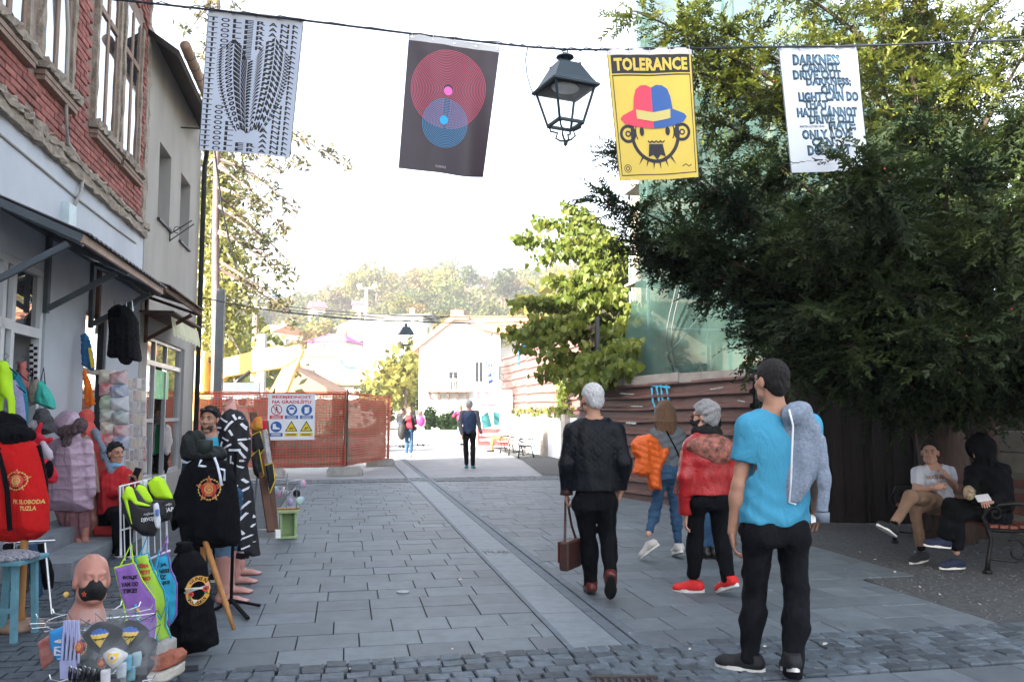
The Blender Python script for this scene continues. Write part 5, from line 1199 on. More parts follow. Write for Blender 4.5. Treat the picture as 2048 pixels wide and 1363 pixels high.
def limb_tree(name, label, base, top, trunk_pts, rt, ends, per, sz, mat, tm, seed, leaf=HEART, spread=.22, droop=-.3):
    r = random.Random(seed); t = thing(name, label, 'tree', base); mb = MB(); mb.tube(trunk_pts, rt, 8); mb.build('trunk', tm, t, smooth=True); bm2 = MB(); O, D, N_, Z = [], [], [], []
    for (E, b0) in ends:
        E = Vc(E); b0 = Vc(b0); m_ = b0.lerp(E, .5) + Vc((0, 0, r.uniform(.1, .7))); pts = [b0 * (1 - i / 10) ** 2 + m_ * 2 * (i / 10) * (1 - i / 10) + E * (i / 10) ** 2 for i in range(11)]; bm2.tube(pts, [.06 * (1 - i / 11) + .012 for i in range(11)], 5, cap=False); Lb = (E - b0).length
        ncl = max(3, int(Lb * 2.2))
        for k in range(ncl):
            tt = .25 + .75 * (k + r.random()) / ncl; i = min(int(tt * 10), 9); p = pts[i].lerp(pts[i + 1], tt * 10 - i) + Vc((r.gauss(0, spread), r.gauss(0, spread), r.gauss(0, spread * .6)))
            for q in range(per): O.append((p.x + r.gauss(0, spread * .9), p.y + r.gauss(0, spread * .9), p.z + r.gauss(droop * .3, spread * .7 - droop * .4))); D.append((r.gauss(0, 1), r.gauss(0, 1), r.gauss(droop, .8))); N_.append((r.gauss(0, 1), r.gauss(0, 1), r.gauss(0, 1))); Z.append(sz * r.uniform(.6, 1.3))
    bm2.build('branches', tm, t); leaves('crown', O, D, N_, Z, leaf, mat, t); return t
NEED = [(-.06, 0, 0), (.06, 0, 0), (.25, .7, 0), (.05, .55, .1), (0, 1.1, .1), (-.1, .5, -.1), (-.3, .75, 0)]
YP = 29.0; P_ = lambda px, py, y=YP: at(px, py, y)
tb = Vc((P_(430, 826).x, YP, 0)); tr = [tb, P_(432, 700), P_(431, 500), P_(434, 300), P_(436, 60), P_(437, -140)]
pe = [(600, 335), (690, 330), (560, 350), (520, 330), (595, 425), (590, 480), (540, 420), (575, 520), (600, 570), (560, 560), (520, 470), (500, 400), (470, 330), (480, 250), (560, 250), (410, 300), (395, 380), (400, 120), (390, 240), (440, 100), (470, 20), (380, 60), (590, 640), (575, 620), (545, 500)]
r = random.Random(3); el = []
for (x, y) in pe:
    yy = YP + r.uniform(-1.6, 1.6); E = P_(x, y, yy); fz = max(-100, y - 70 - .35 * abs(x - 432)); el.append((E, P_(433, fz + 20)))
m_pine = M('pine_needles', (.07, .09, .04), .7, .5, 1.0, col2=(.15, .12, .05), translucent=.3)
limb_tree('pine_tree', 'tall pine with long bare boughs and tufted ends behind the grey house', tb, 14, tr, [.17, .15, .135, .12, .09, .05], el, 18, .25, m_pine, M('pine_bark', (.17, .13, .12), .9, .3, 4), 41, NEED, .17, 0)
YB = 33.0; bbs = Vc((at(415, 826, YB).x, YB, 0)); r = random.Random(14); el = []
for k in range(44):
    x = 440 + r.gauss(0, 44); y = r.uniform(300, 860); x = min(max(x, 330), 512 - max(0, 500 - y) * .3)
    if y < 560: x = min(x, 440)
    yy = YB + r.uniform(-1.8, 2.2); el.append((at(x, y, yy), at(425, max(y - 120, 180), YB)))
limb_tree('birch_tree', 'birch with yellowing hanging foliage behind the steel post', bbs, 12, [bbs, at(405, 700, YB), at(425, 400, YB), at(428, 150, YB)], [.22, .17, .12, .05], el, 24, .19, M('birch_leaf', (.10, .125, .03), .7, .4, .8, col2=(.25, .23, .05), translucent=.45), M('birch_bark', (.5, .46, .42), .8, .4, 3), 42, HEART, .3, -.8)
for (px, Y, s, i, lab) in ((470, 50, .95, 1, 'bushy green tree behind the utility pole'), (610, 66, .5, 2, 'small golden tree left of the long low building'), (758, 62, .5, 1, 'small olive tree beside the low building'), (812, 56, .62, 2, 'golden tree in front of the white house corner'), (825, 62, .85, 1, 'green tree between white house and lantern'), (1130, 52, 1.0, 2, 'golden autumn tree behind the leafy branches'), (1180, 60, 1.1, 0, 'ochre autumn tree behind the far fence'), (530, 60, .7, 2, 'golden tree left of the excavator stick'), (765, 88, .5, 3, 'dark green tree below the magenta roof')):
    X = (px - W2) / F * Y; o = dup(tmo[i]); o.name = 'garden_tree'; o.location = (X, Y, hill_h(X, Y) if Y > 62 else 0); o.scale = (s, s, s); o.rotation_euler = (0, 0, px); tag(o, lab, 'tree')
for o in tmo:
    for c_ in list(o.children): bpy.data.objects.remove(c_)
    bpy.data.objects.remove(o)
m_cable = M('black_cable', (.02, .025, .035), .6, .2, 20)
cpts = [(-260, -60, 5.4), (60, -22, 5.6), (230, -1, 5.7), (415, 19, 5.82), (608, 41, 5.95), (818, 67, 6.12), (1000, 88, 6.2), (1060, 94, 6.22), (1130, 99, 6.25), (1213, 100, 6.3), (1383, 97, 6.4), (1556, 94, 6.55), (1712, 92, 6.7), (2048, 80, 7.1), (2400, 60, 7.6)]
mb = MB(); mb.tube([at(*q) for q in cpts], .0085, 8)
P = []
for i in range(len(cpts) - 1):
    a, b = at(*cpts[i]), at(*cpts[i + 1])
    for k in range(8): t = k / 8; P.append(a.lerp(b, t) + Vc((0, .012 * sin(k * 2.1 + i), .012 * cos(k * 2.1 + i * 2) + .004)))
mb.tube(P, .004, 5)
solo('cable', mb, m_cable, 'black twisted cable strung across the street carrying banners and a lantern', 'cable', smooth=True)
mb = MB(); mb.tube([at(1056, 92, 6.2), at(1051, 120, 6.2), at(1054, 150, 6.2), at(1062, 178, 6.2), at(1071, 196, 6.2)], .004, 5); solo('lamp_wire', mb, m_cable, 'thin wire looping down from the cable to the near lantern', 'wire')
m_hem = M('banner_hem', (.62, .63, .66), .6, .06, 4); m_eye = M('eyelet_metal', (.5, .5, .52), .3, 0, metal=.8); m_tie = M('cable_tie', (.75, .75, .75), .5, 0)
def banner(label, tl, tr, brc, bl_, Yl, Yr, front, hem=True, seed=0, amp=.012):
    a, b, c, d = at(*tl, Yl), at(*tr, Yr), at(*brc, Yr + .03), at(*bl_, Yl + .03)
    N = (b - a).cross(a - d).normalized(); N = N if N.y < 0 else -N; ph = seed * 1.7
    def S2(s, t):
        u, v = (s + 1) / 2, (1 - t) / 2; p = (a * (1 - u) + b * u) * (1 - v) + (d * (1 - u) + c * u) * v
        w = amp * (sin(3.1 * s + ph) * v + .6 * sin(5.3 * s - 2 * v + ph)) * min(1, v * 3 + .25) + .010 * abs(sin(s * 6.28)) * max(0, 1 - v * 6)
        return p + N * w
    smap = lambda xy, off: np.array([tuple(S2(p[0], p[1]) + N * off) for p in xy])
    t = thing('banner', label, 'banner', (d + c) / 2, group='banners hanging from the cable'); n, m = 24, 32; V = [S2(-1 + 2 * i / n, 1 - 2 * j / m) for j in range(m + 1) for i in range(n + 1)]
    k = len(V); V += [p - N * .0016 for p in V]; Fs = [(j * (n + 1) + i, j * (n + 1) + i + 1, (j + 1) * (n + 1) + i + 1, (j + 1) * (n + 1) + i) for j in range(m) for i in range(n)]; Fs += [tuple(q + k for q in reversed(f)) for f in Fs]
    fmesh('cloth', V, Fs, front, t, True, True)
    if hem: print_flat('hem', [(*subg(-1, .905, 1, 1.0, 24), 0, 0)], smap, [m_hem], t, .0012)
    for s in (-.93, -.47, 0, .47, .93):
        p = S2(s, .955) + N * .002; e = MB(); e.lathe([(.011, 0), (.011, .003), (.006, .003)], p, 12, ax=tuple(N)); e.build('eyelet', m_eye, t)
        tie = MB(); q = S2(s, 1.0); tie.tube([p + N * .006, q + N * .012 + Vc((0, 0, .012)), q + Vc((0, .0, .022)), q - N * .012 + Vc((0, 0, .008)), p - N * .006], .0022, 4); tie.build('tie', m_tie, t)
    return t, smap
def subg(x0, y0, x1, y1, n, m=1):
    V = [(x0 + (x1 - x0) * i / n, y0 + (y1 - y0) * j / m) for j in range(m + 1) for i in range(n + 1)]; return np.array(V), [(j * (n + 1) + i, j * (n + 1) + i + 1, (j + 1) * (n + 1) + i + 1, (j + 1) * (n + 1) + i) for j in range(m) for i in range(n)]
mPW = M('banner_white', (.62, .68, .80), .55, .03, 3, translucent=.25); mPB = M('banner_aubergine', (.045, .032, .045), .38, .12, 3); mPY = M('banner_yellow', (.72, .55, .10), .5, .05, 3, translucent=.15); mInk = M('banner_ink', (.012, .012, .018), .5, 0)
b1, f1_ = banner('white banner covered in warped black rows of TOLERANCE lettering', (417, 17), (608, 38), (580, 314), (397, 299), 5.84, 5.97, mPW, seed=1)
TX = "TOLERANNN"; it = []; tipx = .04
def heart_top(c): return .40 + .22 * math.exp(-((c + .42) / .22) ** 2) + .30 * math.exp(-((c - .40) / .26) ** 2) - .22 * math.exp(-((c + .04) / .10) ** 2)
def curve(c, t): return np.array([tipx + (c - tipx) * sin(math.pi / 2 * min(1, 1.12 * t ** .8)), -.90 + t * (.90 + heart_top(c))])
def in_heart(x, y):
    t = (y + .9) / (.9 + heart_top(max(-.75, min(.75, x))));
    if not 0 < t < .97: return False
    s_ = sin(math.pi / 2 * min(1, 1.12 * t ** .8)); return tipx + (-.82 - tipx) * s_ < x < tipx + (.80 - tipx) * s_
def put(ch_, M2, c, b_=.03):
    V, Pp = fit_text(ch_, 2, 2, bold=b_); V, Pp = subdiv2(V, Pp, .7); it.append((np.clip(V / 2 @ M2.T + c, -.98, .9), Pp, 0, 0))
for rr in range(26):
    y = .86 - 1.82 * rr / 25
    for k in range(8):
        x = -.88 + .25 * k
        if not in_heart(x, y): put(TX[k], np.array([[.185, 0], [0, .056]]), np.array([x, y]))
cs = [-.76, -.60, -.42, -.24, -.10, .05, .24, .44, .64, .80]
for k in range(9):
    c0_, c1_ = cs[k], cs[k + 1]; n = (26, 20, 17, 17, 22, 22, 17, 15, 22)[k]; t0 = .14
    for i in range(n):
        ta, tb = t0 + (1 - t0) * (i / n) ** .8, t0 + (1 - t0) * ((i + 1) / n) ** .8; a, b_, c, d = curve(c0_, ta), curve(c1_, ta), curve(c0_, tb), curve(c1_, tb); ex = ((b_ + d) - (a + c)) / 2; ey = ((c + d) - (a + b_)) / 2
        if np.linalg.norm(ex) > .02: put("TOEERANNW"[k], np.stack([ex * .9, ey * .8], 1), (a + b_ + c + d) / 4, .09)
it += [(*subg(-1, -1, -.985, .9, 1, 24), 0, 0), (*subg(.985, -1, 1, .9, 1, 24), 0, 0)]
print_flat('lettering', it, f1_, [mInk], b1, .0012)
b2, f2_ = banner('dark aubergine banner with pink and blue concentric rings', (818, 67), (1000, 94), (966, 355), (797, 337), 6.12, 6.21, mPB, seed=2, amp=.02)
mPk, mPkd, mCy, mVi = M('ring_pink', (.62, .10, .18), .5, 0), M('dot_pink', (.85, .16, .55), .5, 0), M('ring_blue', (.05, .28, .55), .5, 0), M('ring_violet', (.30, .10, .42), .5, 0)
it = []; AS = .70 / 1.0
def ring(c, r, w, m_, lay): return (*disc2(c, r, 56, r - w, sy=AS), m_, lay)
for k in range(22): it.append(ring((-.03, .25), .84 - k * .034, .013, 0, 0))
for k in range(14): it.append(ring((-.03, -.26), .52 - k * .034, .013, 2, 1))
for c_, m_ in (((-.03, .22), 1), ((-.06, -.22), 4)): it.append((*disc2(c_, .095, 28, sy=AS), m_, 3))
V, Pp = fit_text("TOLERANCE", .26, .035, bold=.02); it.append((V + np.array([-.03, -.91]), Pp, 5, 0))
print_flat('print', it, f2_, [mPk, mPkd, mCy, mVi, M('dot_blue', (.02, .42, .85), .5, 0), M('print_grey', (.35, .33, .36), .5, 0)], b2, .0012)
b3, f3_ = banner('yellow banner headed TOLERANCE with a bearded face in a red and blue hat', (1213, 98), (1383, 96), (1397, 355), (1239, 362), 6.3, 6.4, mPY, seed=3)
mRd, mBu, mTan = M('hat_red', (.72, .05, .10), .5, 0), M('hat_blue', (.025, .10, .34), .5, 0), M('hat_band', (.55, .48, .16), .5, 0); it = []
it += [(*subg(-.93, .62, .93, .9, 24), 0, 0)]
V, Pp = fit_text("TOLERANCE", 1.74, .20, bold=.045, space=1.06); it.append((*[(V + np.array([0, .755]))], Pp, 1, 1))
for q in ((-.93, -.93, .93, -.915), (-.93, .58, .93, .60)): it.append((*subg(*q, 24), 0, 0))
for q in ((-.93, -.93, -.91, .60), (.91, -.93, .93, .60)): it.append((*subg(*q, 1, 24), 0, 0))
sy = AS
it.append((*disc2((-.02, -.33), .60, 44, .52, math.pi * .98, 2 * math.pi * 1.01, sy=sy), 0, 0))
it += [(*line2([(-.58, -.33), (-.57, -.22), (-.54, -.12)], .08), 0, 0), (*line2([(.54, -.33), (.53, -.22), (.50, -.12)], .08), 0, 0)]
for s in (-1, 1): it += [(*disc2((s * .66 - .02, -.30), .20, 28, .13, sy=sy), 0, 0), (*disc2((s * .66 - .02, -.30), .07, 16, .035, sy=sy), 0, 0), (*disc2((s * .32 - .02, -.27), .055, 20, sy=1.25), 0, 1)]
it += [(*line2([(-.43 + .06 * cos(t) * 1, -.27 + .12 * sin(t)) for t in np.linspace(1.9, 4.4, 12)], .025), 0, 0), (*line2([(.39 - .06 * cos(t), -.27 + .12 * sin(t)) for t in np.linspace(1.9, 4.4, 12)], .025), 0, 0)]
for s in (-.15, -.05, .06, .16): it.append((*line2([(s + .05 * cos(t), -.40 + .035 * sin(t)) for t in np.linspace(3.3, 6.1, 8)], .022), 0, 1))
it.append((*poly2((-.18, -.46), (.16, -.46), (.22, -.66), (.10, -.62), (.0, -.70), (-.10, -.62), (-.22, -.66)), 0, 1))
for s in np.linspace(-.36, .34, 6): it.append((*poly2((s - .03, -.72 + abs(s) * .18), (s + .03, -.72 + abs(s) * .18), (s * 1.35, -.86 + abs(s) * .22)), 0, 1))
def halfhat(s):
    pts = [(0, .40)] + [(s * x, y) for x, y in ((.12, .44), (.26, .43), (.38, .37), (.44, .25), (.48, .05), (.50, .0), (.74, -.02), (.80, -.07), (.72, -.14), (.5, -.19), (.25, -.215), (0, -.225))]; return [(x - .03, y) for x, y in pts]
it += [(*poly2(*halfhat(-1)), 2, 2), (*poly2(*halfhat(1)[::-1]), 3, 2), (*poly2((-.45, .06), (-.03, .02), (.39, .06), (.38, -.08), (-.03, -.12), (-.44, -.08)), 4, 4)]
it += [(*disc2((-.76, -.82), .09, 14, .075, sy=sy), 0, 0), (*disc2((-.76, -.82), .05, 10, .03, sy=sy), 0, 0), (*line2([(.6, -.82), (.68, -.79), (.76, -.83), (.82, -.80)], .015), 0, 0)]
it += [(*subg(-1, -1, -.985, 1, 1, 16), 0, 0), (*subg(.975, -1, 1, .9, 1, 16), 0, 0)]
for i_ in range(len(it)):
    V, P_, a_, l_ = it[i_]
    V, P_ = subdiv2(V, P_, .2); it[i_] = (V, P_, a_, l_ * 1.6)
print_flat('print', it, f3_, [mInk, mPY, mRd, mBu, mTan], b3, .0012)
b4, f4_ = banner('white banner with a dark blue lettered quotation, half behind the yew twigs', (1556, 93), (1714, 93), (1740, 341), (1583, 345), 6.56, 6.72, M('banner_white_b', (.66, .72, .80), .55, .03, 3, translucent=.25), hem=False, seed=4, amp=.008)
mNv, mTl = M('letter_navy', (.012, .022, .045), .5, 0), M('letter_teal', (.09, .20, .30), .5, 0)
lines = [("DARKNESS", -.08, .78, 1.16, .15), ("CANNOT", -.0, .65, .90, .12), ("DRIVE OUT", -.10, .54, 1.18, .13), ("DARKNESS;", .18, .42, 1.10, .12), ("ONLY", .26, .30, .58, .13), ("LIGHT CAN DO", .14, .19, 1.50, .13), ("THAT,", -.18, .06, .62, .12), ("HATE CANNOT", .06, -.06, 1.50, .13), ("DRIVE OUT", .18, -.17, 1.14, .12), ("HATE;", .40, -.29, .66, .13), ("ONLY LOVE", -.0, -.41, 1.24, .13), ("CAN", -.14, -.53, .50, .12), ("DO THAT", .0, -.66, 1.04, .14)]
it = []
for tx, x, y, w, h in lines:
    V, Pp = fit_text(tx, w + .04, h + .03, bold=.06, space=1.05); it.append((V + np.array([x, y]), Pp, 0, 0)); V, Pp = fit_text(tx, w - .02, h - .03, bold=.018, space=1.07); it.append((V + np.array([x, y]), Pp, 1, 1))
V, Pp = fit_text("MARTIN LUTHER KING", .62, .035, bold=.03); it.append((V + np.array([-.36, -.28]), Pp, 0, 0)); V, Pp = fit_text("TOLERANCE", .5, .03); it.append((V + np.array([.05, -.88]), Pp, 2, 0))
it += [(*subg(-1, -1, -.985, 1, 1, 16), 0, 0), (*subg(.985, -1, 1, 1, 1, 16), 0, 0)]
it = [(*subdiv2(q_[0], q_[1], .2), q_[2], q_[3] * 1.6) for q_ in it]
print_flat('lettering', it, f4_, [mNv, mTl, M('print_pale', (.5, .54, .58), .5, 0)], b4, .0012)
m_lan = M('lantern_paint', (.012, .028, .040), .45, .15, 12, spec=.5); m_dif = M('lamp_diffuser', (.45, .45, .48), .4)
def lantern(label, top, sc, rz):
    """square street lantern hanging from its ring; local origin at the ring, z down negative"""
    t = thing('street_lantern', label, 'lantern', top, rz, 'hanging street lanterns'); s = sc
    def L(prof, name, n=4, parent=t, mat=m_lan, sm=False): return MB().lathe([(r * s * (1.414 if n == 4 else 1), z * s) for r, z in prof], (0, 0, 0), n, ph=math.pi / 4 if n == 4 else 0).build(name, mat, parent, sm, False)
    MB().tube([Vc((.022 * s * cos(a), 0, (-.02 + .022 * sin(a)) * s)) for a in np.linspace(0, 6.28, 13)], .005 * s, 6).build('ring', m_lan, t, world=False)
    L([(.012, -.035), (.03, -.05), (.066, -.065), (.07, -.075), (.03, -.092), (.04, -.115), (.045, -.135), (.0, -.135)], 'finial', 14, sm=False)
    ro = L([(.088, -.135), (.09, -.145), (.155, -.27), (.175, -.30), (.195, -.315), (.195, -.33), (.165, -.33), (.085, -.16), (.0, -.16)], 'roof')
    for x in (-1, 1):
        for y in (-1, 1): MB().ball((x * .085 * s, y * .085 * s, -.135 * s), .009 * s, 6, 4).build('knob', m_lan, ro, world=False)
    MB().ball((0, 0, -.315 * s), (.115 * s, .09 * s, .03 * s), 12, 6).build('lamp_glass', m_dif, t, True, False)
    for x in (-1, 1):
        for y in (-1, 1):
            MB().bar((x * .165 * s, y * .165 * s, -.33 * s), (x * .10 * s, y * .10 * s, -.60 * s), .016 * s).build('post', m_lan, t, world=False)
            MB().tube([Vc((x * .09, y * .09, -.605)) * s, Vc((x * .085, y * .085, -.64)) * s, Vc((x * .045, y * .045, -.66)) * s, Vc((x * .055, y * .055, -.70)) * s, Vc((x * .03, y * .03, -.725)) * s, Vc((0, 0, -.73)) * s], .008 * s, 6).build('scroll', m_lan, t, world=False)
    b = MB()
    for q in (((-1, -1), (1, -1)), ((1, -1), (1, 1)), ((1, 1), (-1, 1)), ((-1, 1), (-1, -1))): b.bar(Vc((q[0][0] * .10, q[0][1] * .10, -.60)) * s, Vc((q[1][0] * .10, q[1][1] * .10, -.60)) * s, .022 * s)
    b.build('base_frame', m_lan, t, world=False)
    for q in range(4):
        a = q * math.pi / 2; c_, s_ = cos(a), sin(a); rot = lambda x, y, z: (x * c_ - y * s_, x * s_ + y * c_, z)
        MB().add([rot(*(Vc(v) * s)) for v in ((-.155, -.16, -.34), (.155, -.16, -.34), (.095, -.1, -.59), (-.095, -.1, -.59))], [(0, 1, 2, 3)]).build('pane', M('lantern_pane', (.9, .93, .95), .03, 0, trans=0, transp=.93), t, world=False)
    MB().lathe([(.0, -.73 * s), (.014 * s, -.74 * s), (.018 * s, -.755 * s), (.0, -.775 * s)], (0, 0, 0), 8).build('bottom_knob', m_lan, t, world=False)
    return t
lantern('large dark lantern hanging from the cable between the ring and face banners', at(1130, 97, 6.25), 1.02, R(24))
pl = at(812, 643, 22.5); lantern('small distant lantern hanging over the street end before the white house', pl, 1.06, R(20))
def wire(label, pts, r_=.02):
    P = []
    for i in range(len(pts) - 1):
        a, b = at(*pts[i]), at(*pts[i + 1])
        for k in range(6): t = k / 6; P.append(a.lerp(b, t) - Vc((0, 0, (b - a).length * .012 * 4 * t * (1 - t))))
    P.append(at(*pts[-1])); mb = MB(); mb.tube(P, r_, 4); solo('overhead_wire', mb, m_cable, label, 'wire', 'overhead wires across the street end')
wire('overhead wire from the utility pole, uppermost across the far street', [(508, 604, 38), (725, 626, 40), (1110, 632, 42)]); wire('overhead wire from the utility pole, middle of three', [(508, 610, 38), (730, 632, 40), (900, 645, 41), (1110, 652, 42)]); wire('overhead wire with a join near the far lantern, lowest of three', [(508, 614, 38), (640, 630, 39), (812, 642, 40), (900, 632, 41)], .025)
wire('short cable from steel post top area to the utility pole', [(445, 616, 36), (508, 606, 38)]); wire('span wire carrying the far lantern across the street', [(385, 590, 17.4), (600, 628, 20.5), (812, 643, 22.5), (1110, 640, 24), (1240, 600, 25)], .012)
wire('long drooping cable running down past the pine trunk', [(428, 290, 25), (445, 420, 27), (470, 530, 30), (520, 640, 37)], .03)
m_skin = M('skin', (.46, .245, .165), .55, .10, 18, .06, 150, spec=.4); m_skin2 = M('skin_pale', (.52, .30, .22), .55, .08, 18, .05, 150)
m_hairdk = M('hair_dark', (.009, .007, .0065), .7, .3, 40, .6, 160, stretch=(3, 3, .6)); m_hairgr = M('hair_grey', (.20, .20, .20), .6, .5, 60, .7, 160, col2=(.42, .42, .43), stretch=(2, 2, .6)); m_hairwh = M('hair_white', (.46, .46, .46), .6, .25, 60, .6, 160, col2=(.66, .66, .67)); m_hairbr = M('hair_brown', (.10, .055, .03), .5, .4, 30, .6, 140, stretch=(4, 4, .35), col2=(.19, .11, .06))
m_blk = M('black_cloth', (.005, .0053, .007), .9, .3, 12, .25, 220, spec=.12, fold=.35); m_mask = M('black_mask', (.008, .008, .009), .8, .2, 20)
m_eye = M('eye_dark', (.015, .012, .012), .3, 0); m_lip = M('lip', (.36, .13, .11), .5, 0)
m_rub = M('white_rubber', (.68, .67, .64), .6, .1, 20)
def rotm(yaw=0.0, pitch=0.0, roll=0.0):
    """columns: right, forward, up of a head; yaw>0 turns to the left seen from above"""
    m = Matrix.Rotation(yaw, 3, 'Z') @ Matrix.Rotation(pitch, 3, 'X') @ Matrix.Rotation(roll, 3, 'Y'); return np.array(m)
def head_prims(c, Rm, s=1.0, fem=False, ears=True, nose=1.0):
    c = A(c); q = lambda *p: c + Rm @ (A(p) * s); e = lambda p, r, k=.02: ell(q(*p), A(r) * s, k * s, Rm)
    P = [e((0, -.018, .03), (.074, .094, .088)), e((0, .022, -.045), (.057 if not fem else .053, .066, .078), .03), e((0, .062, -.10), (.024, .02, .018), .03), cap(q(-.042, .022, -.075), q(.042, .022, -.075), .024 * s, k=.03),
         cap(q(0, .082, .02), q(0, .104, -.028), .009 * s, .0145 * s * nose, k=.012), cap(q(-.014, .09, -.03), q(.014, .09, -.03), .009 * s, k=.008), cap(q(-.036, .078, .026), q(.036, .078, .026), .011 * s, k=.018),
         e((-.038, .062, -.028), (.022, .022, .02), .02), e((.038, .062, -.028), (.022, .022, .02), .02),
         sub(e((-.031, .098, .006), (.017, .016, .011)), .012), sub(e((.031, .098, .006), (.017, .016, .011)), .012), e((-.031, .071, .005), (.014, .014, .012), .003), e((.031, .071, .005), (.014, .014, .012), .003),
         cap(q(-.02, .083, -.060), q(.02, .083, -.060), .007 * s, k=.008), cap(q(-.016, .082, -.071), q(.016, .082, -.071), .008 * s, k=.008)]
    if ears: P += [sub(ell(q(-.5, 0, 0), (.001, .001, .001)), 0), e((-.078, -.008, -.008), (.012, .024, .034), .008), e((.078, -.008, -.008), (.012, .024, .034), .008)]
    return P
def face_marks(t, c, Rm, s=1.0, brow=m_hairdk, lips=False, beard=None):
    c = A(c); q = lambda *p: Vc(c + Rm @ (A(p) * s))
    for sx in (-1, 1):
        MB().ball(q(sx * .031, .0835, .005), .0065 * s, 8, 6).build('eye', m_eye, t, True)
        b = MB(); b.tube([q(sx * .015, .0915, .024), q(sx * .032, .0885, .030), q(sx * .05, .074, .024)], [.004 * s, .005 * s, .003 * s], 6); b.build('eyebrow', brow, t, True)
    if lips: b = MB(); b.tube([q(-.024, .0815, -.066), q(0, .0905, -.066), q(.024, .0815, -.066)], [.003 * s, .007 * s, .003 * s], 6); b.build('lips', m_lip, t, True)
def hair_short(t, c, Rm, mat, s=1.0, thick=.012, low=-.03, fr=.055, seed=0, amp=.004, name='hair'):
    c = A(c); q = lambda *p: c + Rm @ (A(p) * s)
    P = [ell(q(0, -.020, .034), A((.074 + thick, .094 + thick, .088 + thick)) * s, .02, Rm), ell(q(0, -.065, -.03), A((.06 + thick * .6, .045 + thick * .6, .06)) * s, .02, Rm)]
    P += [cut(q(0, fr + .01, .055), Rm @ A((0, 1, -.75))), cut(q(0, -.05, low - .035), Rm @ A((0, .55, -1)))]
    P += [sub(ell(q(sx * .088, .004, -.012), A((.02, .03, .036)) * s, .01, Rm), .01) for sx in (-1, 1)]
    return sobj(name, P, mat, t, .0065, wrinkle(amp, 120, seed, (1, 1, .6)), True)
def hand_prims(w, d, n, thumb, curl=.5, s=1.0, spread=.10):
    """w wrist, d towards the fingers, n out of the back of the hand, thumb side"""
    w, d, n = Vc(w), Vc(d).normalized(), Vc(n).normalized(); x = Vc(thumb); x = (x - d * x.dot(d)).normalized(); n = x.cross(d) if x.cross(d).dot(n) > 0 else d.cross(x)
    P = [cap(w - d * .02, w + d * .02, .026 * s, .027 * s, k=.012, flat=(n, .72))]
    pc = w + d * .052 * s; P += [ell(pc, (.038 * s, .047 * s, .016 * s), .014, np.array([tuple(x), tuple(d), tuple(n)]).T)]
    for i, (o, L_) in enumerate(((.029, .070), (.010, .078), (-.010, .073), (-.028, .058))):
        o *= s; L_ *= s; p = w + d * (.088 * s - abs(i - 1.2) * .004 * s) + x * o; a = curl * (.75 + .12 * i); dr = (d + x * (o * spread * 20)).normalized(); r_ = .0088 * s - .0006 * i * s
        for k, f in enumerate((.45, .32, .27)):
            a_ = a * (k + .55) * .62; dd_ = dr * cos(a_) - n * sin(a_); p2 = p + dd_ * L_ * f; P.append(cap(p, p2, r_ * (1 - .08 * k), r_ * (.93 - .08 * k), k=.004)); p = p2
    p = w + d * .028 * s + x * .026 * s; dd_ = (d * .75 + x * .62 - n * .25).normalized(); p2 = p + dd_ * .036 * s; P.append(cap(p - dd_ * .01, p2, .0125 * s, .0105 * s, k=.008)); dd_ = (d * .9 + x * .2 - n * .3).normalized(); P.append(cap(p2, p2 + dd_ * .03 * s, .010 * s, .008 * s, k=.005))
    return P
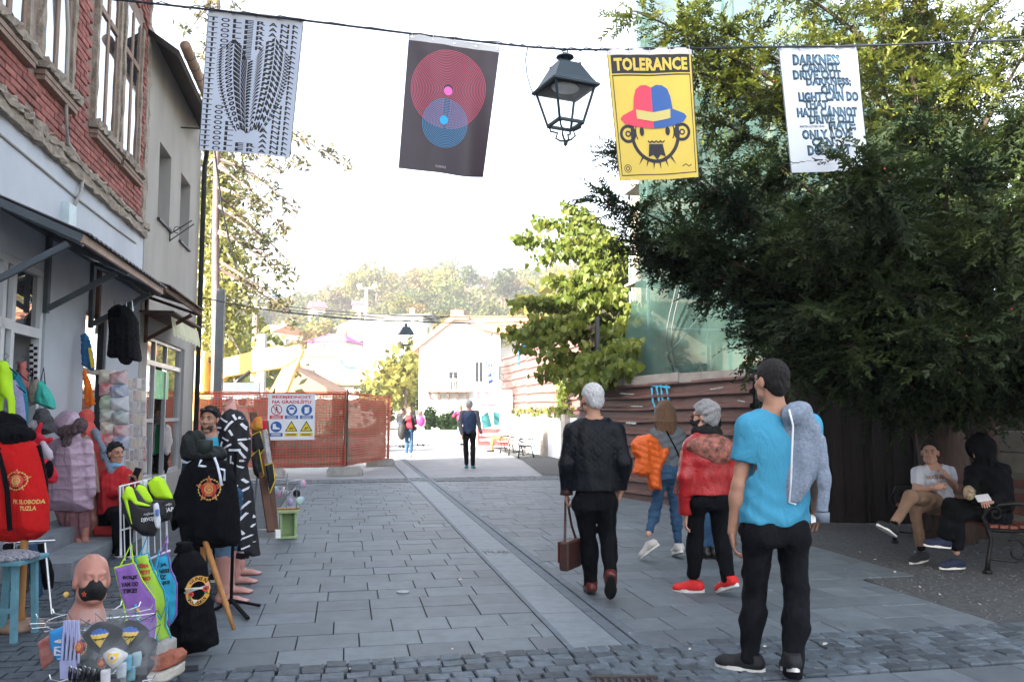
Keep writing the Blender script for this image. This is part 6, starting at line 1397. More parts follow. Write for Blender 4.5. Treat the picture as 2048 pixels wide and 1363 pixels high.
class Fig:
    def __init__(s, name, label, Y, J, yaw=0.0, group=None, ground=True):
        s.Y = Y; s.j = {k: (at(v[0], v[1], Y + (v[2] if len(v) > 2 else 0)) if not isinstance(v, Vector) else v) for k, v in J.items()}
        b = (s.j['aL'] + s.j['aR']) / 2; s.t = thing(name, label, 'person', (b.x, b.y, 0), group=group); s.X = A((cos(yaw), sin(yaw), 0)); s.Fw = A((-sin(yaw), cos(yaw), 0))
    def __getitem__(s, k): return s.j[k]
    def torso(s, st, grow=0.0, e=2.3): return loft([(tuple(c), a + grow, b + grow) for c, a, b in st], .03, s.X, e)
    def body(s, mat, Rm, hs=1.0, fem=False, sleeves=None, hands=(), neck=.056, k=1.0, nose=1.0, legs=True):
        """one continuous skin: head, neck, trunk, arms, legs; hands and head in finer steps"""
        j = s.j; hc = A(j['head']); nb = A(j['neck'])
        P = [cap(nb - A((0, 0, .06)), hc + Rm @ A((0, -.015, -.05)), neck * 1.12, neck * .95, k=.03), loft([(tuple(j['hip']), .13 * k, .09 * k), (tuple(j['waist']), .12 * k, .085 * k), (tuple(j['chest']), .14 * k, .095 * k), (tuple(nb), .06, .06)], .03, s.X)]
        for q in 'LR':
            P += [cap(nb, j['s' + q], .05 * k, .05 * k, k=.03), cap(j['s' + q], j['e' + q], .048 * k, .040 * k, k=.03), cap(j['e' + q], j['w' + q], .041 * k, .027 * k, k=.02)]
            mid = j['e' + q].lerp(j['w' + q], .28); P.append(ell(mid, (.042 * k, .042 * k, .055 * k), .04))
            if legs: P += [cap(j['h' + q], j['k' + q], .065 * k, .045 * k, k=.02), cap(j['k' + q], j['a' + q], .045 * k, .032 * k, k=.02)]
        ex = [(head_prims(hc, Rm, hs, fem, nose=nose), .0055)] + [(h, .0042) for h in hands]
        s.Rm = Rm; s.hs = hs
        return sobj('body', P, mat, s.t, .0095, None, True, extra=ex)
    def trousers(s, mat, rh=.088, rk=.066, ra=.052, hip=(.165, .115), name='trousers', amp=.0045, cuff=.0, seed=0, top=None, split=True, h=.0095):
        j = s.j; hipc = j['hip']; P = [loft([(tuple(A(hipc) - A((0, 0, .05))), hip[0] * .96, hip[1]), (tuple(hipc), hip[0], hip[1]), (tuple(top or j['waist'].lerp(hipc, .4)), hip[0] * .88, hip[1] * .92)], .04, s.X, 2.2)]
        for q in 'LR':
            a = j['a' + q]; kn = j['k' + q]; d = (a - kn).normalized(); a2 = a - d * cuff
            P += [cap(j['h' + q], kn, rh, rk, k=.045), cap(kn, a2, rk, ra, k=.025)]
            P.append(ell(tuple(kn.lerp(a, .3) - Vc(s.Fw) * .012), (rk * .98, rk * 1.02, .11), .04))
            P.append(ell(tuple(hipc.lerp(j['h' + q], .9) - Vc(s.Fw) * .055 + Vc((0, 0, .0))), (.085, .075, .09), .05))
        P.append(cut((0, 0, .015), (0, 0, -1)))
        return sobj(name, P, mat, s.t, h, wrinkle(amp, 32, seed, (1, 1, 1.6)), True)
    def shoe(s, q, toe, mat, sole=m_rub, L_=.265, yaw=0.0, pitch=0.0, w=.046, high=.07, name='shoe', solet=.022):
        """toe: yaw of the foot direction (0 = away from the camera, + = to the left); pitch>0 lifts the heel"""
        a = A(s.j['a' + q]); R3 = rotm(toe, -pitch); f = lambda *p: a + R3 @ A(p); zb = -(high + .02)
        if pitch < -.08: pass
        elif pitch < .12: a[2] = high + .023 + (s.t.location.z)
        else: a[2] -= min(f(0, L_ - .06, zb)[2], f(0, -.08, zb)[2]) - .004 if abs(min(f(0, L_ - .06, zb)[2], f(0, -.08, zb)[2])) < .12 else 0
        P = [cap(f(0, -.045, zb + .045), f(0, .03, zb + .05), .042, .044, k=.03), cap(f(0, .03, zb + .045), f(0, L_ - .125, zb + .034), .046, .036, k=.03), ell(f(0, L_ - .12, zb + .032), (w, .062, .034), .03, R3), cap(f(0, -.02, zb + .05), f(0, -.02, zb + high + .025), .044, .046, k=.03),
             cut(f(0, 0, zb + solet * .7), R3 @ A((0, 0, -1))), cut(f(0, -.02, zb + high + .03), R3 @ A((0, -.25, 1)))]
        o = sobj(name, P, mat, s.t, .006, None, True)
        n = 22; pl = []
        for i in range(n):
            t = 2 * math.pi * i / n; y = cos(t); x = sin(t); yy = .5 * (L_ - .06 + (-.085)) + y * (L_ - .055 + .085) / 2; ww = w * (1.04 if y > .1 else .88) + .003; pl.append(f(x * ww, yy, 0))
        mb = MB(); up = Vc(R3 @ A((0, 0, 1))); mb.add([Vc(p) + up * zb for p in pl] + [Vc(p) + up * (zb + solet) for p in pl], [tuple(range(n)), tuple(range(2 * n - 1, n - 1, -1))] + [(i, (i + 1) % n, n + (i + 1) % n, n + i) for i in range(n)]); mb.build('sole', sole, o)
        return o
def mask_on(t, c, Rm, s=1.0, mat=m_mask):
    c = A(c); q = lambda *p: c + Rm @ (A(p) * s)
    P = [ell(q(0, .03, -.055), A((.064, .074, .062)) * s, .01, Rm), cap(q(0, .09, -.02), q(0, .108, -.045), .012 * s, .018 * s, k=.03), cut(q(0, .03, -.008), Rm @ A((0, -.12, 1))), cut(q(0, .018, 0), Rm @ A((0, -1, 0)))]
    o = sobj('face_mask', P, mat, t, .006, None, True); b = MB()
    for sx in (-1, 1): b.tube([Vc(q(sx * .06, .02, -.03)), Vc(q(sx * .082, -.005, .02)), Vc(q(sx * .086, -.03, .0)), Vc(q(sx * .07, .0, -.06))], .0022, 4)
    b.build('ear_loop', mat, o); return o
m_tee = M('blue_tee', (.06, .30, .47), .9, .06, 5, .2, 160, fold=.3, spec=.2); m_jean = M('black_jeans', (.0065, .007, .0095), .9, .35, 6, .3, 250, spec=.15, fold=.4); m_hood = M('grey_hoodie', (.22, .27, .35), .95, .25, 60, .4, 260, fold=.35, spec=.2)
p = Fig('person', 'man in bright blue T-shirt and black jeans with a grey hoodie on his shoulder', 4.93, dict(head=(1541, 762), neck=(1552, 822), sL=(1499, 853), sR=(1618, 852), chest=(1556, 900), waist=(1551, 985), hip=(1548, 1062), eL=(1478, 968, 0), wL=(1464, 1064, .06), eR=(1635, 965, -.02), wR=(1632, 1030, .22),
    hL=(1516, 1065), hR=(1582, 1065), kL=(1508, 1192, .06), aL=(1500, 1313, .05), kR=(1594, 1200, 0), aR=(1584, 1340, -.12)), R(4))
Rm = rotm(R(26), R(2)); b = p.body(m_skin, Rm, 1.02, hands=[hand_prims(p['wL'], (.10, .05, -1), (-1, -.2, 0), (.2, 1, 0), .75), hand_prims(p['wR'], (.1, .8, -.5), (.5, -.3, .5), (-1, 0, .5), .6)], neck=.062, k=1.02)
hair_short(p.t, p['head'], Rm, m_hairdk, 1.02, .011, -.045, .05, 3, .002)
gl = MB(); c_ = A(p['head']); q = lambda *v: Vc(c_ + Rm @ A(v));
for sx in (-1, 1): gl.tube([q(sx * .08, -.0, .012), q(sx * .078, .07, .008), q(sx * .06, .09, .005)], .003, 5)
gl.build('glasses', m_blk, p.t)
hem = at(1548, 1048, 4.93); st = [(hem, .206, .135), (at(1550, 985, 4.93), .195, .125), (at(1556, 905, 4.93), .208, .135), (at(1556, 862, 4.93), .205, .12), (at(1553, 826, 4.95), .10, .08)]
P = [p.torso(st)];
for qd in 'LR':
    s_, e_ = p['s' + qd], p['e' + qd]; P += [cap(s_.lerp(p['neck'], .5), s_, .062, .068, k=.05), cap(s_, s_.lerp(e_, .66), .072, .074, k=.04)]
P += [ell(tuple(p['chest'] + Vc((-.08, -.05, -.0))), (.085, .07, .1), .05), ell(tuple(p['chest'] + Vc((.08, -.05, -.0))), (.085, .07, .1), .05)]
for qd in 'LR':
    s_, e_ = p['s' + qd], p['e' + qd]; dd_ = (e_ - s_).normalized(); c_ = s_.lerp(e_, .60)
    P.append(sub((lambda PP, c_=A(c_), d_=A(dd_), x_=A(s_): np.maximum(-((PP - c_) @ d_), np.sqrt(((PP - c_) ** 2).sum(-1)) - .12), (A(c_) - .13, A(c_) + .13), 0, 'u'), 0))
P += [cut(hem, (0, 0, -1)), sub(cap(p['neck'] + Vc((0, .02, -.01)), p['head'], .066, .07), .004)]
tee = sobj('t_shirt', P, m_tee, p.t, .0085, lambda X_: wrinkle(.0035, 26, 5, (1, 1, .55))(X_) + .004 * np.sin(X_[..., 2] * 55 + 6 * np.sin(X_[..., 0] * 9)) * np.clip((1.15 - X_[..., 2]) * 4, 0, 1), True)
col = MB(); nk = p['neck']; col.tube([nk + Vc((.064 * cos(a), .066 * sin(a) + .01, .012 * sin(a) + .002)) for a in np.linspace(0, 6.28, 20)], .006, 6, cap=False); col.build('collar', m_tee, tee, True)
p.trousers(m_jean, .096, .070, .058, (.178, .125), 'jeans', .005, 0, 2)
ls = M('black_shoe', (.012, .013, .016), .7, .3, 20); gs = M('shoe_stripe', (.11, .12, .14), .7)
o = p.shoe('L', R(62), ls); b_ = MB(); a_ = p['aL']; R3 = rotm(R(62));
for k in range(3): b_.tube([a_ + Vc(R3 @ A((sx * .043, .03 + k * .035, -.035 - k * .008))) for sx in (-1, -.5, 0, .5, 1)], .006, 5)
b_.build('stripes', gs, o); p.shoe('R', R(-8), ls, pitch=R(14))
hd_ = thing('hoodie', 'light grey hooded sweater slung over the shoulder of the man in blue', 'hoodie', at(1610, 1010, 4.8)); Yh = 4.80
P = [puff([(1571, 822), (1592, 812), (1612, 818), (1640, 850), (1648, 905), (1644, 950), (1630, 960), (1612, 985), (1600, 1006), (1572, 1006), (1568, 950)], Yh, .022, .05, -.15, .010, 26), cap(at(1585, 830, Yh), at(1618, 838, Yh + .22), .05, .045, k=.06), cap(at(1600, 822, Yh + .02), at(1608, 960, Yh + .30), .06, .05, k=.06)]
ho = sobj('fabric', P, m_hood, hd_, .008, wrinkle(.0018, 22, 9), True)
P = [cap(at(1640, 880, Yh - .01), at(1649, 960, Yh - .02), .036, .034, k=.03, flat=((0, 1, 0), .7)), cap(at(1649, 960, Yh - .02), at(1644, 1030, Yh), .036, .033, k=.03, flat=((0, 1, 0), .8)), cut(at(1646, 1022, Yh), (0, 0, -1))]
so = sobj('sleeve', P, m_hood, hd_, .008, wrinkle(.0016, 30, 4), True); mb = MB(); mb.lathe([(.037, -.055), (.039, 0), (.033, .002)], at(1645, 1024, Yh), 14); mb.build('cuff', M('hoodie_cuff', (.16, .19, .24), .9, .1, 30), so, True)
mb = MB(); mb.tube([at(1578, 818, Yh - .06), at(1586, 850, Yh - .072), at(1584, 900, Yh - .075), at(1582, 960, Yh - .07), at(1578, 1004, Yh - .05), at(1592, 1008, Yh - .05)], .006, 6); mb.build('zip_edge', M('zip_white', (.7, .72, .76), .6), ho, True)
mb = MB(); mb.add([at(1622, 1030, 5.1), at(1650, 1026, 5.2), at(1645, 1040, 5.15), at(1622, 1046, 5.05)], [(0, 1, 2, 3)]); mb.add([Vc(v) + Vc((0, 0, .004)) for v in mb.v[:4]], [(0, 1, 2, 3)]); solo('paper_sheet', mb, m_white, 'folded white paper held by the man in blue', 'paper')
m_leat = M('black_leather', (.004, .0055, .0085), .5, .3, 10, .3, 90, spec=.2, fold=.2); m_brn = M('brown_leather', (.055, .022, .016), .45, .35, 14, .3, 80); m_oxb = M('oxblood_leather', (.10, .018, .014), .3, .3, 12, .1, 60)
Yq = 6.95; p = Fig('person', 'white haired man in a black quilted leather jacket walking away with a mask', Yq, dict(head=(1183, 797), neck=(1189, 838), sL=(1146, 862), sR=(1231, 862), chest=(1190, 890), waist=(1190, 950), hip=(1189, 1003), eL=(1133, 925, -.02), wL=(1133, 983, .06), eR=(1249, 925, -.06), wR=(1240, 985, .05),
    hL=(1167, 1005), hR=(1212, 1005), kL=(1178, 1085, .10), aL=(1182, 1166, .12), kR=(1217, 1082, -.0), aR=(1221, 1150, -.2)), R(6))
Rm = rotm(R(30), R(0)); p.body(m_skin, Rm, 1.0, hands=[hand_prims(p['wL'], (.02, .1, -1), (-1, 0, 0), (.1, 1, 0), 1.5), hand_prims(p['wR'], (-.3, .3, -1), (.8, 0, 0), (-.2, 1, 0), .5)])
hair_short(p.t, p['head'], Rm, m_hairwh, 1.0, .014, -.03, .05, 8, .003); mask_on(p.t, p['head'], Rm)
hem = at(1190, 986, Yq); st = [(hem, .20, .145), (at(1190, 950, Yq), .195, .14), (at(1190, 895, Yq), .215, .14), (at(1190, 866, Yq), .195, .12), (at(1189, 838, Yq), .095, .085)]
P = [p.torso(st)]
for qd in 'LR': P += [cap(p['s' + qd].lerp(p['neck'], .5), p['s' + qd], .065, .07, k=.05), cap(p['s' + qd], p['e' + qd], .077, .064, k=.035), cap(p['e' + qd], p['w' + qd], .064, .052, k=.03)]
P += [cut(p['wL'] + Vc((0, 0, .02)), (.0, .0, -1)), sub(cap(p['neck'] + Vc((0, .02, .01)), p['head'], .064, .07), .004)]
def quilt(X_):
    x, z = X_[..., 0], X_[..., 2]; a = np.abs(np.sin((x * .9 + z) * 32)); b_ = np.abs(np.sin((x * .9 - z) * 32)); m_ = np.clip((z - 1.0) * 8, .15, 1); return .004 * (1 - np.minimum(a, b_)) ** 3 * m_ + wrinkle(.0022, 22, 3)(X_)
jk = sobj('jacket', P, m_leat, p.t, .0078, quilt, True)
mb = MB(); mb.lathe([(.054, 0), (.053, .05), (.046, .05)], p['wL'] + Vc((0, -.0, -.025)), 14); mb.build('cuff', m_brn, jk, True)
mb = MB(); nk = p['neck']; mb.lathe([(.07, -.01), (.068, .035), (.062, .038)], nk + Vc((0, .01, 0)), 18); mb.build('collar', m_leat, jk, True)
p.trousers(m_blk, .088, .066, .056, (.172, .12), 'trousers', .004, 0, 7)
p.shoe('L', R(4), m_oxb, m_eye, pitch=R(4)); p.shoe('R', R(-4), m_oxb, m_eye, pitch=R(48))
bc = thing('briefcase', 'dark brown leather shoulder bag hanging by its strap from the man\'s left hand', 'bag', at(1140, 1130, 7.0)); bb_ = at(1141, 1107, 7.0)
X = Vc((.45, .89, 0)); mb = MB(); mb.box(bb_, (.30, .085, .235), X, (-.89, .45, 0)); bo = mb.build('body', m_brn, bc, bevel=.014)
mb = MB(); mb.box(bb_ + Vc((-.045, .02, .03)), (.285, .012, .17), X, (-.89, .45, 0)); mb.build('flap', m_oxb, bo, bevel=.004); mb = MB(); mb.box(bb_ + Vc((-.055, .0, -.06)), (.05, .02, .05), X, (-.89, .45, 0)); mb.build('clasp', m_dark, bo, bevel=.004)
for s in (-1, 1): mb = MB(); q_ = p['wL'] + Vc((0, .03, -.07)); mb.tube([bb_ + X * (.12 * s) + Vc((0, 0, .11)), bb_.lerp(q_, .5) + X * (.07 * s), q_ + X * (.02 * s)], .011, 6); mb.build('strap', m_brn, bc)
m_grey = M('grey_jumper', (.115, .135, .15), .95, .15, 20, .3, 220, fold=.45, spec=.2); m_bj = M('blue_jeans', (.022, .06, .125), .9, .3, 5, .25, 240, col2=(.045, .10, .18), fold=.4, spec=.2); m_or = M('orange_puffer', (.72, .12, .012), .45, .12, 8, .12, 60, fold=.4)
Yg = 8.75; p = Fig('person', 'long haired woman in grey jumper and blue jeans holding an orange jacket', Yg, dict(head=(1330, 823), neck=(1333, 852), sL=(1312, 867), sR=(1358, 868), chest=(1334, 885), waist=(1333, 918), hip=(1331, 945), eL=(1303, 912, -.05), wL=(1312, 930, .18), eR=(1367, 905, .0), wR=(1358, 930, .2),
    hL=(1320, 945), hR=(1344, 945), kL=(1313, 1010, .02), aL=(1297, 1068, -.18), kR=(1351, 1020, .08), aR=(1357, 1090, -.02)), R(2))
Rm = rotm(R(-8), R(-3)); p.body(m_skin2, Rm, .96, True, hands=[hand_prims(p['wL'], (.3, 1, 0), (0, -.2, 1), (1, 0, 0), .5, .9), hand_prims(p['wR'], (-.3, 1, 0), (0, -.2, 1), (-1, 0, 0), .5, .9)], neck=.048, k=.9)
hc = A(p['head']); P = [ell(hc + A((0, -.008, .032)), (.088, .108, .098), .02)]; r = random.Random(3)
for k in range(26):
    a = -2.9 + 2.66 * k / 25 - .12; x, y = cos(a), sin(a); t_ = hc + A((.075 * x, .085 * y, .03)); m_ = hc + A((.098 * x, .075 * y - .02, -.10)); e_ = hc + A((.095 * x + r.uniform(-.02, .02), .05 * y - .035, -.21 - .04 * abs(y) + r.uniform(-.035, .02)))
    P += [cap(t_, m_, .03, .026, k=.008), cap(m_, e_, .026, .008, k=.008)]
sobj('hair', P, m_hairbr, p.t, .006, wrinkle(.0015, 90, 3, (1.3, 1, .12)), True)
hem = at(1332, 938, Yg); st = [(hem, .165, .115), (at(1333, 918, Yg), .155, .11), (at(1334, 888, Yg), .17, .12), (at(1334, 870, Yg), .165, .105), (at(1333, 852, Yg), .085, .07)]; P = [p.torso(st)]
for qd in 'LR': P += [cap(p['s' + qd].lerp(p['neck'], .5), p['s' + qd], .05, .056, k=.05), cap(p['s' + qd], p['e' + qd], .062, .056, k=.035), cap(p['e' + qd], p['w' + qd], .055, .042, k=.03)]
P += [cut(hem, (0, 0, -1)), sub(cap(p['neck'], p['head'], .056), .004)]; jm = sobj('jumper', P, m_grey, p.t, .009, wrinkle(.005, 26, 6), True)
mb = MB(); bv = bvh_of(jm);
pts = []
for i in range(14):
    q_ = Vc(at(1325, 852, Yg)).lerp(at(1362, 925, Yg), i / 13); h = bv.ray_cast(q_ - Vc((0, 1, 0)), Vc((0, 1, 0)));
    if h[0] is not None: pts.append(h[0] - Vc((0, .008, 0)))
mb.tube(pts, .008, 6); mb.build('bag_strap', m_blk, p.t)
p.trousers(m_bj, .086, .056, .040, (.165, .115), 'jeans', .003, .05, 4);
for qd, tw, pi_ in (('L', 55, 38), ('R', 8, 16)): p.shoe(qd, R(tw), M('white_trainer', (.55, .52, .50), .6, .2, 20), pitch=R(pi_), L_=.245, name='trainer', solet=.03)
oj = thing('orange_jacket', 'bright orange quilted jacket draped over the woman\'s left arm', 'jacket', at(1290, 980, 8.7))
P = [puff([(1262, 885), (1275, 872), (1300, 868), (1318, 880), (1326, 895), (1338, 892), (1340, 905), (1330, 925), (1322, 945), (1322, 978), (1305, 980), (1298, 972), (1294, 950), (1280, 952), (1264, 944), (1272, 915), (1263, 905)], 8.62, .075, .04, .3, .015, 22)]
sobj('fabric', P, m_or, oj, .008, lambda X_: -.008 * np.abs(np.sin((X_[..., 2] + .35 * X_[..., 0]) * 48)) ** .6 + wrinkle(.003, 24, 3)(X_), True)
m_red = M('red_leather', (.36, .010, .012), .34, .25, 8, .25, 60, spec=.5, fold=.28); m_hoodp = M('patterned_hood', (.02, .012, .012), .6, .9, 20, .2, 100, col2=(.50, .17, .12), detail=9, fold=.4); m_scarf = M('black_scarf', (.008, .008, .009), .95, .3, 30, .5, 120)
Yr = 7.05; p = Fig('person', 'grey haired woman in a red leather jacket with patterned hood and a black mask', Yr, dict(head=(1408, 832), neck=(1412, 866), sL=(1385, 892), sR=(1448, 894), chest=(1416, 915), waist=(1416, 960), hip=(1414, 1000), eL=(1371, 955, -.08), wL=(1371, 1030, -.02), eR=(1462, 950, .02), wR=(1455, 1010, .18),
    hL=(1393, 1002), hR=(1435, 1002), kL=(1390, 1078, .06), aL=(1387, 1146, .05), kR=(1443, 1080, .0), aR=(1457, 1158, -.12)), R(14))
Rm = rotm(R(62), R(0)); p.body(m_skin2, Rm, .97, True, hands=[hand_prims(p['wL'], (0, .1, -1), (-1, 0, 0), (0, 1, 0), .7, .92), hand_prims(p['wR'], (0, .4, -1), (1, 0, 0), (0, 1, 0), .7, .92)], neck=.05, k=.95)
hair_short(p.t, p['head'], Rm, m_hairgr, 1.0, .022, -.035, .045, 12, .006); mask_on(p.t, p['head'], Rm)
hc = A(p['head']); q = lambda *v: Vc(hc + Rm @ A(v)); g_ = MB()
for sx in (-1, 1): g_.tube([q(sx * .084, -.01, .012), q(sx * .078, .075, .01)], .003, 5); g_.ball(q(sx * .033, .092, .003), (.02, .02, .017), 8, 6)
g_.build('sunglasses', M('amber_glass', (.08, .02, .01), .1, 0), p.t, True)
sobj('scarf', [cap(p['neck'] + Vc((-.03, .02, .005)), p['neck'] + Vc((.05, .0, .0)), .085, .085, k=.03), ell(tuple(p['neck'] + Vc((0, .01, .015))), (.115, .105, .06), .03)], m_scarf, p.t, .008, wrinkle(.004, 30, 2), True)
hem = at(1414, 988, Yr); st = [(hem, .205, .15), (at(1416, 955, Yr), .185, .14), (at(1416, 915, Yr), .195, .145), (at(1416, 892, Yr), .18, .12), (at(1413, 866, Yr), .10, .085)]; P = [p.torso(st)]
for qd in 'LR': P += [cap(p['s' + qd].lerp(p['neck'], .5), p['s' + qd], .06, .066, k=.05), cap(p['s' + qd], p['e' + qd], .075, .064, k=.035), cap(p['e' + qd], p['w' + qd], .062, .055, k=.03)]
P += [cut(hem - Vc((0, 0, .17)), (0, 0, -1)), sub(cap(p['neck'], p['head'], .06), .004)]; rj = sobj('jacket', P, m_red, p.t, .0085, wrinkle(.0025, 24, 16), True)
sobj('hood', [ell(tuple(at(1424, 894, Yr - .07)), (.185, .10, .11), .03), ell(tuple(at(1430, 910, Yr - .10)), (.13, .07, .085), .04), ell(tuple(at(1402, 890, Yr - .06)), (.12, .07, .06), .04), cut(at(1424, 868, Yr), (0, .2, 1))], m_hoodp, rj, .008, wrinkle(.003, 30, 5), True)
mb = MB(); mb.tube([at(1365, 900, Yr - .02), at(1358, 950, Yr - .03), at(1350, 985, Yr - .03), at(1362, 990, Yr - .02)], .018, 6); mb.build('patterned_edge', m_hoodp, rj, True)
p.trousers(m_blk, .085, .064, .056, (.175, .13), 'trousers', .003, 0, 17); m_rt = M('red_trainer', (.62, .02, .02), .7, .15, 25, .2, 150)
for qd, tw, pi_ in (('L', 66, 3), ('R', 30, 22)): p.shoe(qd, R(tw), m_rt, pitch=R(pi_), L_=.245, name='trainer', solet=.028)
Yk = 8.75; p = Fig('person', 'person in a dark teal jacket, jeans and black boots, mostly hidden behind the red jacket', Yk, dict(head=(1424, 846), neck=(1422, 870), sL=(1392, 884), sR=(1450, 884), chest=(1420, 900), waist=(1420, 940), hip=(1420, 968), eL=(1384, 925), wL=(1384, 965, .05), eR=(1458, 925), wR=(1458, 965), hL=(1408, 968), hR=(1432, 968), kL=(1410, 1030), aL=(1410, 1092), kR=(1428, 1030), aR=(1426, 1092)))
Rm = rotm(R(10)); p.body(m_skin2, Rm, .92, True, hands=[hand_prims(p['wL'], (0, .1, -1), (-1, 0, 0), (0, 1, 0), .7, .9)], k=.9); hair_short(p.t, p['head'], Rm, m_hairdk, .94, .014)
P = [p.torso([(p['hip'], .17, .12), (p['waist'], .165, .12), (p['chest'], .175, .12), (p['neck'], .08, .07)])] + [x for qd in 'LR' for x in (cap(p['neck'], p['s' + qd], .06, .06, k=.04), cap(p['s' + qd], p['e' + qd], .065, .056, k=.03), cap(p['e' + qd], p['w' + qd], .055, .045, k=.03))]
sobj('jacket', P, M('teal_jacket', (.02, .06, .07), .7, .2, 10, .2, 100), p.t, .011, wrinkle(.005, 30, 4), True); p.trousers(m_bj, .08, .058, .05, (.16, .115), 'jeans', .003, 0, 5, h=.011)
for qd in 'LR': p.shoe(qd, R(10), M('black_boot', (.01, .01, .01), .3, .2, 10), m_eye, name='boot', high=.10)
def simple(label, Y, J, yaw, hyaw, hair, top, leg, shoe, skin=m_skin, sl=None, fem=False, k=1.0, hs=1.0, extra=None, vest=None, hairl=False, toe=0, h=.014):
    p = Fig('person', label, Y, J, yaw); Rm = rotm(hyaw); p.body(skin, Rm, hs, fem, hands=[hand_prims(p['w' + q_], p['w' + q_] - p['e' + q_], (0, -1, 0), (0, 1, 0), .6, .95) for q_ in 'LR'], k=k * .95)
    hair_short(p.t, p['head'], Rm, hair, hs, .014)
    if hairl: sobj('long_hair', [loft([(tuple(A(p['head']) + Rm @ A((0, -.05, -.22))), .08, .04), (tuple(A(p['head']) + Rm @ A((0, -.05, -.02))), .095, .075)], .03)], hair, p.t, .012, None, True)
    P = [p.torso([(p['hip'] + Vc((0, 0, -.02)), .17 * k, .125 * k), (p['waist'], .165 * k, .12 * k), (p['chest'], .18 * k, .13 * k), (p['neck'].lerp(p['chest'], .35), .17 * k, .11 * k), (p['neck'], .08, .07)])]
    sl_ = [x for q_ in 'LR' for x in (cap(p['neck'].lerp(p['s' + q_], .5), p['s' + q_], .055 * k, .062 * k, k=.04), cap(p['s' + q_], p['e' + q_], .066 * k, .055 * k, k=.03), cap(p['e' + q_], p['e' + q_].lerp(p['w' + q_], .95), .054 * k, .04 * k, k=.03))]
    if sl is not None: sobj('vest', P, top, p.t, h, wrinkle(.005, 30, 2), True); sobj('sleeves', sl_, sl, p.t, h, wrinkle(.004, 30, 3), True)
    else: sobj('jacket', P + sl_, top, p.t, h, wrinkle(.005, 30, 2), True)
    p.trousers(leg, .082 * k, .06 * k, .052 * k, (.165 * k, .118 * k), 'trousers', .003, 0, 5, h=h)
    for q_ in 'LR': p.shoe(q_, toe + (R(8) if q_ == 'L' else R(-8)), shoe)
    return p
m_navy = M('navy_vest', (.012, .03, .085), .55, .2, 10, .2, 60); m_gsl = M('grey_sleeve', (.10, .10, .115), .9, .2, 20); m_tshoe = M('teal_shoe', (.03, .16, .20), .7)
def stand(cx, top, bot, lean=0, w=1.0, st=.5):
    H = bot - top; f = lambda a, b: (cx + a * H * w, top + b * H)
    return dict(head=f(.01, .068), neck=f(0, .155), sL=f(-.108, .19), sR=f(.108, .19), chest=f(0, .255), waist=f(0, .38), hip=f(0, .485), eL=f(-.14, .35), wL=f(-.14, .485), eR=f(.14, .35), wR=f(.135, .485), hL=f(-.052, .5), hR=f(.052, .5), kL=f(-.055 * st * 2, .72), aL=f(-.06 * st * 2, .945), kR=f(.05 * st * 2, .72), aR=f(.058 * st * 2, .945))
J = stand(939, 800, 934); J.update(wL=(924, 868, -.12), head=(938, 809), aL=(933, 926), aR=(946, 928), wR=(962, 866, -.05)); vm = simple('man in a navy padded vest and black trousers walking away down the street', 22.4, J, R(6), R(28), m_hairgr, m_navy, m_blk, m_tshoe, sl=m_gsl, k=1.1); mask_on(vm.t, vm['head'], vm.Rm)
J = stand(818, 814, 908); J.update(eL=(805, 846, -.1), wL=(808, 836, -.3), aL=(813, 904, -.1), kL=(814, 884), aR=(822, 903)); wj = simple('woman in black jacket and red top with jeans coming down the street', 29.0, J, math.pi, math.pi, m_hairbr, M('black_jacket', (.012, .012, .014), .7), m_bj, m_rub, m_skin2, fem=True, hairl=True, toe=math.pi)
P = [puff([(814, 832), (822, 832), (825, 856), (812, 856)], 28.86, .02, .08)]; sobj('top', P, M('red_top', (.5, .02, .04), .8), wj.t, .012, None, True); mask_on(wj.t, wj['head'], wj.Rm, 1, m_rub)
mb = MB(); mb.ball(at(804, 862, 28.8), (.16, .1, .3), 8, 6); solo('dark_bag', mb, M('black_jacket', ()), 'dark coat bundle carried by the woman in the red top', 'bag', smooth=True)
J = stand(841, 822, 880); J.update(aL=(835, 876), aR=(846, 877)); simple('girl with a hot pink backpack and a white skirt by the planter', 38.0, J, R(0), R(-20), m_hairbr, M('white_jumper', (.65, .65, .68), .8), m_white, m_blk, m_skin2, fem=True, hairl=True, k=.95)
mb = MB(); mb.ball(at(841, 841, 37.75), (.19, .13, .26), 10, 7); solo('pink_backpack', mb, M('hot_pink', (.75, .04, .25), .6), 'hot pink backpack worn by the girl near the shrubs', 'backpack', smooth=True)
J = stand(921, 812, 870); J.update(eL=(906, 832), wL=(912, 822, -.3), kL=(918, 852), aL=(922, 866), kR=(922, 852), aR=(926, 867)); simple('person in a bright pink jacket and dark leggings beyond the man in the vest', 38.5, J, R(10), R(0), m_hairbr, M('bright_pink', (.75, .05, .16), .7), M('dark_leggings', (.03, .028, .032), .8), m_blk, m_skin2, fem=True, k=.95)
J = stand(803, 818, 872); simple('person in black with jeans just past the corner of the orange fence', 36, J, R(170), R(150), m_hairdk, M('black_jacket', ()), m_bj, m_blk, m_skin)
J = stand(807, 816, 884); simple('person in a pale yellow top walking behind the woman in black jacket', 40, J, R(0), R(30), m_hairbr, M('yellow_top', (.6, .55, .2), .8), m_white, m_rub, m_skin2, fem=True)
fb = FC.lerp(FD, .52) + nn * 1.25; V3 = lambda f, s_, z: fb + nn * f + dd_b * s_ + Vc((0, 0, z))
dd_b = (FD - FC).normalized()
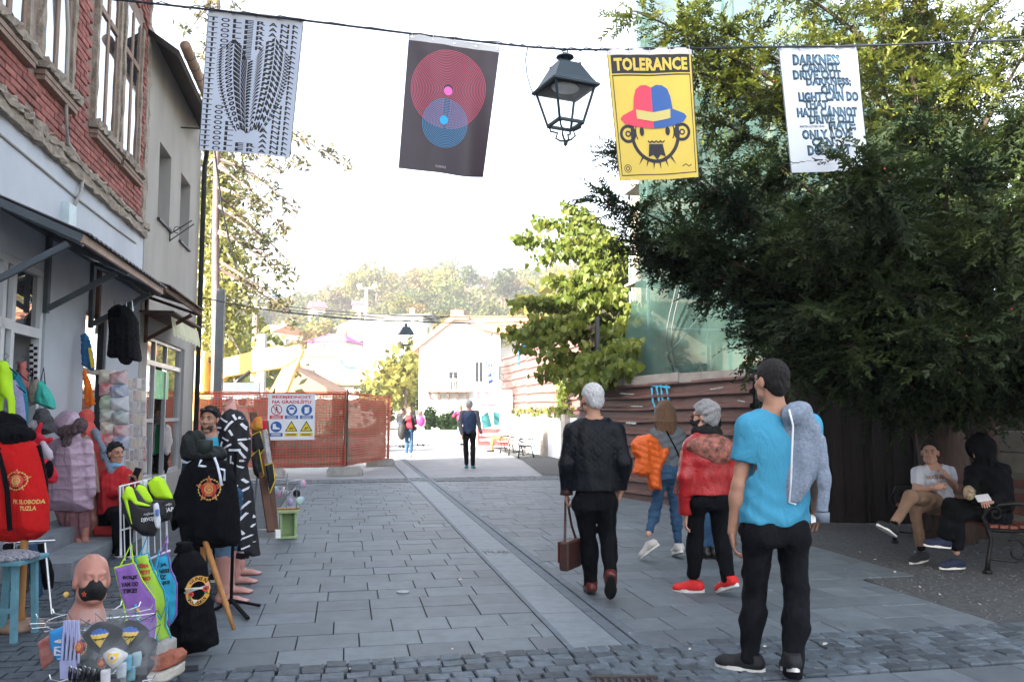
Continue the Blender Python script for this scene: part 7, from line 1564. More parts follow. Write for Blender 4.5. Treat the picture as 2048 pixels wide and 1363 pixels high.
J = dict(head=V3(-.05, 0, 1.22), neck=V3(-.1, 0, 1.03), sL=V3(-.1, .18, .98), sR=V3(-.1, -.18, .98), chest=V3(-.12, 0, .86), waist=V3(-.1, 0, .66), hip=V3(-.05, 0, .52), eL=V3(.02, .24, .74), wL=V3(.22, .14, .66), eR=V3(.02, -.24, .74), wR=V3(.22, -.14, .66), hL=V3(0, .09, .52), hR=V3(0, -.09, .52), kL=V3(.42, .12, .52), kR=V3(.42, -.12, .52), aL=V3(.40, .12, .09), aR=V3(.46, -.12, .09))
yb = math.atan2(-nn.x, nn.y); simple('elderly person in a cream coat and brown trousers resting on the far bench', 33, J, yb, yb, m_hairwh, M('cream_coat', (.60, .54, .46), .9), M('brown_trousers', (.28, .14, .06), .9), m_blk, m_skin, toe=yb, h=.016)
m_chino = M('tan_chinos', (.24, .15, .10), .85, .15, 8, .2, 160); m_wtee = M('white_tee', (.62, .65, .74), .85, .05, 6, .12, 160)
Ys = 8.6; p = Fig('person', 'young woman in a white T-shirt and tan trousers sitting with crossed legs on the bench', Ys, dict(head=(1860, 904), neck=(1866, 932), sL=(1899, 944), sR=(1835, 945), chest=(1867, 960), waist=(1874, 985), hip=(1880, 1003, .05), eL=(1908, 972, -.02), wL=(1896, 955, -.24), eR=(1832, 982, -.06), wR=(1868, 974, -.26),
    hL=(1885, 1002, .0), hR=(1876, 1000, .0), kR=(1822, 992, -.34), aR=(1786, 1050, -.36), kL=(1829, 1014, -.16), aL=(1843, 1098, -.06)), R(160))
Rm = rotm(R(150), R(-3)); p.body(m_skin2, Rm, .97, True, hands=[hand_prims(p['wL'], (-.5, -.4, .5), (0, -1, .2), (-.2, 0, 1), 1.0, .92), hand_prims(p['wR'], (1, -.3, .1), (0, -.8, .5), (0, 0, 1), 1.0, .92)], neck=.047, k=.92)
face_marks(p.t, p['head'], Rm, .97, m_hairdk, True); hair_short(p.t, p['head'], Rm, m_hairdk, .98, .018, -.07, .028, 5, .002); MB().ball(Vc(A(p['head']) + Rm @ A((0, -.12, .04))), .045, 10, 7).build('hair_bun', m_hairdk, p.t, True)
P = [p.torso([(at(1880, 1003, Ys), .155, .12), (p['waist'], .15, .115), (p['chest'], .165, .12), (at(1867, 945, Ys), .15, .095), (p['neck'], .075, .06)])]
for qd in 'LR':
    P += [cap(p['s' + qd].lerp(p['neck'], .5), p['s' + qd], .048, .055, k=.04), cap(p['s' + qd], p['s' + qd].lerp(p['e' + qd], .42), .058, .058, k=.03)]
P += [ell(tuple(p['chest'] + Vc((-.06, -.075, .0))), (.06, .055, .06), .04), ell(tuple(p['chest'] + Vc((.06, -.075, .0))), (.06, .055, .06), .04), sub(cap(p['neck'] + Vc((0, -.03, .01)), p['head'] + Vc((0, -.03, .05)), .07), .005)]
wt = sobj('t_shirt', P, m_wtee, p.t, .0085, wrinkle(.004, 30, 3), True)
V, Pp = fit_text("adidas", .24, .05, bold=.03); print_on('lettering', [(V, Pp, 0, 0)], wt, at(1867, 953, Ys), (1, .05, 0), (0, 0, 1), 1.0, [M('rose_print', (.42, .24, .18), .6, 0)], wt, N=Vc((0, -1, .1)), m=.02)
Pl = lambda: None
P = [loft([(tuple(p['hip'] - Vc((0, 0, .10))), .15, .12), (tuple(p['hip']), .16, .125), (tuple(p['waist'].lerp(p['hip'], .45)), .15, .115)], .04, p.X)]
for qd in 'LR': P += [cap(p['h' + qd], p['k' + qd], .088, .064, k=.04), cap(p['k' + qd], p['k' + qd].lerp(p['a' + qd], .86), .062, .045, k=.025)]
sobj('trousers', P, m_chino, p.t, .0085, wrinkle(.004, 30, 5), True)
m_bs = M('black_trainer', (.014, .016, .02), .7, .2, 20)
for qd, tw, pi_ in (('R', 112, -28), ('L', 118, 4)): p.shoe(qd, R(tw), m_bs, pitch=R(pi_), name='trainer', L_=.25)
for qd in 'LR': MB().tube([p['a' + qd].lerp(p['k' + qd], .22), p['a' + qd]], [.037, .04], 10).build('sock', m_blk, p.t, True)
Yt = 8.15; p = Fig('person', 'person all in black with navy slip-on shoes at the near bench end', Yt, dict(head=(1962, 896), neck=(1972, 925), sL=(2006, 942), sR=(1945, 945), chest=(1980, 965), waist=(1988, 1000), hip=(1985, 1020), eL=(2012, 985), wL=(1985, 1003, -.2), eR=(1940, 985, -.1), wR=(1968, 1003, -.3),
    hL=(1990, 1020, -.05), hR=(1980, 1018, .0), kL=(1912, 1024, -.12), aL=(1913, 1103, .0), kR=(1903, 1012, -.1), aR=(1886, 1080, -.05)), R(140))
Rm = rotm(R(95), R(-35)); p.body(m_skin2, Rm, .97, True, hands=[hand_prims(p['wL'], (-.8, -.3, 0), (0, -.5, .8), (0, -1, .2), .9, .9), hand_prims(p['wR'], (-.3, -.6, 0), (0, -.5, .8), (1, 0, .2), .9, .9)], neck=.05)
sobj('hood', [ell(tuple(A(p['head']) + Rm @ A((0, -.01, .01))), (.12, .14, .145), .02, Rm), sub(ell(tuple(A(p['head']) + Rm @ A((0, .13, -.02))), (.06, .09, .09), .01, Rm), .01), cap(p['neck'], p['head'], .10, .09, k=.04)], m_blk, p.t, .009, wrinkle(.003, 30, 3), True)  # black hood added over the head, standing in for deep shade
P = [p.torso([(p['hip'], .18, .14), (p['waist'], .175, .13), (p['chest'], .185, .135), (at(1975, 940, Yt), .17, .11), (p['neck'], .085, .075)])] + [x for qd in 'LR' for x in (cap(p['neck'], p['s' + qd], .06, .065, k=.04), cap(p['s' + qd], p['e' + qd], .07, .06, k=.03), cap(p['e' + qd], p['w' + qd], .058, .045, k=.03))]
sobj('coat', P, m_blk, p.t, .011, wrinkle(.005, 30, 8), True)
P = [loft([(tuple(p['hip'] - Vc((0, 0, .12))), .16, .13), (tuple(p['hip']), .17, .13)], .04, p.X)] + [x for qd in 'LR' for x in (cap(p['h' + qd], p['k' + qd], .095, .08, k=.04), cap(p['k' + qd], p['k' + qd].lerp(p['a' + qd], .8), .08, .072, k=.03))]
sobj('trousers', P, m_blk, p.t, .011, wrinkle(.004, 30, 9), True)
m_ns = M('navy_slip_on', (.012, .02, .05), .8, .2, 20)
for qd, tw, pi_ in (('R', 95, -6), ('L', 100, 0)): p.shoe(qd, R(tw), m_ns, pitch=R(pi_), L_=.25, high=.05)
mb = MB(); mb.box(at(1966, 995, 7.82), (.15, .075, .009), (1, .2, .1), (-.1, .6, .7)); solo('phone', mb, M('phone_white', (.55, .55, .58), .3), 'pale smartphone held by the person in black on the bench', 'phone', bevel=.003)
mb = MB(); mb.ball(at(1938, 985, 7.85), (.06, .04, .07), 10, 7); solo('leopard_pouch', mb, M('leopard', (.02, .014, .01), .8, .6, 34, col2=(.5, .38, .24)), 'leopard print pouch on the lap of the person in black', 'pouch', smooth=True)
m_vend = M('vendor_top', (.01, .02, .05), .8, .1, 10); Yv = 7.7
p = Fig('person', 'bearded vendor in a turquoise, yellow and navy track top behind the black hoodie', Yv, dict(head=(419, 839), neck=(419, 876), sL=(455, 893), sR=(384, 893), chest=(420, 915), waist=(420, 965), hip=(420, 1005), eL=(464, 955), wL=(455, 1005, -.1), eR=(376, 955), wR=(385, 1005, -.1), hL=(438, 1008), hR=(402, 1008), kL=(440, 1080), aL=(440, 1140), kR=(402, 1080), aR=(402, 1140)), R(172))
Rm = rotm(R(178), R(2)); p.body(m_skin, Rm, 1.0, hands=[hand_prims(p['wL'], (0, -.3, -1), (1, 0, 0), (0, -1, 0), .6)], neck=.06); face_marks(p.t, p['head'], Rm); hair_short(p.t, p['head'], Rm, m_hairdk, 1.0, .013, -.03, .04, 6, .003)
hc = A(p['head']); q = lambda *v: hc + Rm @ A(v)
sobj('beard', [ell(q(0, .024, -.062), (.062, .070, .066), .02, Rm), sub(ell(q(0, .10, -.03), (.045, .06, .028), .01, Rm), .01), sub(ell(q(0, .095, -.064), (.022, .03, .010), .005, Rm), .004), cut(q(0, 0, -.035), Rm @ A((0, .25, 1))), cut(q(0, .03, 0), Rm @ A((0, -1, 0)))], M('stubble', (.09, .05, .035), .9, .3, 60), p.t, .006, wrinkle(.001, 150, 2), True)
g_ = MB()
for sx in (-1, 1): g_.ball(Vc(q(sx * .034, .085, .085)), (.028, .02, .018), 8, 6)
g_.tube([Vc(q(-.08, -.02, .05)), Vc(q(-.06, .07, .085)), Vc(q(.06, .07, .085)), Vc(q(.08, -.02, .05))], .005, 5); g_.build('sunglasses', m_eye, p.t, True)
P = [p.torso([(p['hip'], .2, .14), (p['waist'], .195, .14), (p['chest'], .205, .14), (at(420, 893, Yv), .19, .12), (p['neck'], .085, .08)])] + [x for qd in 'LR' for x in (cap(p['neck'].lerp(p['s' + qd], .5), p['s' + qd], .06, .068, k=.05), cap(p['s' + qd], p['e' + qd], .074, .062, k=.03), cap(p['e' + qd], p['w' + qd], .06, .05, k=.03))] + [sub(cap(p['neck'] + Vc((0, -.03, 0)), p['head'], .062), .004)]
Vt, Qt = sdf(P, .009, wrinkle(.004, 28, 3)); zc = Vt[Qt].mean(1)[:, 2]; zy = at(420, 908, Yv).z; mi = np.where(zc > zy + .012, 0, np.where(zc > zy - .035, 1, np.where(zc > zy - .075, 2, 3)))
fmesh('track_top', Vt, Qt, [M('turquoise', (.02, .36, .55), .7, .08, 8), M('track_yellow', (.70, .58, .04), .7), M('track_white', (.62, .66, .74), .7), m_vend], p.t, True, True, mi=mi)
mb = MB(); mb.tube([p['neck'] + Vc((.068 * cos(a), .07 * sin(a) - .005, -.01 + .02 * sin(a))) for a in np.linspace(0, 6.28, 20)], .016, 6, cap=False); mb.build('collar', m_vend, p.t, True)
mb = MB(); mb.ball(p['neck'] + Vc((0, -.075, -.035)), (.045, .03, .06), 10, 6); mb.build('grey_vest', m_hood, p.t, True)
p.trousers(m_blk, h=.012); [p.shoe(qd, R(180), m_blk) for qd in 'LR']
Yw = 9.3; m_rs = M('red_sweater', (.50, .02, .025), .85, .15, 12, .25, 140)
p = Fig('person', 'smiling woman trader in a red sweater sitting by the shop wall with a phone', Yw, dict(head=(232, 906), neck=(230, 935), sL=(252, 950), sR=(218, 950), chest=(232, 968), waist=(232, 1000), hip=(230, 1025), eL=(258, 985, -.05), wL=(268, 965, -.28), eR=(215, 988), wR=(240, 985, -.28), hL=(240, 1025), hR=(222, 1025), kL=(255, 1028, -.38), kR=(235, 1030, -.38), aL=(255, 1085, -.38), aR=(235, 1088, -.38)), R(215))
Rm = rotm(R(235), R(0)); p.body(m_skin, Rm, .95, True, hands=[hand_prims(p['wL'], (.1, -.5, .8), (-.2, .6, .2), (-1, 0, 0), 1.1, .92), hand_prims(p['wR'], (.5, -.5, .4), (0, -.5, .3), (-1, 0, 0), 1.0, .92)], k=.93, neck=.05); face_marks(p.t, p['head'], Rm, .95, m_hairdk, True); hair_short(p.t, p['head'], Rm, m_hairdk, .97, .016, -.05, .035, 4, .004)
sobj('neck_mask', [ell(tuple(p['neck'] + Vc((.015, -.03, .03))), (.065, .065, .035), .01)], M('blue_mask', (.22, .42, .62), .8), p.t, .009, None, True)
P = [p.torso([(p['hip'], .175, .13), (p['waist'], .17, .13), (p['chest'], .175, .13), (at(232, 950, Yw), .155, .105), (p['neck'], .08, .075)])] + [x for qd in 'LR' for x in (cap(p['neck'].lerp(p['s' + qd], .5), p['s' + qd], .055, .06, k=.05), cap(p['s' + qd], p['e' + qd], .064, .056, k=.03), cap(p['e' + qd], p['w' + qd], .054, .044, k=.03))] + [sub(cap(p['neck'] + Vc((0, -.03, 0)), p['head'], .056), .004)]
sobj('sweater', P, m_rs, p.t, .009, wrinkle(.005, 30, 3), True)
P = [loft([(tuple(p['hip'] - Vc((0, 0, .12))), .16, .13), (tuple(p['hip']), .17, .13)], .04, p.X)] + [x for qd in 'LR' for x in (cap(p['h' + qd], p['k' + qd], .09, .07, k=.04), cap(p['k' + qd], p['a' + qd], .065, .05, k=.03))]
sobj('trousers', P, m_blk, p.t, .011, None, True); [p.shoe(qd, R(215), m_blk) for qd in 'LR']
mb = MB(); mb.box(at(272, 948, 8.98), (.075, .01, .15), (.5, .6, -.2), (-.5, .8, .2)); solo('phone', mb, m_eye, 'black phone in the hand of the trader in red', 'phone', bevel=.003)
mb = MB(); q_ = p['hip'] - Vc((0, 0, .13)); mb.box(Vc((q_.x, q_.y, .16 + (q_.z - .16) / 2)), (.34, .34, q_.z - .16)); solo('stool', mb, M('red_stool', (.4, .03, .03), .5), 'low red plastic stool under the seated trader', 'stool', bevel=.03)
dpx = onU(322, 826, UW - .15); Yd = dpx.y
p = Fig('person', 'woman in a white cardigan and green top standing in the glazed shop doorway', Yd, dict(head=(319, 828), neck=(321, 848), sL=(334, 857), sR=(309, 857), chest=(322, 868), waist=(322, 890), hip=(322, 905), eL=(338, 882), wL=(334, 905, -.1), eR=(306, 882), wR=(309, 905, -.1), hL=(327, 905), hR=(317, 905), kL=(327, 930), kR=(317, 930), aL=(327, 945), aR=(317, 945)), R(170))
Rm = rotm(R(185)); p.body(m_skin2, Rm, .97, True, k=.92); face_marks(p.t, p['head'], Rm, .97, m_hairbr, True); hair_short(p.t, p['head'], Rm, m_hairbr, 1.0, .02, -.07, .04, 4, .004); sobj('chin_mask', [ell(tuple(A(p['head']) + Rm @ A((0, .04, -.085))), (.058, .06, .032), .01)], M('blue_mask', ()), p.t, .009, None, True)
P = [p.torso([(p['hip'], .17, .13), (p['waist'], .165, .125), (p['chest'], .175, .13), (p['neck'], .08, .07)])] + [x for qd in 'LR' for x in (cap(p['neck'].lerp(p['s' + qd], .5), p['s' + qd], .055, .06, k=.05), cap(p['s' + qd], p['e' + qd], .064, .056, k=.03), cap(p['e' + qd], p['w' + qd], .054, .044, k=.03))]
Vt, Qt = sdf(P, .011); cx_ = Vt[Qt].mean(1); mi = np.where(np.abs(cx_[:, 0] - p['chest'].x - .02) < .085, 1, 0); fmesh('cardigan', Vt, Qt, [M('cream_knit', (.5, .44, .42), .9, .1, 20), M('green_top', (.02, .22, .09), .8, .1, 10)], p.t, True, True, mi=mi)
p.trousers(m_blk, h=.012, name='skirt')
m_terra = M('terracotta_plastic', (.45, .20, .15), .42, .06, 6, .03, 60, spec=.5); m_pinkleg = M('pink_plastic', (.56, .27, .22), .4, .05, 6, spec=.5); m_wdst = M('honey_wood', (.42, .19, .055), .5, .25, 4, .15, 50, stretch=(6, 6, .5)); m_chrome = M('chrome_wire', (.55, .56, .58), .25, 0, metal=.9); m_wwire = M('white_wire', (.68, .69, .72), .5, 0)
m_cream = M('gold_print', (.62, .40, .12), .6, .05, 20); m_rprint = M('red_print', (.58, .04, .03), .6, .05, 20); m_wprint = M('white_print', (.7, .7, .74), .6, 0); m_bprint = M('black_print', (.01, .01, .012), .6, 0)
def star_items(s=1.0, txt="1919"):
    """a red five pointed star behind a gold wreath and a round badge"""
    it = []; pts = []
    for k in range(10): a = math.pi / 2 + k * math.pi / 5; r_ = 1.0 if k % 2 == 0 else .42; pts.append((r_ * cos(a), r_ * sin(a)))
    it.append((*poly2(*[(x * 1.0, y * 1.0) for x, y in pts]), 1, 0)); it.append((*poly2(*[(x * .92, y * .92) for x, y in pts]), 0, 1))
    for k in range(22):
        a = math.pi / 2 + .25 + k * (2 * math.pi - .5) / 21; c = np.array([.74 * cos(a), .74 * sin(a)]); t = np.array([-sin(a), cos(a)]); n = np.array([cos(a), sin(a)])
        it.append((np.array([c - t * .11, c + n * .07, c + t * .11, c - n * .05]), [(0, 1, 2, 3)], 1, 2))
    it += [(*disc2((0, 0), .58, 28), 2, 3), (*disc2((0, 0), .53, 28), 0, 4), (*disc2((0, 0), .33, 22), 1, 5), (*disc2((.02, .02), .22, 16, .17), 0, 6), (*line2([(-.2, -.12), (0, .1), (.2, .08)], .05), 0, 6)]
    V, Pp = fit_text("SLOBODA", .72, .13, bold=.02); a = V[:, 0] / .43; rr = .43 + V[:, 1]; it.append((np.stack([rr * np.sin(a), rr * np.cos(a)], 1), Pp, 1, 5)); V, Pp = fit_text("TUZLA", .5, .12, bold=.02); a = V[:, 0] / .43; rr = .43 - V[:, 1]; it.append((np.stack([rr * np.sin(a), -rr * np.cos(a)], 1), Pp, 1, 5))
    V, Pp = fit_text(txt, .34, .13, bold=.03); it.append((V + np.array([0, -.78]), Pp, 1, 4)); return it
SP = [m_rprint, m_cream, m_bprint, m_wprint]
def garment(name, label, cat, outline, Y, mat, T=.06, w=.06, slope=0.0, folds=.008, ff=24, wr=.004, seed=0, group=None, extra=(), h=.0085, part='fabric', zbase=None):
    ys = [p_[1] for p_ in outline]; xs = [p_[0] for p_ in outline]; b = at(sum(xs) / len(xs), max(ys), Y); t = thing(name, label, cat, b, group=group)
    o = sobj(part, [puff(outline, Y, T, w, slope, folds, ff, ph=seed)] + list(extra), mat, t, h, wrinkle(wr, 34, seed) if wr else None, True); return t, o
def hanger(t, c, w=.36, yaw=0.0):
    c = Vc(c); X = Vc((cos(yaw), sin(yaw), 0)); mb = MB(); mb.tube([c - X * w / 2 - Vc((0, 0, .09)), c, c + X * w / 2 - Vc((0, 0, .09))], .006, 5); mb.tube([c, c + Vc((0, 0, .05)), c + X * .025 + Vc((0, 0, .075)), c + Vc((0, 0, .10)), c - X * .02 + Vc((0, 0, .08))], .0025, 5); mb.build('hanger', m_blk, t)
Y1 = 5.9
st_ = thing('display_stand', 'round based honey wood stand carrying the red hooded top', 'stand', at(42, 1258, Y1)); b = G(40, 1256); Y1 = b.y
mb = MB(); mb.lathe([(.15, 0), (.155, .02), (.14, .045), (.06, .06)], b, 24); mb.build('base', M('stand_base', (.30, .19, .13), .7, .2, 6), st_, True); mb = MB(); mb.lathe([(.028, .05), (.032, .08), (.024, .12), (.026, .6), (.022, 1.2)], b, 14); mb.build('pole', m_wdst, st_, True)
t, o = garment('hooded_top', 'bright red hooded top with gold star badge and gold club lettering on the stand', 'hoodie', [(-42, 905), (-10, 880), (24, 866), (52, 872), (74, 892), (84, 940), (92, 1010), (93, 1062), (70, 1078), (30, 1085), (-10, 1078), (-46, 1062), (-52, 980)], Y1, M('red_fleece', (.50, .010, .010), .9, .08, 6, .2, 120, fold=.35, spec=.2), .13, .11, .12, .006, 16, .005, 1)
sobj('hood', [ell(tuple(at(22, 872, Y1)), (.15, .13, .09), .03), ell(tuple(at(22, 850, Y1 + .06)), (.10, .09, .08), .03), cap(at(10, 868, Y1 - .03), at(4, 830, Y1), .05, .03, k=.04)], m_blk, o, .009, wrinkle(.006, 40, 3), True)
mb = MB(); mb.tube([at(-2, 895, Y1 - .13), at(14, 980, Y1 - .15), at(20, 1060, Y1 - .135)], .016, 6); mb.build('black_zip', m_blk, o); mb = MB(); mb.tube([at(76, 890, Y1 + .02), at(90, 960, Y1 + .05), at(94, 1050, Y1 + .05)], .02, 6); mb.build('side_stripe', m_blk, o)
print_on('badge', star_items(), o, at(49, 958, Y1), (1, .12, 0), (0, 0, 1), .082, SP, o, N=Vc((.12, -1, 0)), m=.12)
V, Pp = fit_text("FK SLOBODA", .17, .031, bold=.03); V2, P2 = fit_text("TUZLA", .088, .031, bold=.03); print_on('lettering', [(V + np.array([0, .02]), Pp, 1, 0), (V2 + np.array([.005, -.024]), P2, 1, 0)], o, at(66, 1006, Y1), (1, .12, -.06), (0, 0, 1), 1.0, SP, o, N=Vc((.12, -1, 0)), m=.03)
b2_ = G(450, 1205); Yb_ = 6.2
ts = thing('tripod_stand', 'black metal tripod stand and honey wooden leg holding up the black hoodie', 'stand', (b2_.x, b2_.y, 0)); c = Vc((b2_.x, b2_.y, 0)); mb = MB()
c = G(462, 1212);
for e in ((520, 1214), (496, 1240), (430, 1222)): q_ = G(*e); mb.bar(c + Vc((0, 0, .05)), q_ + Vc((0, 0, .015)), .026, .016)
mb.tube([c + Vc((0, 0, .02)), c + Vc((0, 0, 1.2))], .013, 8); mb.build('tripod', m_blk, ts); mb = MB(); q_ = G(468, 1258); a_ = at(408, 1075, 6.1); mb.tube([a_, a_.lerp(q_, .3), a_.lerp(q_, .7), a_.lerp(q_, .72), a_.lerp(q_, .76), q_], [.02, .022, .017, .023, .018, .012], 10); mb.build('wooden_leg', m_wdst, ts, True); mb = MB(); q_ = G(412, 1250); mb.tube([at(405, 1080, 6.15), at(409, 1170, 6.1), q_], [.02, .018, .014], 10); mb.build('wooden_leg', m_wdst, ts, True)
t, bh = garment('hoodie', 'black hoodie with red and gold star badge and white drawstrings on a stand', 'hoodie', [(352, 990), (362, 950), (376, 925), (402, 908), (432, 908), (452, 922), (466, 950), (474, 1000), (478, 1080), (470, 1092), (420, 1096), (368, 1092), (362, 1050), (350, 1062), (345, 1040)], Yb_, m_blk, .14, .10, .1, .007, 18, .005, 2)
sobj('hood', [ell(tuple(at(412, 910, Yb_)), (.14, .115, .05), .03), ell(tuple(at(378, 892, Yb_ + .05)), (.06, .09, .10), .04), ell(tuple(at(390, 876, Yb_ + .12)), (.075, .08, .06), .04), ell(tuple(at(436, 904, Yb_ + .08)), (.06, .08, .05), .04)], M('hood_lining', (.006, .009, .009), .8, .7, 26, .3, 90, fold=.5), bh, .009, wrinkle(.003, 30, 8), True)
mb = MB(); mb.lathe([(.055, -.05), (.058, .05), (.05, .06)], at(410, 895, Yb_ - .05), 16); mb.build('bust_neck', M('dark_green_bust', (.012, .02, .016), .6), bh, True)
bv = bvh_of(bh)
for pts in ([(404, 919), (398, 930), (393, 950), (395, 973)], [(430, 914), (436, 930), (441, 950), (444, 970)]):
    P = []
    for x, y in pts:
        h = bv.ray_cast(at(x, y, Yb_ - .6), Vc((0, 1, 0))); P.append((h[0] if h[0] is not None else at(x, y, Yb_ - .14)) - Vc((0, .012, 0)))
    mb = MB(); mb.tube(P, [.009, .009, .0095, .011], 7); mb.build('drawstring', M('white_cord', (.72, .76, .86), .8), bh, True)
print_on('badge', star_items(), bh, at(428, 974, Yb_), (1, .1, 0), (0, 0, 1), .10, SP, bh, N=Vc((.1, -1, 0)), m=.12)
Yc = 5.25
t, sh = garment('shirt', 'black sleeveless shirt on a low bust with a round orange band logo', 'shirt', [(352, 1112), (362, 1096), (378, 1094), (398, 1106), (412, 1124), (420, 1180), (430, 1240), (436, 1288), (418, 1296), (414, 1302), (372, 1308), (352, 1304), (346, 1290), (340, 1200), (338, 1140)], Yc, m_blk, .12, .10, .1, .005, 16, .004, 4)
mb = MB(); mb.lathe([(.06, -.03), (.045, .01), (.05, .025), (.04, .03)], at(368, 1093, Yc), 14); mb.build('bust_neck', m_blk, t, True)
it = [(*disc2((0, 0), 1, 36, .62, sy=1.35), 0, 0), (*disc2((0, 0), 1.03, 36, .98, sy=1.35), 2, 1)]
for tx, sg in (("GUNS N", 1), ("ROSES", -1)):
    V, Pp = fit_text(tx, 1.5, .24, bold=.04); a = V[:, 0] / .81; rr = .81 + sg * V[:, 1]; it.append((np.stack([rr * np.sin(a), sg * rr * np.cos(a) * 1.35], 1), Pp, 2, 1))
it += [(*line2([(-1.1, -.1), (-.2, .12), (1.05, .42)], .16), 3, 2), (*line2([(-1.0, .3), (0, .22), (1.1, .05)], .14), 4, 3), (*disc2((-.5, -.28), .24, 12), 1, 4), (*disc2((.62, .1), .24, 12), 1, 4), (*disc2((-.5, -.28), .1, 8), 2, 5), (*disc2((.62, .1), .1, 8), 2, 5), (*poly2((-.75, -.45), (-.55, -.75), (-.4, -.4)), 5, 4), (*poly2((.75, -.1), (.85, -.45), (.5, -.2)), 5, 4), (*poly2((-.35, -.75), (-.15, -1.2), (.05, -.8)), 4, 4)]
print_on('logo', it, sh, at(401, 1176, Yc), (1, .25, 0), (0, 0, 1), .066, [M('logo_orange', (.72, .36, .05), .6, .05, 9), m_rprint, m_bprint, M('logo_steel', (.32, .36, .38), .6), M('logo_pale', (.62, .6, .5), .6), M('logo_green', (.06, .2, .06), .6)], sh, N=Vc((.15, -1, .05)), m=.12)
Yd_ = 7.2; m_drs = M('black_dress', (.011, .011, .015), .8, .2, 10, .2, 120)
t, dr = garment('dress', 'long black dress with white bar pattern on a headless mannequin', 'dress', [(437, 850), (446, 826), (464, 816), (482, 822), (496, 842), (502, 880), (500, 915), (494, 930), (503, 985), (511, 1050), (520, 1110), (480, 1118), (452, 1112), (452, 1000), (458, 935), (444, 900)], Yd_, m_drs, .15, .10, .05, .018, 28, .006, 5, part='cloth')
sobj('mannequin_neck', [cap(at(462, 826, Yd_), at(456, 806, Yd_ + .04), .052, .06, k=.02), cut(at(455, 808, Yd_), (-.5, -.5, 1))], m_pinkleg, t, .008, None, True)
mb = MB(); mb.tube([Vc((.045 * cos(a), .045 * sin(a), 0)) + at(457, 811, Yd_ + .02) for a in np.linspace(0, 6.28, 14)], .006, 5); mb.build('frill', m_wdst, t)
r = random.Random(4); it = []
pl_ = []
for k in range(900):
    x, y = r.uniform(-.18, .20), r.uniform(-.75, .62)
    if any((x - q[0]) ** 2 + (y - q[1]) ** 2 < .062 ** 2 for q in pl_): continue
    pl_.append((x, y)); a = r.choice([0, .5, 1.0, 1.57, 2.1, 2.6]) + r.uniform(-.15, .15); L_, w_ = r.uniform(.05, .095), r.uniform(.0065, .0105); d_ = np.array([cos(a), sin(a)]); n_ = np.array([-d_[1], d_[0]]); c = np.array([x, y])
    it.append((np.array([c - d_ * L_ / 2 - n_ * w_, c + d_ * L_ / 2 - n_ * w_, c + d_ * L_ / 2 + n_ * w_, c - d_ * L_ / 2 + n_ * w_]), [(0, 1, 2, 3)], 0, .3 * (k % 3)))
print_on('bar_pattern', it, dr, at(478, 960, Yd_), (1, 0, 0), (0, 0, 1), 1.0, [m_wprint], dr, N=Vc((0, -1, 0)), m=.025)['kind'] = 'stuff'
def leg(label, px, py, yaw, top, jean=None, mat=m_pinkleg, z0=0.0, hh=.78, grp='mannequin legs at the stall'):
    a = G(px, py, z0); R3 = rotm(yaw); f = lambda *p_: a + Vc(R3 @ A(p_)); t = thing('display_dummy', label, 'mannequin', a, group=grp)
    P = [cap(f(0, -.02, .05), f(0, 0, .10), .034, .036, k=.02), cap(f(0, 0, .09), f(0, -.01, .36), .036, .056, k=.03), cap(f(0, -.01, .36), f(0, .0, .50), .056, .055, k=.03), cap(f(0, .0, .5), f(0, .01, hh), .056, .082, k=.03), cap(f(0, -.03, .035), f(0, .10, .03), .034, .026, k=.03), ell(f(0, .12, .022), (.042, .05, .02), .02, R3)]
    for i, (x, l) in enumerate(((-.026, .168), (-.010, .172), (.006, .166), (.02, .158), (.032, .148))): P.append(cap(f(x, .13, .018), f(x * 1.1, l + .012, .014), .0105 if i else .014, .009 if i else .013, k=.006))
    P.append(cut(a, (0, 0, -1))); sobj('leg', P, mat, t, .0062, None, True)
    if jean:
        sobj('jeans', [cap(f(0, -.01, .34), f(0, 0, hh + .02), .068, .092, k=.02), cut(f(0, 0, .36), (0, 0, -1))], jean, t, .008, wrinkle(.004, 40, int(px)), True)
    return t
leg('bare pink mannequin foot standing farthest back below the patterned dress', 480, 1150, R(-75), 0, m_bj); leg('bare pink mannequin foot, second from the back below the dress', 470, 1167, R(-75), 0, m_bj); leg('bare pink mannequin foot, second from the front below the dress', 458, 1187, R(-78), 0, m_bj); leg('bare pink mannequin foot standing nearest below the dress', 447, 1206, R(-80), 0, M('light_jeans', (.12, .2, .3), .85, .3, 8))
Ym = 8.85; zst = .17; m_puf = M('lilac_puffer', (.46, .31, .40), .28, .08, 6, .08, 40, spec=.6, fold=.3); m_fur = M('mauve_fur', (.17, .11, .12), .95, .5, 40, .9, 120, bdist=.03)
pm_ = thing('mannequin', 'child mannequin in a shiny lilac quilted coat, fur trimmed hood and mauve skirt', 'mannequin', at(145, 1108, Ym), group='dressed mannequins by the shop wall')
def quiltp(X_): return .012 * np.abs(np.cos((X_[..., 2] - .9) * 26)) ** .5 - .006 + wrinkle(.002, 30, 4)(X_)
sobj('coat', [puff([(104, 905), (112, 878), (132, 868), (156, 868), (174, 882), (180, 920), (186, 1018), (160, 1024), (98, 1020), (100, 960)], Ym, .15, .12), cap(at(112, 890, Ym - .03), at(104, 985, Ym - .08), .075, .06, k=.03), cap(at(172, 890, Ym), at(181, 985, Ym - .02), .075, .06, k=.03)], m_puf, pm_, .009, quiltp, True)
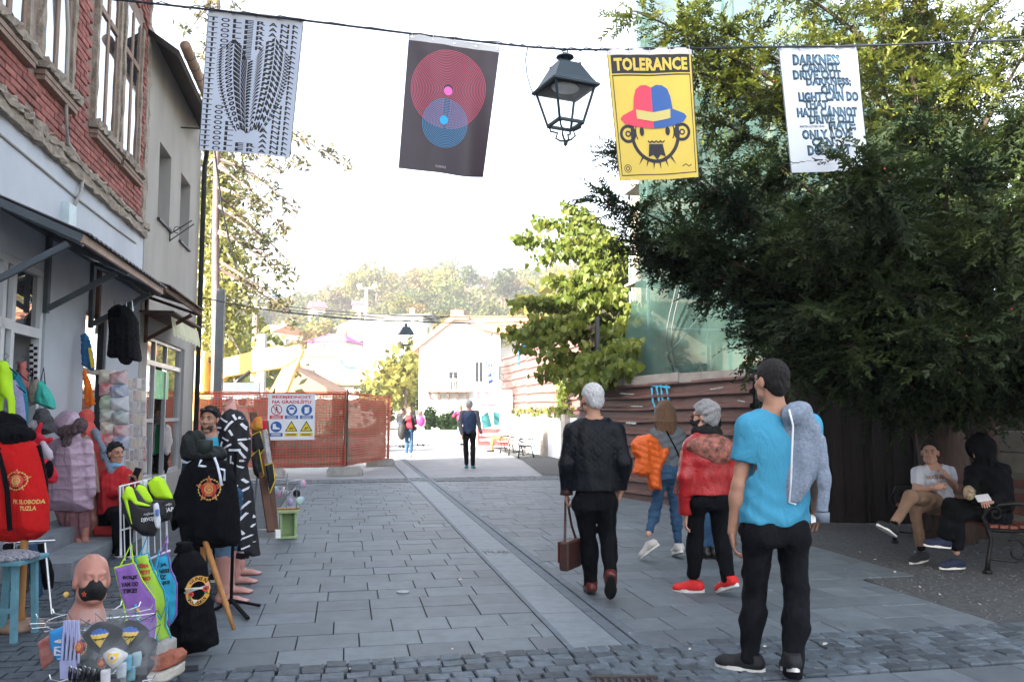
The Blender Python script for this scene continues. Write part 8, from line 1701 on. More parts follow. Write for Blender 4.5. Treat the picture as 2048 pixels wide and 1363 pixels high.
sobj('hood', [ell(tuple(at(136, 850, Ym)), (.14, .14, .15), .03)], m_puf, pm_, .009, wrinkle(.006, 40, 7), True); sobj('fur_trim', [cap(at(126, 862, Ym - .13), at(150, 858, Ym - .15), .05, .05, k=.03), ell(tuple(at(161, 850, Ym - .12)), (.065, .065, .075), .03), ell(tuple(at(133, 880, Ym - .13)), (.05, .04, .06), .03)], m_fur, pm_, .008, wrinkle(.008, 120, 2), True)
sobj('skirt', [puff([(112, 1016), (176, 1014), (182, 1050), (172, 1090), (140, 1092), (124, 1060)], Ym + .03, .09, .08, 0, .02, 40)], M('mauve_skirt', (.20, .09, .10), .9, .2, 8), pm_, .009, wrinkle(.005, 40, 3), True)
for x, y in ((152, 1082), (170, 1084)):
    f0 = at(x, y, Ym); sobj('foot', [cap(f0 + Vc((0, 0, .14)), f0 + Vc((0, 0, .03)), .04, .034, k=.02), cap(f0 + Vc((0, 0, .02)), f0 + Vc((.09, -.08, -.015)), .036, .026, k=.02), cut(f0 + Vc((0, 0, -.04)), (0, 0, -1))], m_terra, pm_, .007, None, True)
m_beige = M('beige_coat', (.27, .2, .16), .9, .15, 8, .2, 100)
t, o = garment('coat', 'beige coat hanging behind the lilac quilted coat', 'coat', [(160, 880), (172, 868), (184, 880), (192, 920), (200, 985), (190, 985), (184, 960), (184, 1010), (164, 1010)], 9.1, m_beige, .07, .05, 0, .01, 30, .004, 3)
m2_ = thing('mannequin', 'bare legged terracotta mannequin in a coral hooded waistcoat with grey sleeves', 'mannequin', at(215, 1100, 9.45), group='dressed mannequins by the shop wall'); m_coral = M('coral_padded', (.62, .075, .06), .5, .1, 8, .15, 50)
sobj('waistcoat', [puff([(164, 850), (172, 838), (186, 846), (204, 870), (210, 905), (216, 950), (222, 985), (196, 992), (192, 940), (176, 890)], 9.4, .12, .08, .1), ell(tuple(at(172, 836, 9.4)), (.085, .09, .11), .04)], m_coral, m2_, .009, lambda X_: .009 * np.abs(np.cos(X_[..., 2] * 24)) ** .5 - .005 + wrinkle(.004, 40, 2)(X_), True)
sobj('sleeves', [cap(at(190, 862, 9.3), at(208, 900, 9.25), .035, .03, k=.02), cap(at(206, 906, 9.28), at(222, 940, 9.22), .034, .03, k=.02), cap(at(222, 940, 9.22), at(221, 985, 9.22), .03, .028, k=.02)], m_hood, m2_, .008, wrinkle(.004, 50, 2), True)
for k, (a_, b_, c_, d_) in enumerate((((200, 985), (204, 1030), (206, 1072), (236, 1092)), ((176, 990), (186, 1040), (184, 1090), (218, 1104)))):
    Yk_ = 9.4 - .15 * k; sobj('leg', [cap(at(*a_, Yk_), at(*b_, Yk_), .075, .055, k=.02), cap(at(*b_, Yk_), at(*c_, Yk_), .058, .036, k=.03), cap(at(*c_, Yk_), at(*d_, Yk_ - .12), .036, .022, k=.03), ell(tuple(at(d_[0] - 8, d_[1] - 2, Yk_ - .1)), (.06, .04, .022), .02)], m_terra, m2_, .0075, None, True)
for lab, ol, Y, mat, T, sd in (('neon lime long sleeved top hung by the shop door', [(-12, 735), (4, 720), (14, 722), (22, 740), (28, 800), (31, 858), (22, 862), (16, 800), (6, 790), (0, 850), (-14, 850)], 7.4, M('neon_lime', (.42, .72, .01), .7, .08, 8), .05, 1), ('teal knitted cardigan hung behind the lilac one', [(12, 745), (24, 735), (40, 748), (52, 790), (56, 880), (40, 900), (30, 860), (20, 800)], 7.9, M('teal_knit', (.015, .19, .27), .9, .15, 30, .3, 120), .05, 2), ('lilac grey knitted sweater hung by the shop door', [(-5, 780), (10, 760), (28, 758), (40, 780), (52, 850), (55, 898), (40, 900), (34, 850), (30, 890), (0, 890)], 7.6, M('lilac_knit', (.30, .28, .47), .95, .15, 40, .5, 110), .06, 3), ('small salmon skirt clipped inside the shop doorway', [(36, 725), (52, 723), (56, 775), (50, 785), (38, 782)], 8.3, M('salmon_cloth', (.55, .17, .15), .9, .1, 8), .03, 4)):
    t, o = garment('sweater' if T > .04 else 'skirt', lab, 'top' if T > .04 else 'skirt', ol, Y, mat, T, .03, .05, .008, 34, .005, sd, 'clothes hung at the shop door'); xs = [q[0] for q in ol]; hanger(t, at(sum(xs) / len(xs), min(q[1] for q in ol) + 8, Y), .22)
ck = MB(); r = random.Random(1); fm = []
for i in range(2):
    for j in range(12):
        x0, y0 = 63 + i * 8, 690 + j * 6; c = at(x0, y0, 8.45); ck.box(c, (.037, .006, .029), m=(i + j) % 2)
solo('checked_scarf', ck, [m_bprint, m_wprint], 'black and white checked strip hanging beside the shop door', 'scarf')
for lab, ol, Y, mat, T in (('turquoise shoulder bag hung on the white pier', [(70, 800), (78, 762), (84, 760), (98, 778), (108, 800), (111, 818), (94, 816), (72, 806)], 8.2, M('turquoise_fleece', (.05, .42, .34), .9, .1, 20, .4, 120), .06), ('cream and black tote bag hung on the white pier', [(56, 790), (64, 762), (76, 757), (80, 772), (74, 806), (58, 814)], 8.3, M('cream_tote', (.38, .33, .27), .9, .7, 5), .05)):
    t, o = garment('bag', lab, 'bag', ol, Y, mat, T, .03, 0, .004, 30, .004, 3, 'bags hung on the pier'); mb = MB(); xs = [q[0] for q in ol]; mb.tube([at(min(xs) + 8, 775, Y), at(sum(xs) / len(xs) - 2, 735, Y), at(max(xs) - 20, 775, Y)], .006, 5); mb.build('strap', m_blk, t)
for lab, ol, Y, mat in (('dark grey woolly hat hung on the pier', [(66, 838), (76, 815), (92, 815), (106, 838), (108, 866), (88, 868)], 8.1, M('grey_wool', (.06, .06, .065), .95, .4, 30, .5, 100)), ('pale grey woolly hat with pompom hung left of the dark one', [(56, 848), (62, 838), (72, 840), (76, 858), (66, 868), (56, 862)], 8.0, M('pale_wool', (.26, .24, .25), .95, .4, 30, .5, 100))):
    garment('woolly_hat', lab, 'hat', ol, Y, mat, .08, .05, 0, .004, 40, .006, 4, 'woolly hats on the pier')
m_elf = M('elf_red', (.55, .01, .03), .85, .1, 10)
t, o = garment('toy_elf', 'red plush elf toy with pale legs hung among the hats', 'toy', [(64, 880), (72, 858), (82, 842), (84, 848), (80, 866), (92, 876), (104, 872), (107, 880), (92, 892), (80, 896), (66, 908), (60, 900)], 7.9, m_elf, .04, .03, 0, .003, 40, .003, 5); sobj('leg', [cap(at(86, 886, 7.85), at(97, 905, 7.85), .025, .03, k=.02), cap(at(97, 905, 7.85), at(100, 914, 7.85), .03, .03, k=.02)], M('elf_pale', (.5, .42, .48), .8), t, .007, None, True)
t, o = garment('slippers', 'pair of red slippers with black soles hanging below the elf toy', 'slippers', [(80, 920), (90, 916), (104, 925), (116, 950), (112, 965), (98, 968), (88, 958)], 7.8, m_elf, .05, .03, 0, .002, 30, .002, 2); mb = MB(); mb.ball(at(98, 938, 7.74), (.045, .02, .085), 10, 7); mb.build('sole', m_blk, t, True)
for nm, lab, cat, ol, Y, mat, T in (('beach_towel', 'orange towel hanging from the awning post', 'towel', [(165, 735), (172, 742), (182, 770), (192, 808), (180, 814), (170, 810), (167, 770)], 9.6, M('orange_terry', (.75, .16, .01), .95, .1, 14, .3, 140), .03), ('blue_flag', 'blue and yellow flag cloth hanging above the orange towel', 'flag', [(162, 672), (172, 664), (184, 690), (190, 735), (184, 742), (164, 730)], 9.7, M('blue_cloth', (.02, .12, .28), .8, .1, 6), .03), ('black_clothes', 'bunch of black clothes hanging under the brown awning', 'clothes', [(222, 622), (238, 608), (256, 612), (272, 640), (274, 680), (279, 724), (262, 720), (254, 730), (246, 728), (240, 716), (220, 716), (224, 670)], 10.2, m_blk, .16)):
    t, o = garment(nm, lab, cat, ol, Y, mat, T, .04, 0, .012, 40, .004, 6)
    if nm == 'blue_flag': mb = MB(); mb.box(at(182, 715, Y - .05), (.03, .01, .24), (1, 0, .2)); mb.build('yellow_stripe', M('sign_yellow', ()), t)
    if nm == 'black_clothes':
        for x in (228, 240, 252, 264): mb = MB(); mb.tube([at(x, 600, Y), at(x + 2, 622, Y)], .006, 4); mb.build('hook', m_chrome, t)
r = random.Random(15); cols = [(.55, .5, .35), (.45, .16, .16), (.5, .06, .07), (.15, .2, .34), (.25, .42, .2), (.5, .52, .56), (.35, .4, .3), (.2, .25, .22)]; nm_ = ['cream floral', 'pink floral', 'red and white', 'navy print', 'green leaf', 'pale', 'beige patterned', 'dark green']
for k in range(12):
    col_, row = k % 2, k // 2; cx_, cy_ = 214 + col_ * 25 + row * .8, 752 + row * 26 + col_ * 6; hw = 15; m_ = M('pillow_%s' % nm_[k % 8].replace(' ', '_'), cols[k % 8], .35, .5, 9, .15, 40, col2=(.6, .6, .62), spec=.6); s_ = r.uniform(-3, 3)
    ol = [(cx_ - hw + s_, cy_ - 13), (cx_ + hw, cy_ - 15 + s_), (cx_ + hw - 1, cy_ + 12), (cx_ - hw, cy_ + 14 + s_)]
    garment('pillow', '%s pillow in plastic, %s column, %s in the hanging stack' % (nm_[k % 8], ('left', 'right')[col_], ('top', 'second', 'third', 'fourth', 'fifth', 'bottom')[row]), 'pillow', ol, 9.75 - row * .03, m_, .08, .07, .3, .0, 20, .005, k, 'pillows hung in plastic', h=.012)
r = random.Random(25)
for k in range(40):
    c_, row = k % 5, k // 5; x = 253 + c_ * 8.5 + row * .4; y = 768 + row * 23.5 + r.uniform(-2, 2); cc = r.choice([(.6, .52, .4), (.5, .5, .54), (.55, .25, .3), (.3, .4, .2), (.35, .3, .4), (.6, .6, .58)]); m_ = M('pack_%d' % (k % 9), cc, .25, .45, 14, .1, 40, col2=(.62, .6, .55), spec=.7)
    mb = MB(); mb.box(at(x, y, 9.95), (.042, .022, .125), (1, .25 + r.uniform(-.2, .2), 0), (-.25, 1, 0), Vc((r.uniform(-.08, .08), 0, 1)).normalized()); o = mb.build('card_pack', m_, bevel=.004); o.location = (0, 0, 0)
    V0 = at(x, y, 9.95); o.data.transform(Matrix.Translation(-V0)); o.location = V0; tag(o, 'small plastic packet on the wall panel, %s row, %s' % (('top', 'second', 'third', 'fourth', 'fifth', 'sixth', 'seventh', 'bottom')[row], ('at its left end', 'second from left', 'in the middle', 'second from right', 'at its right end')[c_]), 'packet', 'packets hung on the wall panel')
mb = MB()
for k in range(9): mb.tube([at(250, 757 + k * 23.5, 10.0), at(292, 757 + k * 23.5, 10.05)], .004, 5)
for x in (250, 271, 292): mb.tube([at(x, 750, 10.02), at(x, 955, 10.02)], .005, 5)
solo('packet_grid', mb, m_wwire, 'white wire grid panel holding rows of packets', 'panel'); mb = MB(); mb.box(at(262, 968, 9.6), (.20, .15, .26), (1, .2, 0), (-.2, 1, 0)); solo('cardboard_box', mb, M('cardboard', (.42, .27, .15), .9, .1, 6), 'open brown cardboard box beside the seated trader', 'box', bevel=.004)
Yr_ = 4.75; rk = thing('wire_rack', 'white wire rack carrying oven gloves above and aprons below', 'rack', at(292, 1290, Yr_)); mb = MB()
mb.tube([at(242, 1110, Yr_), at(240, 972, Yr_), at(330, 950, Yr_ + .25), at(334, 1085, Yr_ + .25)], .007, 6); mb.tube([at(240, 1060, Yr_), at(332, 1035, Yr_ + .25)], .005, 6); mb.tube([at(244, 1140, Yr_), at(340, 1100, Yr_ + .25)], .007, 6)
for k in range(8): x = 246 + k * 12; mb.tube([at(x, 971 - k * 2.9, Yr_ + k * .032), at(x + 4, 1120 - k * 3, Yr_ + k * .032)], .0035, 5)
mb.tube([at(290, 960, Yr_ + .12), at(292, 1345, Yr_ + .12)], .016, 8); mb.build('frame', m_wwire, rk); mb = MB(); q_ = at(292, 1345, Yr_ + .12)
for a in range(4): mb.bar(Vc((q_.x, q_.y, .03)), Vc((q_.x + .28 * cos(a * 1.57 + .4), q_.y + .28 * sin(a * 1.57 + .4), .02)), .025)
mb.build('foot', m_dark, rk)
m_lime = M('neon_lime', ()); m_neo = M('black_neoprene', (.012, .012, .014), .6, .2, 12)
for lab, ol, lime, Y, sd in (('black and lime oven glove with white print, left on the rack', [(246, 992), (258, 972), (272, 976), (290, 1004), (314, 1012), (318, 1040), (308, 1072), (286, 1070), (262, 1052), (250, 1025)], [(247, 992), (256, 972), (264, 974), (276, 1002), (300, 1010), (296, 1014), (272, 1010), (262, 1000), (270, 1050), (264, 1048)], 4.62, 1), ('black and lime oven glove, middle of the rack', [(266, 985), (278, 966), (290, 970), (304, 1000), (326, 1000), (330, 1030), (310, 1050), (290, 1040)], [(268, 985), (278, 967), (290, 972), (304, 1002), (300, 1006), (284, 1004)], 4.78, 2), ('black and lime oven glove, right on the rack', [(296, 965), (310, 950), (324, 954), (340, 985), (347, 1010), (340, 1040), (322, 1044), (304, 1010)], [(297, 965), (311, 950), (326, 955), (342, 990), (344, 998), (312, 998), (302, 985)], 4.92, 3)):
    t, o = garment('oven_glove', lab, 'oven glove', ol, Y, m_neo, .05, .03, .2, .003, 20, .003, sd, 'oven gloves on the wire rack'); sobj('lime_lining', [puff(lime, Y - .035, .03, .02, .2)], m_lime, t, .006, wrinkle(.002, 50, 2), True)
    if sd != 2:
        V, Pp = fit_text("DJEVOJKA" if sd == 1 else "KUHAR", .085, .026, bold=.03); V2, P2 = fit_text("najbolja", .06, .018); print_on('lettering', [(V, Pp, 0, 0), (V2 + np.array([0, .03]), P2, 0, 0)], o, at(303 if sd == 1 else 333, 1036 if sd == 1 else 1018, Y), (1, .2, .1), (0, 0, 1), 1.0, [m_wprint], o, N=Vc((.2, -1, 0)), m=.02)
t, o = garment('oven_glove', 'white oven glove with a blue printed label between the black ones', 'oven glove', [(308, 1006), (316, 1004), (320, 1030), (320, 1056), (313, 1058), (309, 1040)], 4.56, M('white_cloth', (.6, .62, .68), .8, .1, 9), .02, .02, .1, .001, 20, .002, 4, 'oven gloves on the wire rack'); sobj('label', [puff([(310, 1018), (318, 1017), (318, 1032), (311, 1033)], 4.53, .004, .01)], M('label_blue', (.1, .2, .5), .6), t, .005, None, True)
m_apr = [M('apron_purple', (.26, .12, .42), .75, .06, 6, .1, 120), M('apron_lime', (.38, .66, .06), .75, .06, 6, .1, 120), M('apron_blue', (.03, .36, .58), .75, .06, 6, .1, 120)]
def apron(lab, ol, Y, mat, pip, txt, tc, seed, tm=m_bprint, sl=.3):
    t, o = garment('apron', lab, 'apron', ol, Y, mat, .012, .02, sl, .010, 26, .002, seed, 'printed aprons on the wire rack', h=.007); q_ = [at(x, y, Y) for x, y in ol]; cx = sum(p_.x for p_ in q_) / len(q_); q2 = [Vc((p_.x, Y + sl * (p_.x - cx), p_.z)) for p_ in q_]
    mb = MB(); mb.tube(q2 + [q2[0]], .005, 5); mb.build('piping', pip, o); bv = 0
    it = []
    for i, ln in enumerate(txt): V, Pp = fit_text(ln, .012 * len(ln) + .01, .024, bold=.05); it.append((V + np.array([0, -.034 * i]), Pp, 0, 0))
    print_on('lettering', it, o, at(*tc, Y), (1, sl, .0), (0, 0, 1), 1.0, [tm], o, N=Vc((sl, -1, 0)).normalized(), m=.02); mb = MB(); a = at(ol[0][0] + 4, ol[0][1], Y); b = at(ol[1][0] - 4, ol[1][1], Y); mb.tube([a, a.lerp(b, .5) + Vc((0, .05, .10)), b], .004, 5); mb.build('neck_strap', pip, o); return o
o = apron('purple apron with lime piping and black lettering, nearest on the rack', [(236, 1132), (270, 1124), (284, 1160), (306, 1196), (310, 1245), (305, 1284), (282, 1300), (262, 1270), (250, 1200)], 4.45, m_apr[0], m_lime, ["BOLJE", "VAM OD", "TIKE!"], (262, 1152), 1)
mb = MB(); mb.tube([at(270, 1208, 4.43), at(276, 1222, 4.43), at(272, 1234, 4.43), at(280, 1242, 4.43)], .007, 6); mb.build('print', m_apr[2], o); mb = MB(); mb.tube([at(274, 1216, 4.425), at(279, 1226, 4.425)], .008, 6); mb.build('print', M('logo_orange', ()), o); sobj('pocket', [puff([(272, 1248), (292, 1242), (292, 1262), (284, 1280), (274, 1276)], 4.425, .006, .015, .3)], m_apr[0], o, .006, None, True)
apron('lime apron with red lettering behind the purple one', [(275, 1112), (298, 1104), (308, 1140), (326, 1180), (330, 1210), (320, 1240), (300, 1200)], 4.62, m_apr[1], M('apron_blue', ()), ["NEMA", "SVETI", "ZITIMO", "DANA"], (288, 1128), 2, m_rprint)
apron('long lime apron with turquoise piping between purple and blue aprons', [(304, 1140), (316, 1136), (324, 1176), (334, 1196), (330, 1250), (340, 1275), (318, 1290), (308, 1240)], 4.72, m_apr[1], m_apr[2], ["ZIVI", "DIV"], (311, 1158), 3)
apron('turquoise blue apron with purple piping, rightmost on the rack', [(316, 1112), (336, 1104), (342, 1140), (352, 1168), (351, 1230), (338, 1252), (330, 1200), (322, 1160)], 4.85, m_apr[2], m_apr[0], ["JA", "NISI", "IZ", "MAJKE"], (328, 1128), 4)
for lab, mm, ol, Y, T in (('grey stone block weighing down the rack', m_conc, [(322, 1278), (334, 1272), (346, 1280), (346, 1306), (330, 1308), (321, 1302)], 4.72, .07), ('broken red brick weighing down the rack', M('old_brick', (.36, .12, .075), .9, .3, 8, .5, 40), [(302, 1312), (330, 1300), (356, 1298), (366, 1310), (362, 1324), (330, 1338), (304, 1334)], 4.68, .06), ('pale brick lying under the red one', M('pale_brick', (.5, .46, .4), .9, .2, 8, .4, 40), [(304, 1338), (334, 1334), (362, 1326), (361, 1348), (340, 1360), (306, 1356)], 4.66, .06)):
    garment('weight_brick', lab, 'brick', ol, Y, mm, T, .012, .5, 0, 20, .004, 3, 'stones weighing down the rack', h=.006, part='block')
Yh_ = 3.35; hd2 = thing('bust', 'terracotta mannequin head wearing a black face mask on top of the mask display', 'mannequin head', at(185, 1232, Yh_)); Rm = rotm(R(180 + 38), R(13), R(-5)); hc = A(at(184, 1160, Yh_)); q = lambda *v: hc + Rm @ A(v); sc_ = .77
P = head_prims(hc, Rm, sc_) + [ell(q(0, -.026, .03), (.058, .077, .072), .02, Rm), cap(q(0, -.03, -.06), q(.0, -.045, -.14), .046, .048, k=.03), cap(q(0, -.045, -.15), q(0, -.045, -.16), .072, .076, k=.03), cut(q(0, -.045, -.165), Rm @ A((0, 0, -1)))]
hdl = lambda X_: -.0022 * np.abs(np.sin(((X_ - hc) @ Rm)[..., 0] * 110 + ((X_ - hc) @ Rm)[..., 1] * 20)) * np.clip((((X_ - hc) @ Rm)[..., 2] * 1.0 - ((X_ - hc) @ Rm)[..., 1] * .9 - .03) * 30, 0, 1)
sobj('head', P, m_terra, hd2, .0048, hdl, True); mk = mask_on(hd2, hc, Rm, .80);
mk.name = 'face_mask'; MB().ball(Vc(q(.088, .0, -.05)), .012, 8, 6).build('earring', m_cream, hd2, True)
print_on('badge', star_items()[:8], mk, Vc(q(.05, .09, -.055)), Vc(Rm @ A((-1, .6, 0))), Vc(Rm @ A((0, 0, 1))), .012, SP, mk, N=Vc(Rm @ A((.55, .85, 0))), m=.5)
dk = thing('mask_rack', 'crowded wire carousel of face masks and key rings under the mannequin head', 'rack', at(190, 1420, Yh_)); mb = MB(); ctr = at(188, 1238, Yh_)
for zz, rr in ((0, .17), (-.26, .17)):
    mb.tube([ctr + Vc((rr * cos(a), rr * sin(a), zz)) for a in np.linspace(0, 2 * math.pi, 25)], .0035, 5)
    for k in range(16): a = k * math.pi / 8; mb.tube([ctr + Vc((rr * .95 * cos(a), rr * .95 * sin(a), zz)), ctr + Vc((rr * 1.3 * cos(a), rr * 1.3 * sin(a), zz + .004)), ctr + Vc((rr * 1.36 * cos(a), rr * 1.36 * sin(a), zz + .022))], .0028, 4)
for k in range(4): a = k * 1.57 + .4; mb.tube([ctr, ctr + Vc((.17 * cos(a), .17 * sin(a), 0))], .004, 5)
mb.tube([ctr + Vc((0, 0, .02)), Vc((ctr.x, ctr.y, .05))], .018, 8); mb.build('frame', m_chrome, dk); mb = MB(); mb.lathe([(.22, 0), (.22, .03), (.03, .06)], (ctr.x, ctr.y, 0), 24); mb.build('base', m_blk, dk)
m_cell = M('clear_plastic', (.7, .75, .8), .08, .0, transp=.9, spec=.8)
def sleeve(t, cpx, w_, h_, yaw, Y): c = at(*cpx, Y); X = Vc((cos(yaw), sin(yaw), 0)); mb = MB(); mb.add([c - X * w_ / 2 - Vc((0, 0, h_ / 2)), c + X * w_ / 2 - Vc((0, 0, h_ / 2)), c + X * w_ / 2 + Vc((0, 0, h_ / 2)) + Vc((0, -.01, 0)), c - X * w_ / 2 + Vc((0, 0, h_ / 2)) + Vc((0, -.012, 0))], [(0, 1, 2, 3)]); mb.build('plastic_sleeve', m_cell, t)
m_bbl, m_bye = M('flag_print_blue', (.02, .10, .42), .6), M('flag_print_yellow', (.75, .48, .03), .6)
def hmask(lab, cpx, w_, yaw, Y, kind, mat=m_mask, tilt=0.0):
    c = at(*cpx, Y); t = thing('cloth_mask', lab, 'face mask', c, group='cloth masks on the carousel'); X = Vc((cos(yaw), sin(yaw), tilt)).normalized(); N = Vc((sin(yaw), -cos(yaw), 0)); Z = N.cross(X) if N.cross(X).z > 0 else X.cross(N); n = 10; V = []; top = lambda s: .34 - .30 * abs(s) ** 1.6; bot = lambda s: -.5 + .42 * abs(s) ** 1.5
    for i in range(n + 1):
        s = -1 + 2 * i / n
        for j in range(5): f = j / 4; y = top(s) * (1 - f) + bot(s) * f; V.append(c + X * (s * w_ / 2) + Z * (y * w_) + N * (.022 * (1 - s * s) * sin(math.pi * (.15 + .7 * f)) * 1.6))
    Fs = [(i * 5 + j, i * 5 + 5 + j, i * 5 + 6 + j, i * 5 + 1 + j) for i in range(n) for j in range(4)]; o = fmesh('cloth', V, Fs, mat, t, True, True); it = []
    if kind == 'flag':
        it = [(*poly2((-.34, .05), (-.22, .2), (0, .26), (.22, .2), (.34, .05)), 4, 0), (*poly2((-.34, .05), (.34, .05), (0, -.42)), 5, 0)] + [(*disc2((-.26 + .13 * k, .05), .025, 8), 3, 1) for k in range(5)]
    elif kind == 'star': it = [(a * .42 + np.array([0, -.05]), b_, c_, d_) for a, b_, c_, d_ in star_items()[:29]]
    elif kind == 'shield': it = [(*poly2((-.42, .3), (.42, .3), (.40, -.15), (0, -.5), (-.40, -.15)), 3, 0), (*poly2((-.34, .22), (.34, .22), (.32, -.12), (0, -.4), (-.32, -.12)), 5, 1), (*disc2((0, -.04), .18, 14, .13), 3, 2), (*disc2((0, -.04), .08, 10), 4, 2)]
    if it: print_on('print', it, o, c, X, Z, w_ * .72, SP + [m_bbl, m_bye], o, off=.0015, N=N, m=.15)
    mb = MB()
    for s in (-1, 1): mb.tube([c + X * (s * w_ / 2) + Z * .02, c + X * (s * w_ * .58) + Z * .06 + Vc((0, .01, 0)), ctr + Vc((0, 0, -.0)) + (c - ctr) * .85], .0016, 4)
    mb.build('ear_loop', m_mask, t); sleeve(t, cpx, w_ * 1.15, w_ * 1.25, yaw, Y - .035); return t
hmask('black cloth mask with gold star badge, left front of the carousel', (171, 1284), .135, R(-14), 3.10, 'star'); hmask('black cloth mask with blue and yellow shield, centre front of the carousel', (206, 1266), .14, R(2), 3.06, 'flag', tilt=.12); hmask('black cloth mask with blue and yellow shield, right front of the carousel', (258, 1262), .135, R(28), 3.12, 'flag', tilt=-.1); hmask('small white and yellow crest mask below the shields', (231, 1308), .085, R(6), 3.04, 'shield', mat=M('mask_white', (.62, .62, .6), .8)); hmask('dark mask with red star print, low on the carousel', (213, 1318), .08, R(-4), 3.08, 'star')
for k, (x, y, yy) in enumerate(((158, 1300, 3.16), (188, 1296, 3.14), (222, 1290, 3.17), (150, 1262, 3.22), (228, 1258, 3.2), (278, 1290, 3.2), (186, 1336, 3.12), (252, 1305, 3.14), (272, 1330, 3.2), (164, 1338, 3.2))): hmask('plain black cloth mask packed behind the printed ones, %s of its kind' % ('first', 'second', 'third', 'fourth', 'fifth', 'sixth', 'seventh', 'eighth', 'ninth', 'last')[k], (x, y), .13, R(-30 + 60 * (x - 150) / 130), yy, None, tilt=.1 * (k % 3 - 1))
def bookish(lab, ol, Y, m_, seed): return garment('magnet_card', lab, 'souvenir', ol, Y, m_, .008, .01, .3, .002, 20, .001, seed, 'souvenirs on the carousel', h=.005)
t, o = bookish('colourful souvenir card with a red photograph at the left edge of the carousel', [(78, 1282), (104, 1264), (108, 1320), (86, 1340)], 3.2, M('card_red', (.25, .03, .03), .4, .8, 14, col2=(.5, .3, .25)), 1)
t, o = bookish('bright blue souvenir cloth lettered TUZLA on the carousel', [(102, 1262), (128, 1250), (128, 1322), (114, 1322), (104, 1296)], 3.15, M('card_blue', (.03, .26, .6), .5, .2, 8), 2); V, Pp = fit_text("TUZLA", .10, .032, bold=.04); V = V[:, ::-1] * np.array([-1, 1]); print_on('lettering', [(V, Pp, 0, 0)], o, at(119, 1300, 3.15), (1, .3, 0), (0, 0, 1), 1, [m_wprint], o, N=Vc((.3, -1, 0)).normalized(), m=.02)
r = random.Random(5); m_lan2 = M('lilac_cord', (.42, .44, .70), .6, .1, 20)
for k, x in enumerate((130, 138, 146, 154)):
    t = thing('lanyard', '%s lilac grey neck cord hanging at the left of the carousel' % ('first', 'second', 'third', 'fourth')[k], 'lanyard', at(x, 1360, 3.1), group='lanyards on the carousel'); mb = MB(); Y = 3.1 - .01 * k; mb.tube([at(x, 1240, Y), at(x - 4 + k, 1280, Y), at(x - 6, 1320, Y)], .005, 5); mb.tube([at(x + 2, 1240, Y), at(x + 5, 1280, Y), at(x + 3, 1325, Y)], .005, 5); mb.bar(at(x - 6, 1320, Y), at(x - 5 + k, 1356, Y), .016, .004); mb.build('cord', m_lan2, t)
for k in range(8):
    x = 140 + k * 9.5; y = 1346 + (k % 3) * 3; t = thing('key_ring', '%s dark glossy key ring along the lower wire' % ('first', 'second', 'third', 'fourth', 'fifth', 'sixth', 'seventh', 'last')[k], 'key ring', at(x, y + 15, 3.05), group='key rings on the carousel'); mb = MB(); mb.ball(at(x, y, 3.05), (.007, .007, .026), 8, 6); mb.build('fob', M('glossy_black', (.01, .012, .014), .12, spec=.8), t, True); mb = MB(); mb.tube([at(x, y - 12, 3.05) + Vc((.006 * cos(a), 0, .006 * sin(a))) for a in np.linspace(0, 6.28, 9)], .0015, 4); mb.build('ring', m_chrome, t)
for k, (x, y, cc) in enumerate(((212, 1352, (.62, .62, .66)), (243, 1340, (.45, .5, .55)), (254, 1325, (.12, .35, .5)), (262, 1345, (.15, .3, .35)), (272, 1318, (.3, .45, .5)), (250, 1350, (.5, .55, .6)))):
    t, o = bookish('%s small packaged souvenir at the lower right of the carousel' % ('white card', 'pale grey', 'bright blue', 'dark teal', 'pale teal', 'silver')[k], [(x - 9, y - 15), (x + 9, y - 17), (x + 9, y + 15), (x - 8, y + 17)], 3.05 + .02 * k, M('card_%d' % k, cc, .25, .3, 16, spec=.7), k)
m_bst = M('blue_stool_paint', (.13, .30, .36), .7, .2, 8, .2, 60); s0 = G(18, 1285); sb = thing('stool', 'worn pale blue wooden stool with a black bandana on it', 'stool', (s0.x - .1, s0.y, 0))
for dx, dy in ((-.22, 0), (.03, .0), (-.2, .25), (.02, .26)): MB().bar(Vc((s0.x + dx, s0.y + dy, 0)), Vc((s0.x + dx * .8 - .02, s0.y + dy * .9 + .02, .50)), .035).build('leg', m_bst, sb)
MB().box((s0.x - .1, s0.y + .13, .515), (.34, .36, .03)).build('seat', m_bst, sb, bevel=.004); MB().bar((s0.x - .2, s0.y + .02, .2), (s0.x + .02, s0.y + .02, .2), .02, .03).build('stretcher', m_bst, sb)
mb = MB(); mb.lathe([(.17, 0), (.165, .02), (.09, .045), (0, .05)], (s0.x - .07, s0.y + .1, .531), 16); solo('bandana', mb, M('bandana', (.012, .014, .03), .9, .9, 60, col2=(.4, .4, .44)), 'folded black bandana with white pattern on the blue stool', 'bandana', smooth=True)
rl_ = thing('clothes_rail', 'low rail of folded jeans and dark trousers behind the blue stool', 'rail', at(75, 1200, 6.5)); mb = MB(); mb.tube([at(10, 1085, 6.4), at(110, 1080, 6.6)], .01, 6);
for x, x2 in ((30, 20), (90, 112)): mb.tube([at(x, 1084, 6.4), Vc((at(x2, 1200, 6.4).x, 6.35, 0))], .01, 6)
mb.build('rail', m_chrome, rl_)
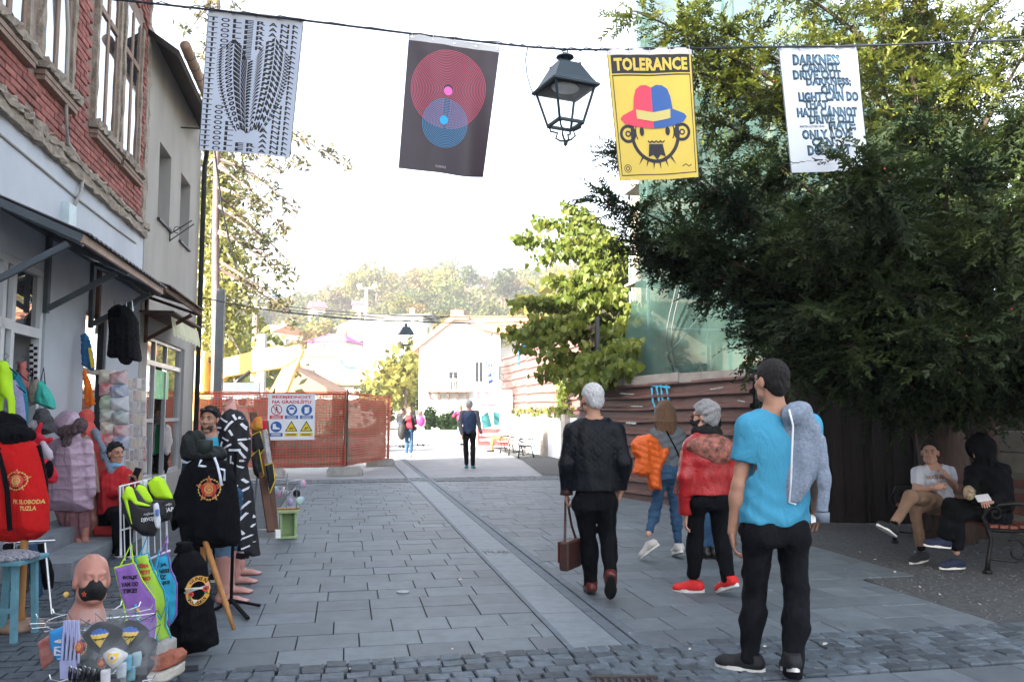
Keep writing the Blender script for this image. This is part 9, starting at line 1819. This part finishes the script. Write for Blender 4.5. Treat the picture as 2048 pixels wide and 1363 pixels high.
for lab, ol, Y, mm in (('dark trousers hung on the low rail, left', [(8, 1088), (28, 1086), (34, 1180), (14, 1184)], 6.4, m_blk), ('dark olive trousers hung on the low rail', [(34, 1090), (52, 1086), (60, 1180), (44, 1190)], 6.45, M('olive_trousers', (.05, .055, .04), .9)), ('blue jeans hung on the low rail', [(54, 1088), (74, 1086), (84, 1190), (68, 1200)], 6.5, m_bj), ('black jacket hung at the right end of the low rail', [(72, 1086), (86, 1084), (108, 1150), (106, 1176), (88, 1180)], 6.55, m_blk)): garment('trousers' if 'jacket' not in lab else 'jacket', lab, 'trousers' if 'jacket' not in lab else 'jacket', ol, Y, mm, .05, .04, 0, .01, 40, .003, 4, 'clothes on the low rail')
bd = thing('display_board', 'leaning brown board hung with caps and bags beside the dress', 'display board', at(525, 1070, 8.3)); mb = MB(); mb.bar(at(506, 826, 8.6), at(542, 1062, 8.0), .07, .03); mb.bar(at(532, 842, 8.9), at(552, 1062, 8.3), .05, .02); mb.build('frame', M('dark_brown_wood', (.10, .04, .02), .6, .25, 6), bd); mb = MB(); mb.tube([at(516, 940, 8.9), at(505, 1060, 9.2)], .012, 6); mb.build('leg', m_chrome, bd); mb = MB(); mb.bar(at(517, 1066, 8.5), at(556, 1067, 8.1), .05, .08); mb.build('foot_board', m_white, bd)
for lab, ol, Y, mm in (('red and yellow cap at the top of the leaning board', [(498, 856), (508, 836), (522, 832), (526, 858), (512, 862)], 8.5, M('cap_red', (.6, .03, .03), .8, .6, 6, col2=(.7, .5, .05))), ('red cap behind the board top', [(518, 842), (532, 840), (534, 862), (522, 864)], 8.7, m_elf), ('black cap with yellow edge on the leaning board', [(504, 870), (520, 862), (530, 895), (518, 912), (504, 900)], 8.4, m_neo), ('dark bag hanging low on the leaning board', [(502, 912), (518, 898), (528, 950), (518, 958), (508, 948)], 8.3, m_neo), ('silver grey scarf on the leaning board', [(524, 860), (534, 858), (546, 940), (540, 980), (532, 920)], 8.25, M('silver_scarf', (.35, .33, .33), .6, .6, 12)), ('black pouch at the lower end of the leaning board', [(530, 930), (546, 925), (550, 960), (540, 985)], 8.15, m_neo)):
    t, o = garment('cap' if 'cap' in lab else 'bag' if 'bag' in lab or 'pouch' in lab else 'scarf', lab, 'cap' if 'cap' in lab else 'bag' if 'bag' in lab or 'pouch' in lab else 'scarf', ol, Y, mm, .06, .04, 0, .004, 30, .004, 3, 'goods on the leaning board')
    if mm is m_neo: q2 = [at(x, y, Y - .055) for x, y in ol]; mb = MB(); mb.tube(q2[:4], .006, 5); mb.build('piping', M('sign_yellow', ()), o)
gs_ = thing('green_stool', 'pale green wooden step stool standing on the slabs', 'stool', G(575, 1078)); g0 = G(575, 1076); m_gst = M('pale_green_paint', (.36, .48, .24), .7, .1, 6, .15, 50); X = Vc((.95, .3, 0)).normalized(); Yv_ = Vc((-X.y, X.x, 0))
MB().box(g0 + Vc((0, 0, .325)), (.26, .24, .03), X, Yv_).build('seat', m_gst, gs_, bevel=.004)
for s in (-.085, .085): MB().box(g0 + X * s + Vc((0, 0, .155)), (.03, .2, .31), X, Yv_).build('side_panel', m_gst, gs_, bevel=.003)
MB().box(g0 + Yv_ * .08 + Vc((0, 0, .17)), (.14, .02, .28), X, Yv_).build('back_panel', m_gst, gs_); MB().box(g0 + Vc((0, 0, .025)), (.23, .22, .03), X, Yv_).build('foot', m_gst, gs_, bevel=.003); mb = MB(); mb.box(g0 + Vc((-.06, .02, .352)), (.36, .1, .016), X, Yv_); solo('wooden_lath', mb, m_wdst, 'bare wooden lath laid on the green stool', 'lath')
mt = thing('mask_tree', 'small wire tree of pastel masks standing on the green stool', 'rack', g0 + Vc((0, 0, .36))); mb = MB(); c = g0 + Vc((-.02, .0, .36)); mb.tube([c, c + Vc((0, 0, .42))], .006, 6)
r = random.Random(8); tips = []
for k in range(14): a = k * 2.4; zz = .14 + .26 * (k % 5) / 4; tip = c + Vc((.19 * cos(a), .19 * sin(a), zz)); tips.append(tip); mb.tube([c + Vc((0, 0, zz - .02)), tip], .003, 4)
mb.tube([g0 + Vc((.10, .0, .36)), g0 + Vc((.10, 0, .66))], .005, 5); mb.build('frame', m_chrome, mt)
cl = [('pale blue', (.35, .45, .62)), ('pink', (.6, .3, .42)), ('white', (.6, .6, .64)), ('lilac', (.4, .35, .55)), ('black', (.012, .012, .014)), ('mint', (.4, .55, .48)), ('grey', (.3, .32, .36))]
for k, tip in enumerate(tips):
    nm_2, cc = cl[k % 7]; o = MB().ball((0, 0, -.05), (.045, .018, .05), 8, 6).build('small_mask', M('pastel_%s' % nm_2.replace(' ', '_'), cc, .6, .4, 20, col2=tuple(min(.7, x * 1.3) for x in cc)), None, True, False); o.location = tip; o.rotation_euler = (r.uniform(-.3, .3), r.uniform(-.4, .4), r.uniform(0, 3)); tag(o, '%s child mask hanging %s on the little wire tree' % (nm_2, 'high' if k % 5 > 2 else 'in the middle' if k % 5 > 0 else 'low'), 'face mask', 'masks on the wire tree')
hz_m = bpy.data.materials.new('air'); hz_m.use_nodes = True; hn = hz_m.node_tree; hn.nodes.clear()
ho_ = hn.nodes.new('ShaderNodeOutputMaterial'); hv = hn.nodes.new('ShaderNodeVolumePrincipled'); hv.inputs['Density'].default_value = .0009; hv.inputs['Color'].default_value = (.95, .96, 1, 1); hv.inputs['Anisotropy'].default_value = .2
hn.links.new(hv.outputs[0], ho_.inputs['Volume'])
MB().box((0, 260, 44), (1240, 640, 92)).build('haze', hz_m, None, world=False, kind='stuff')
SC.cycles.volume_bounces = 0
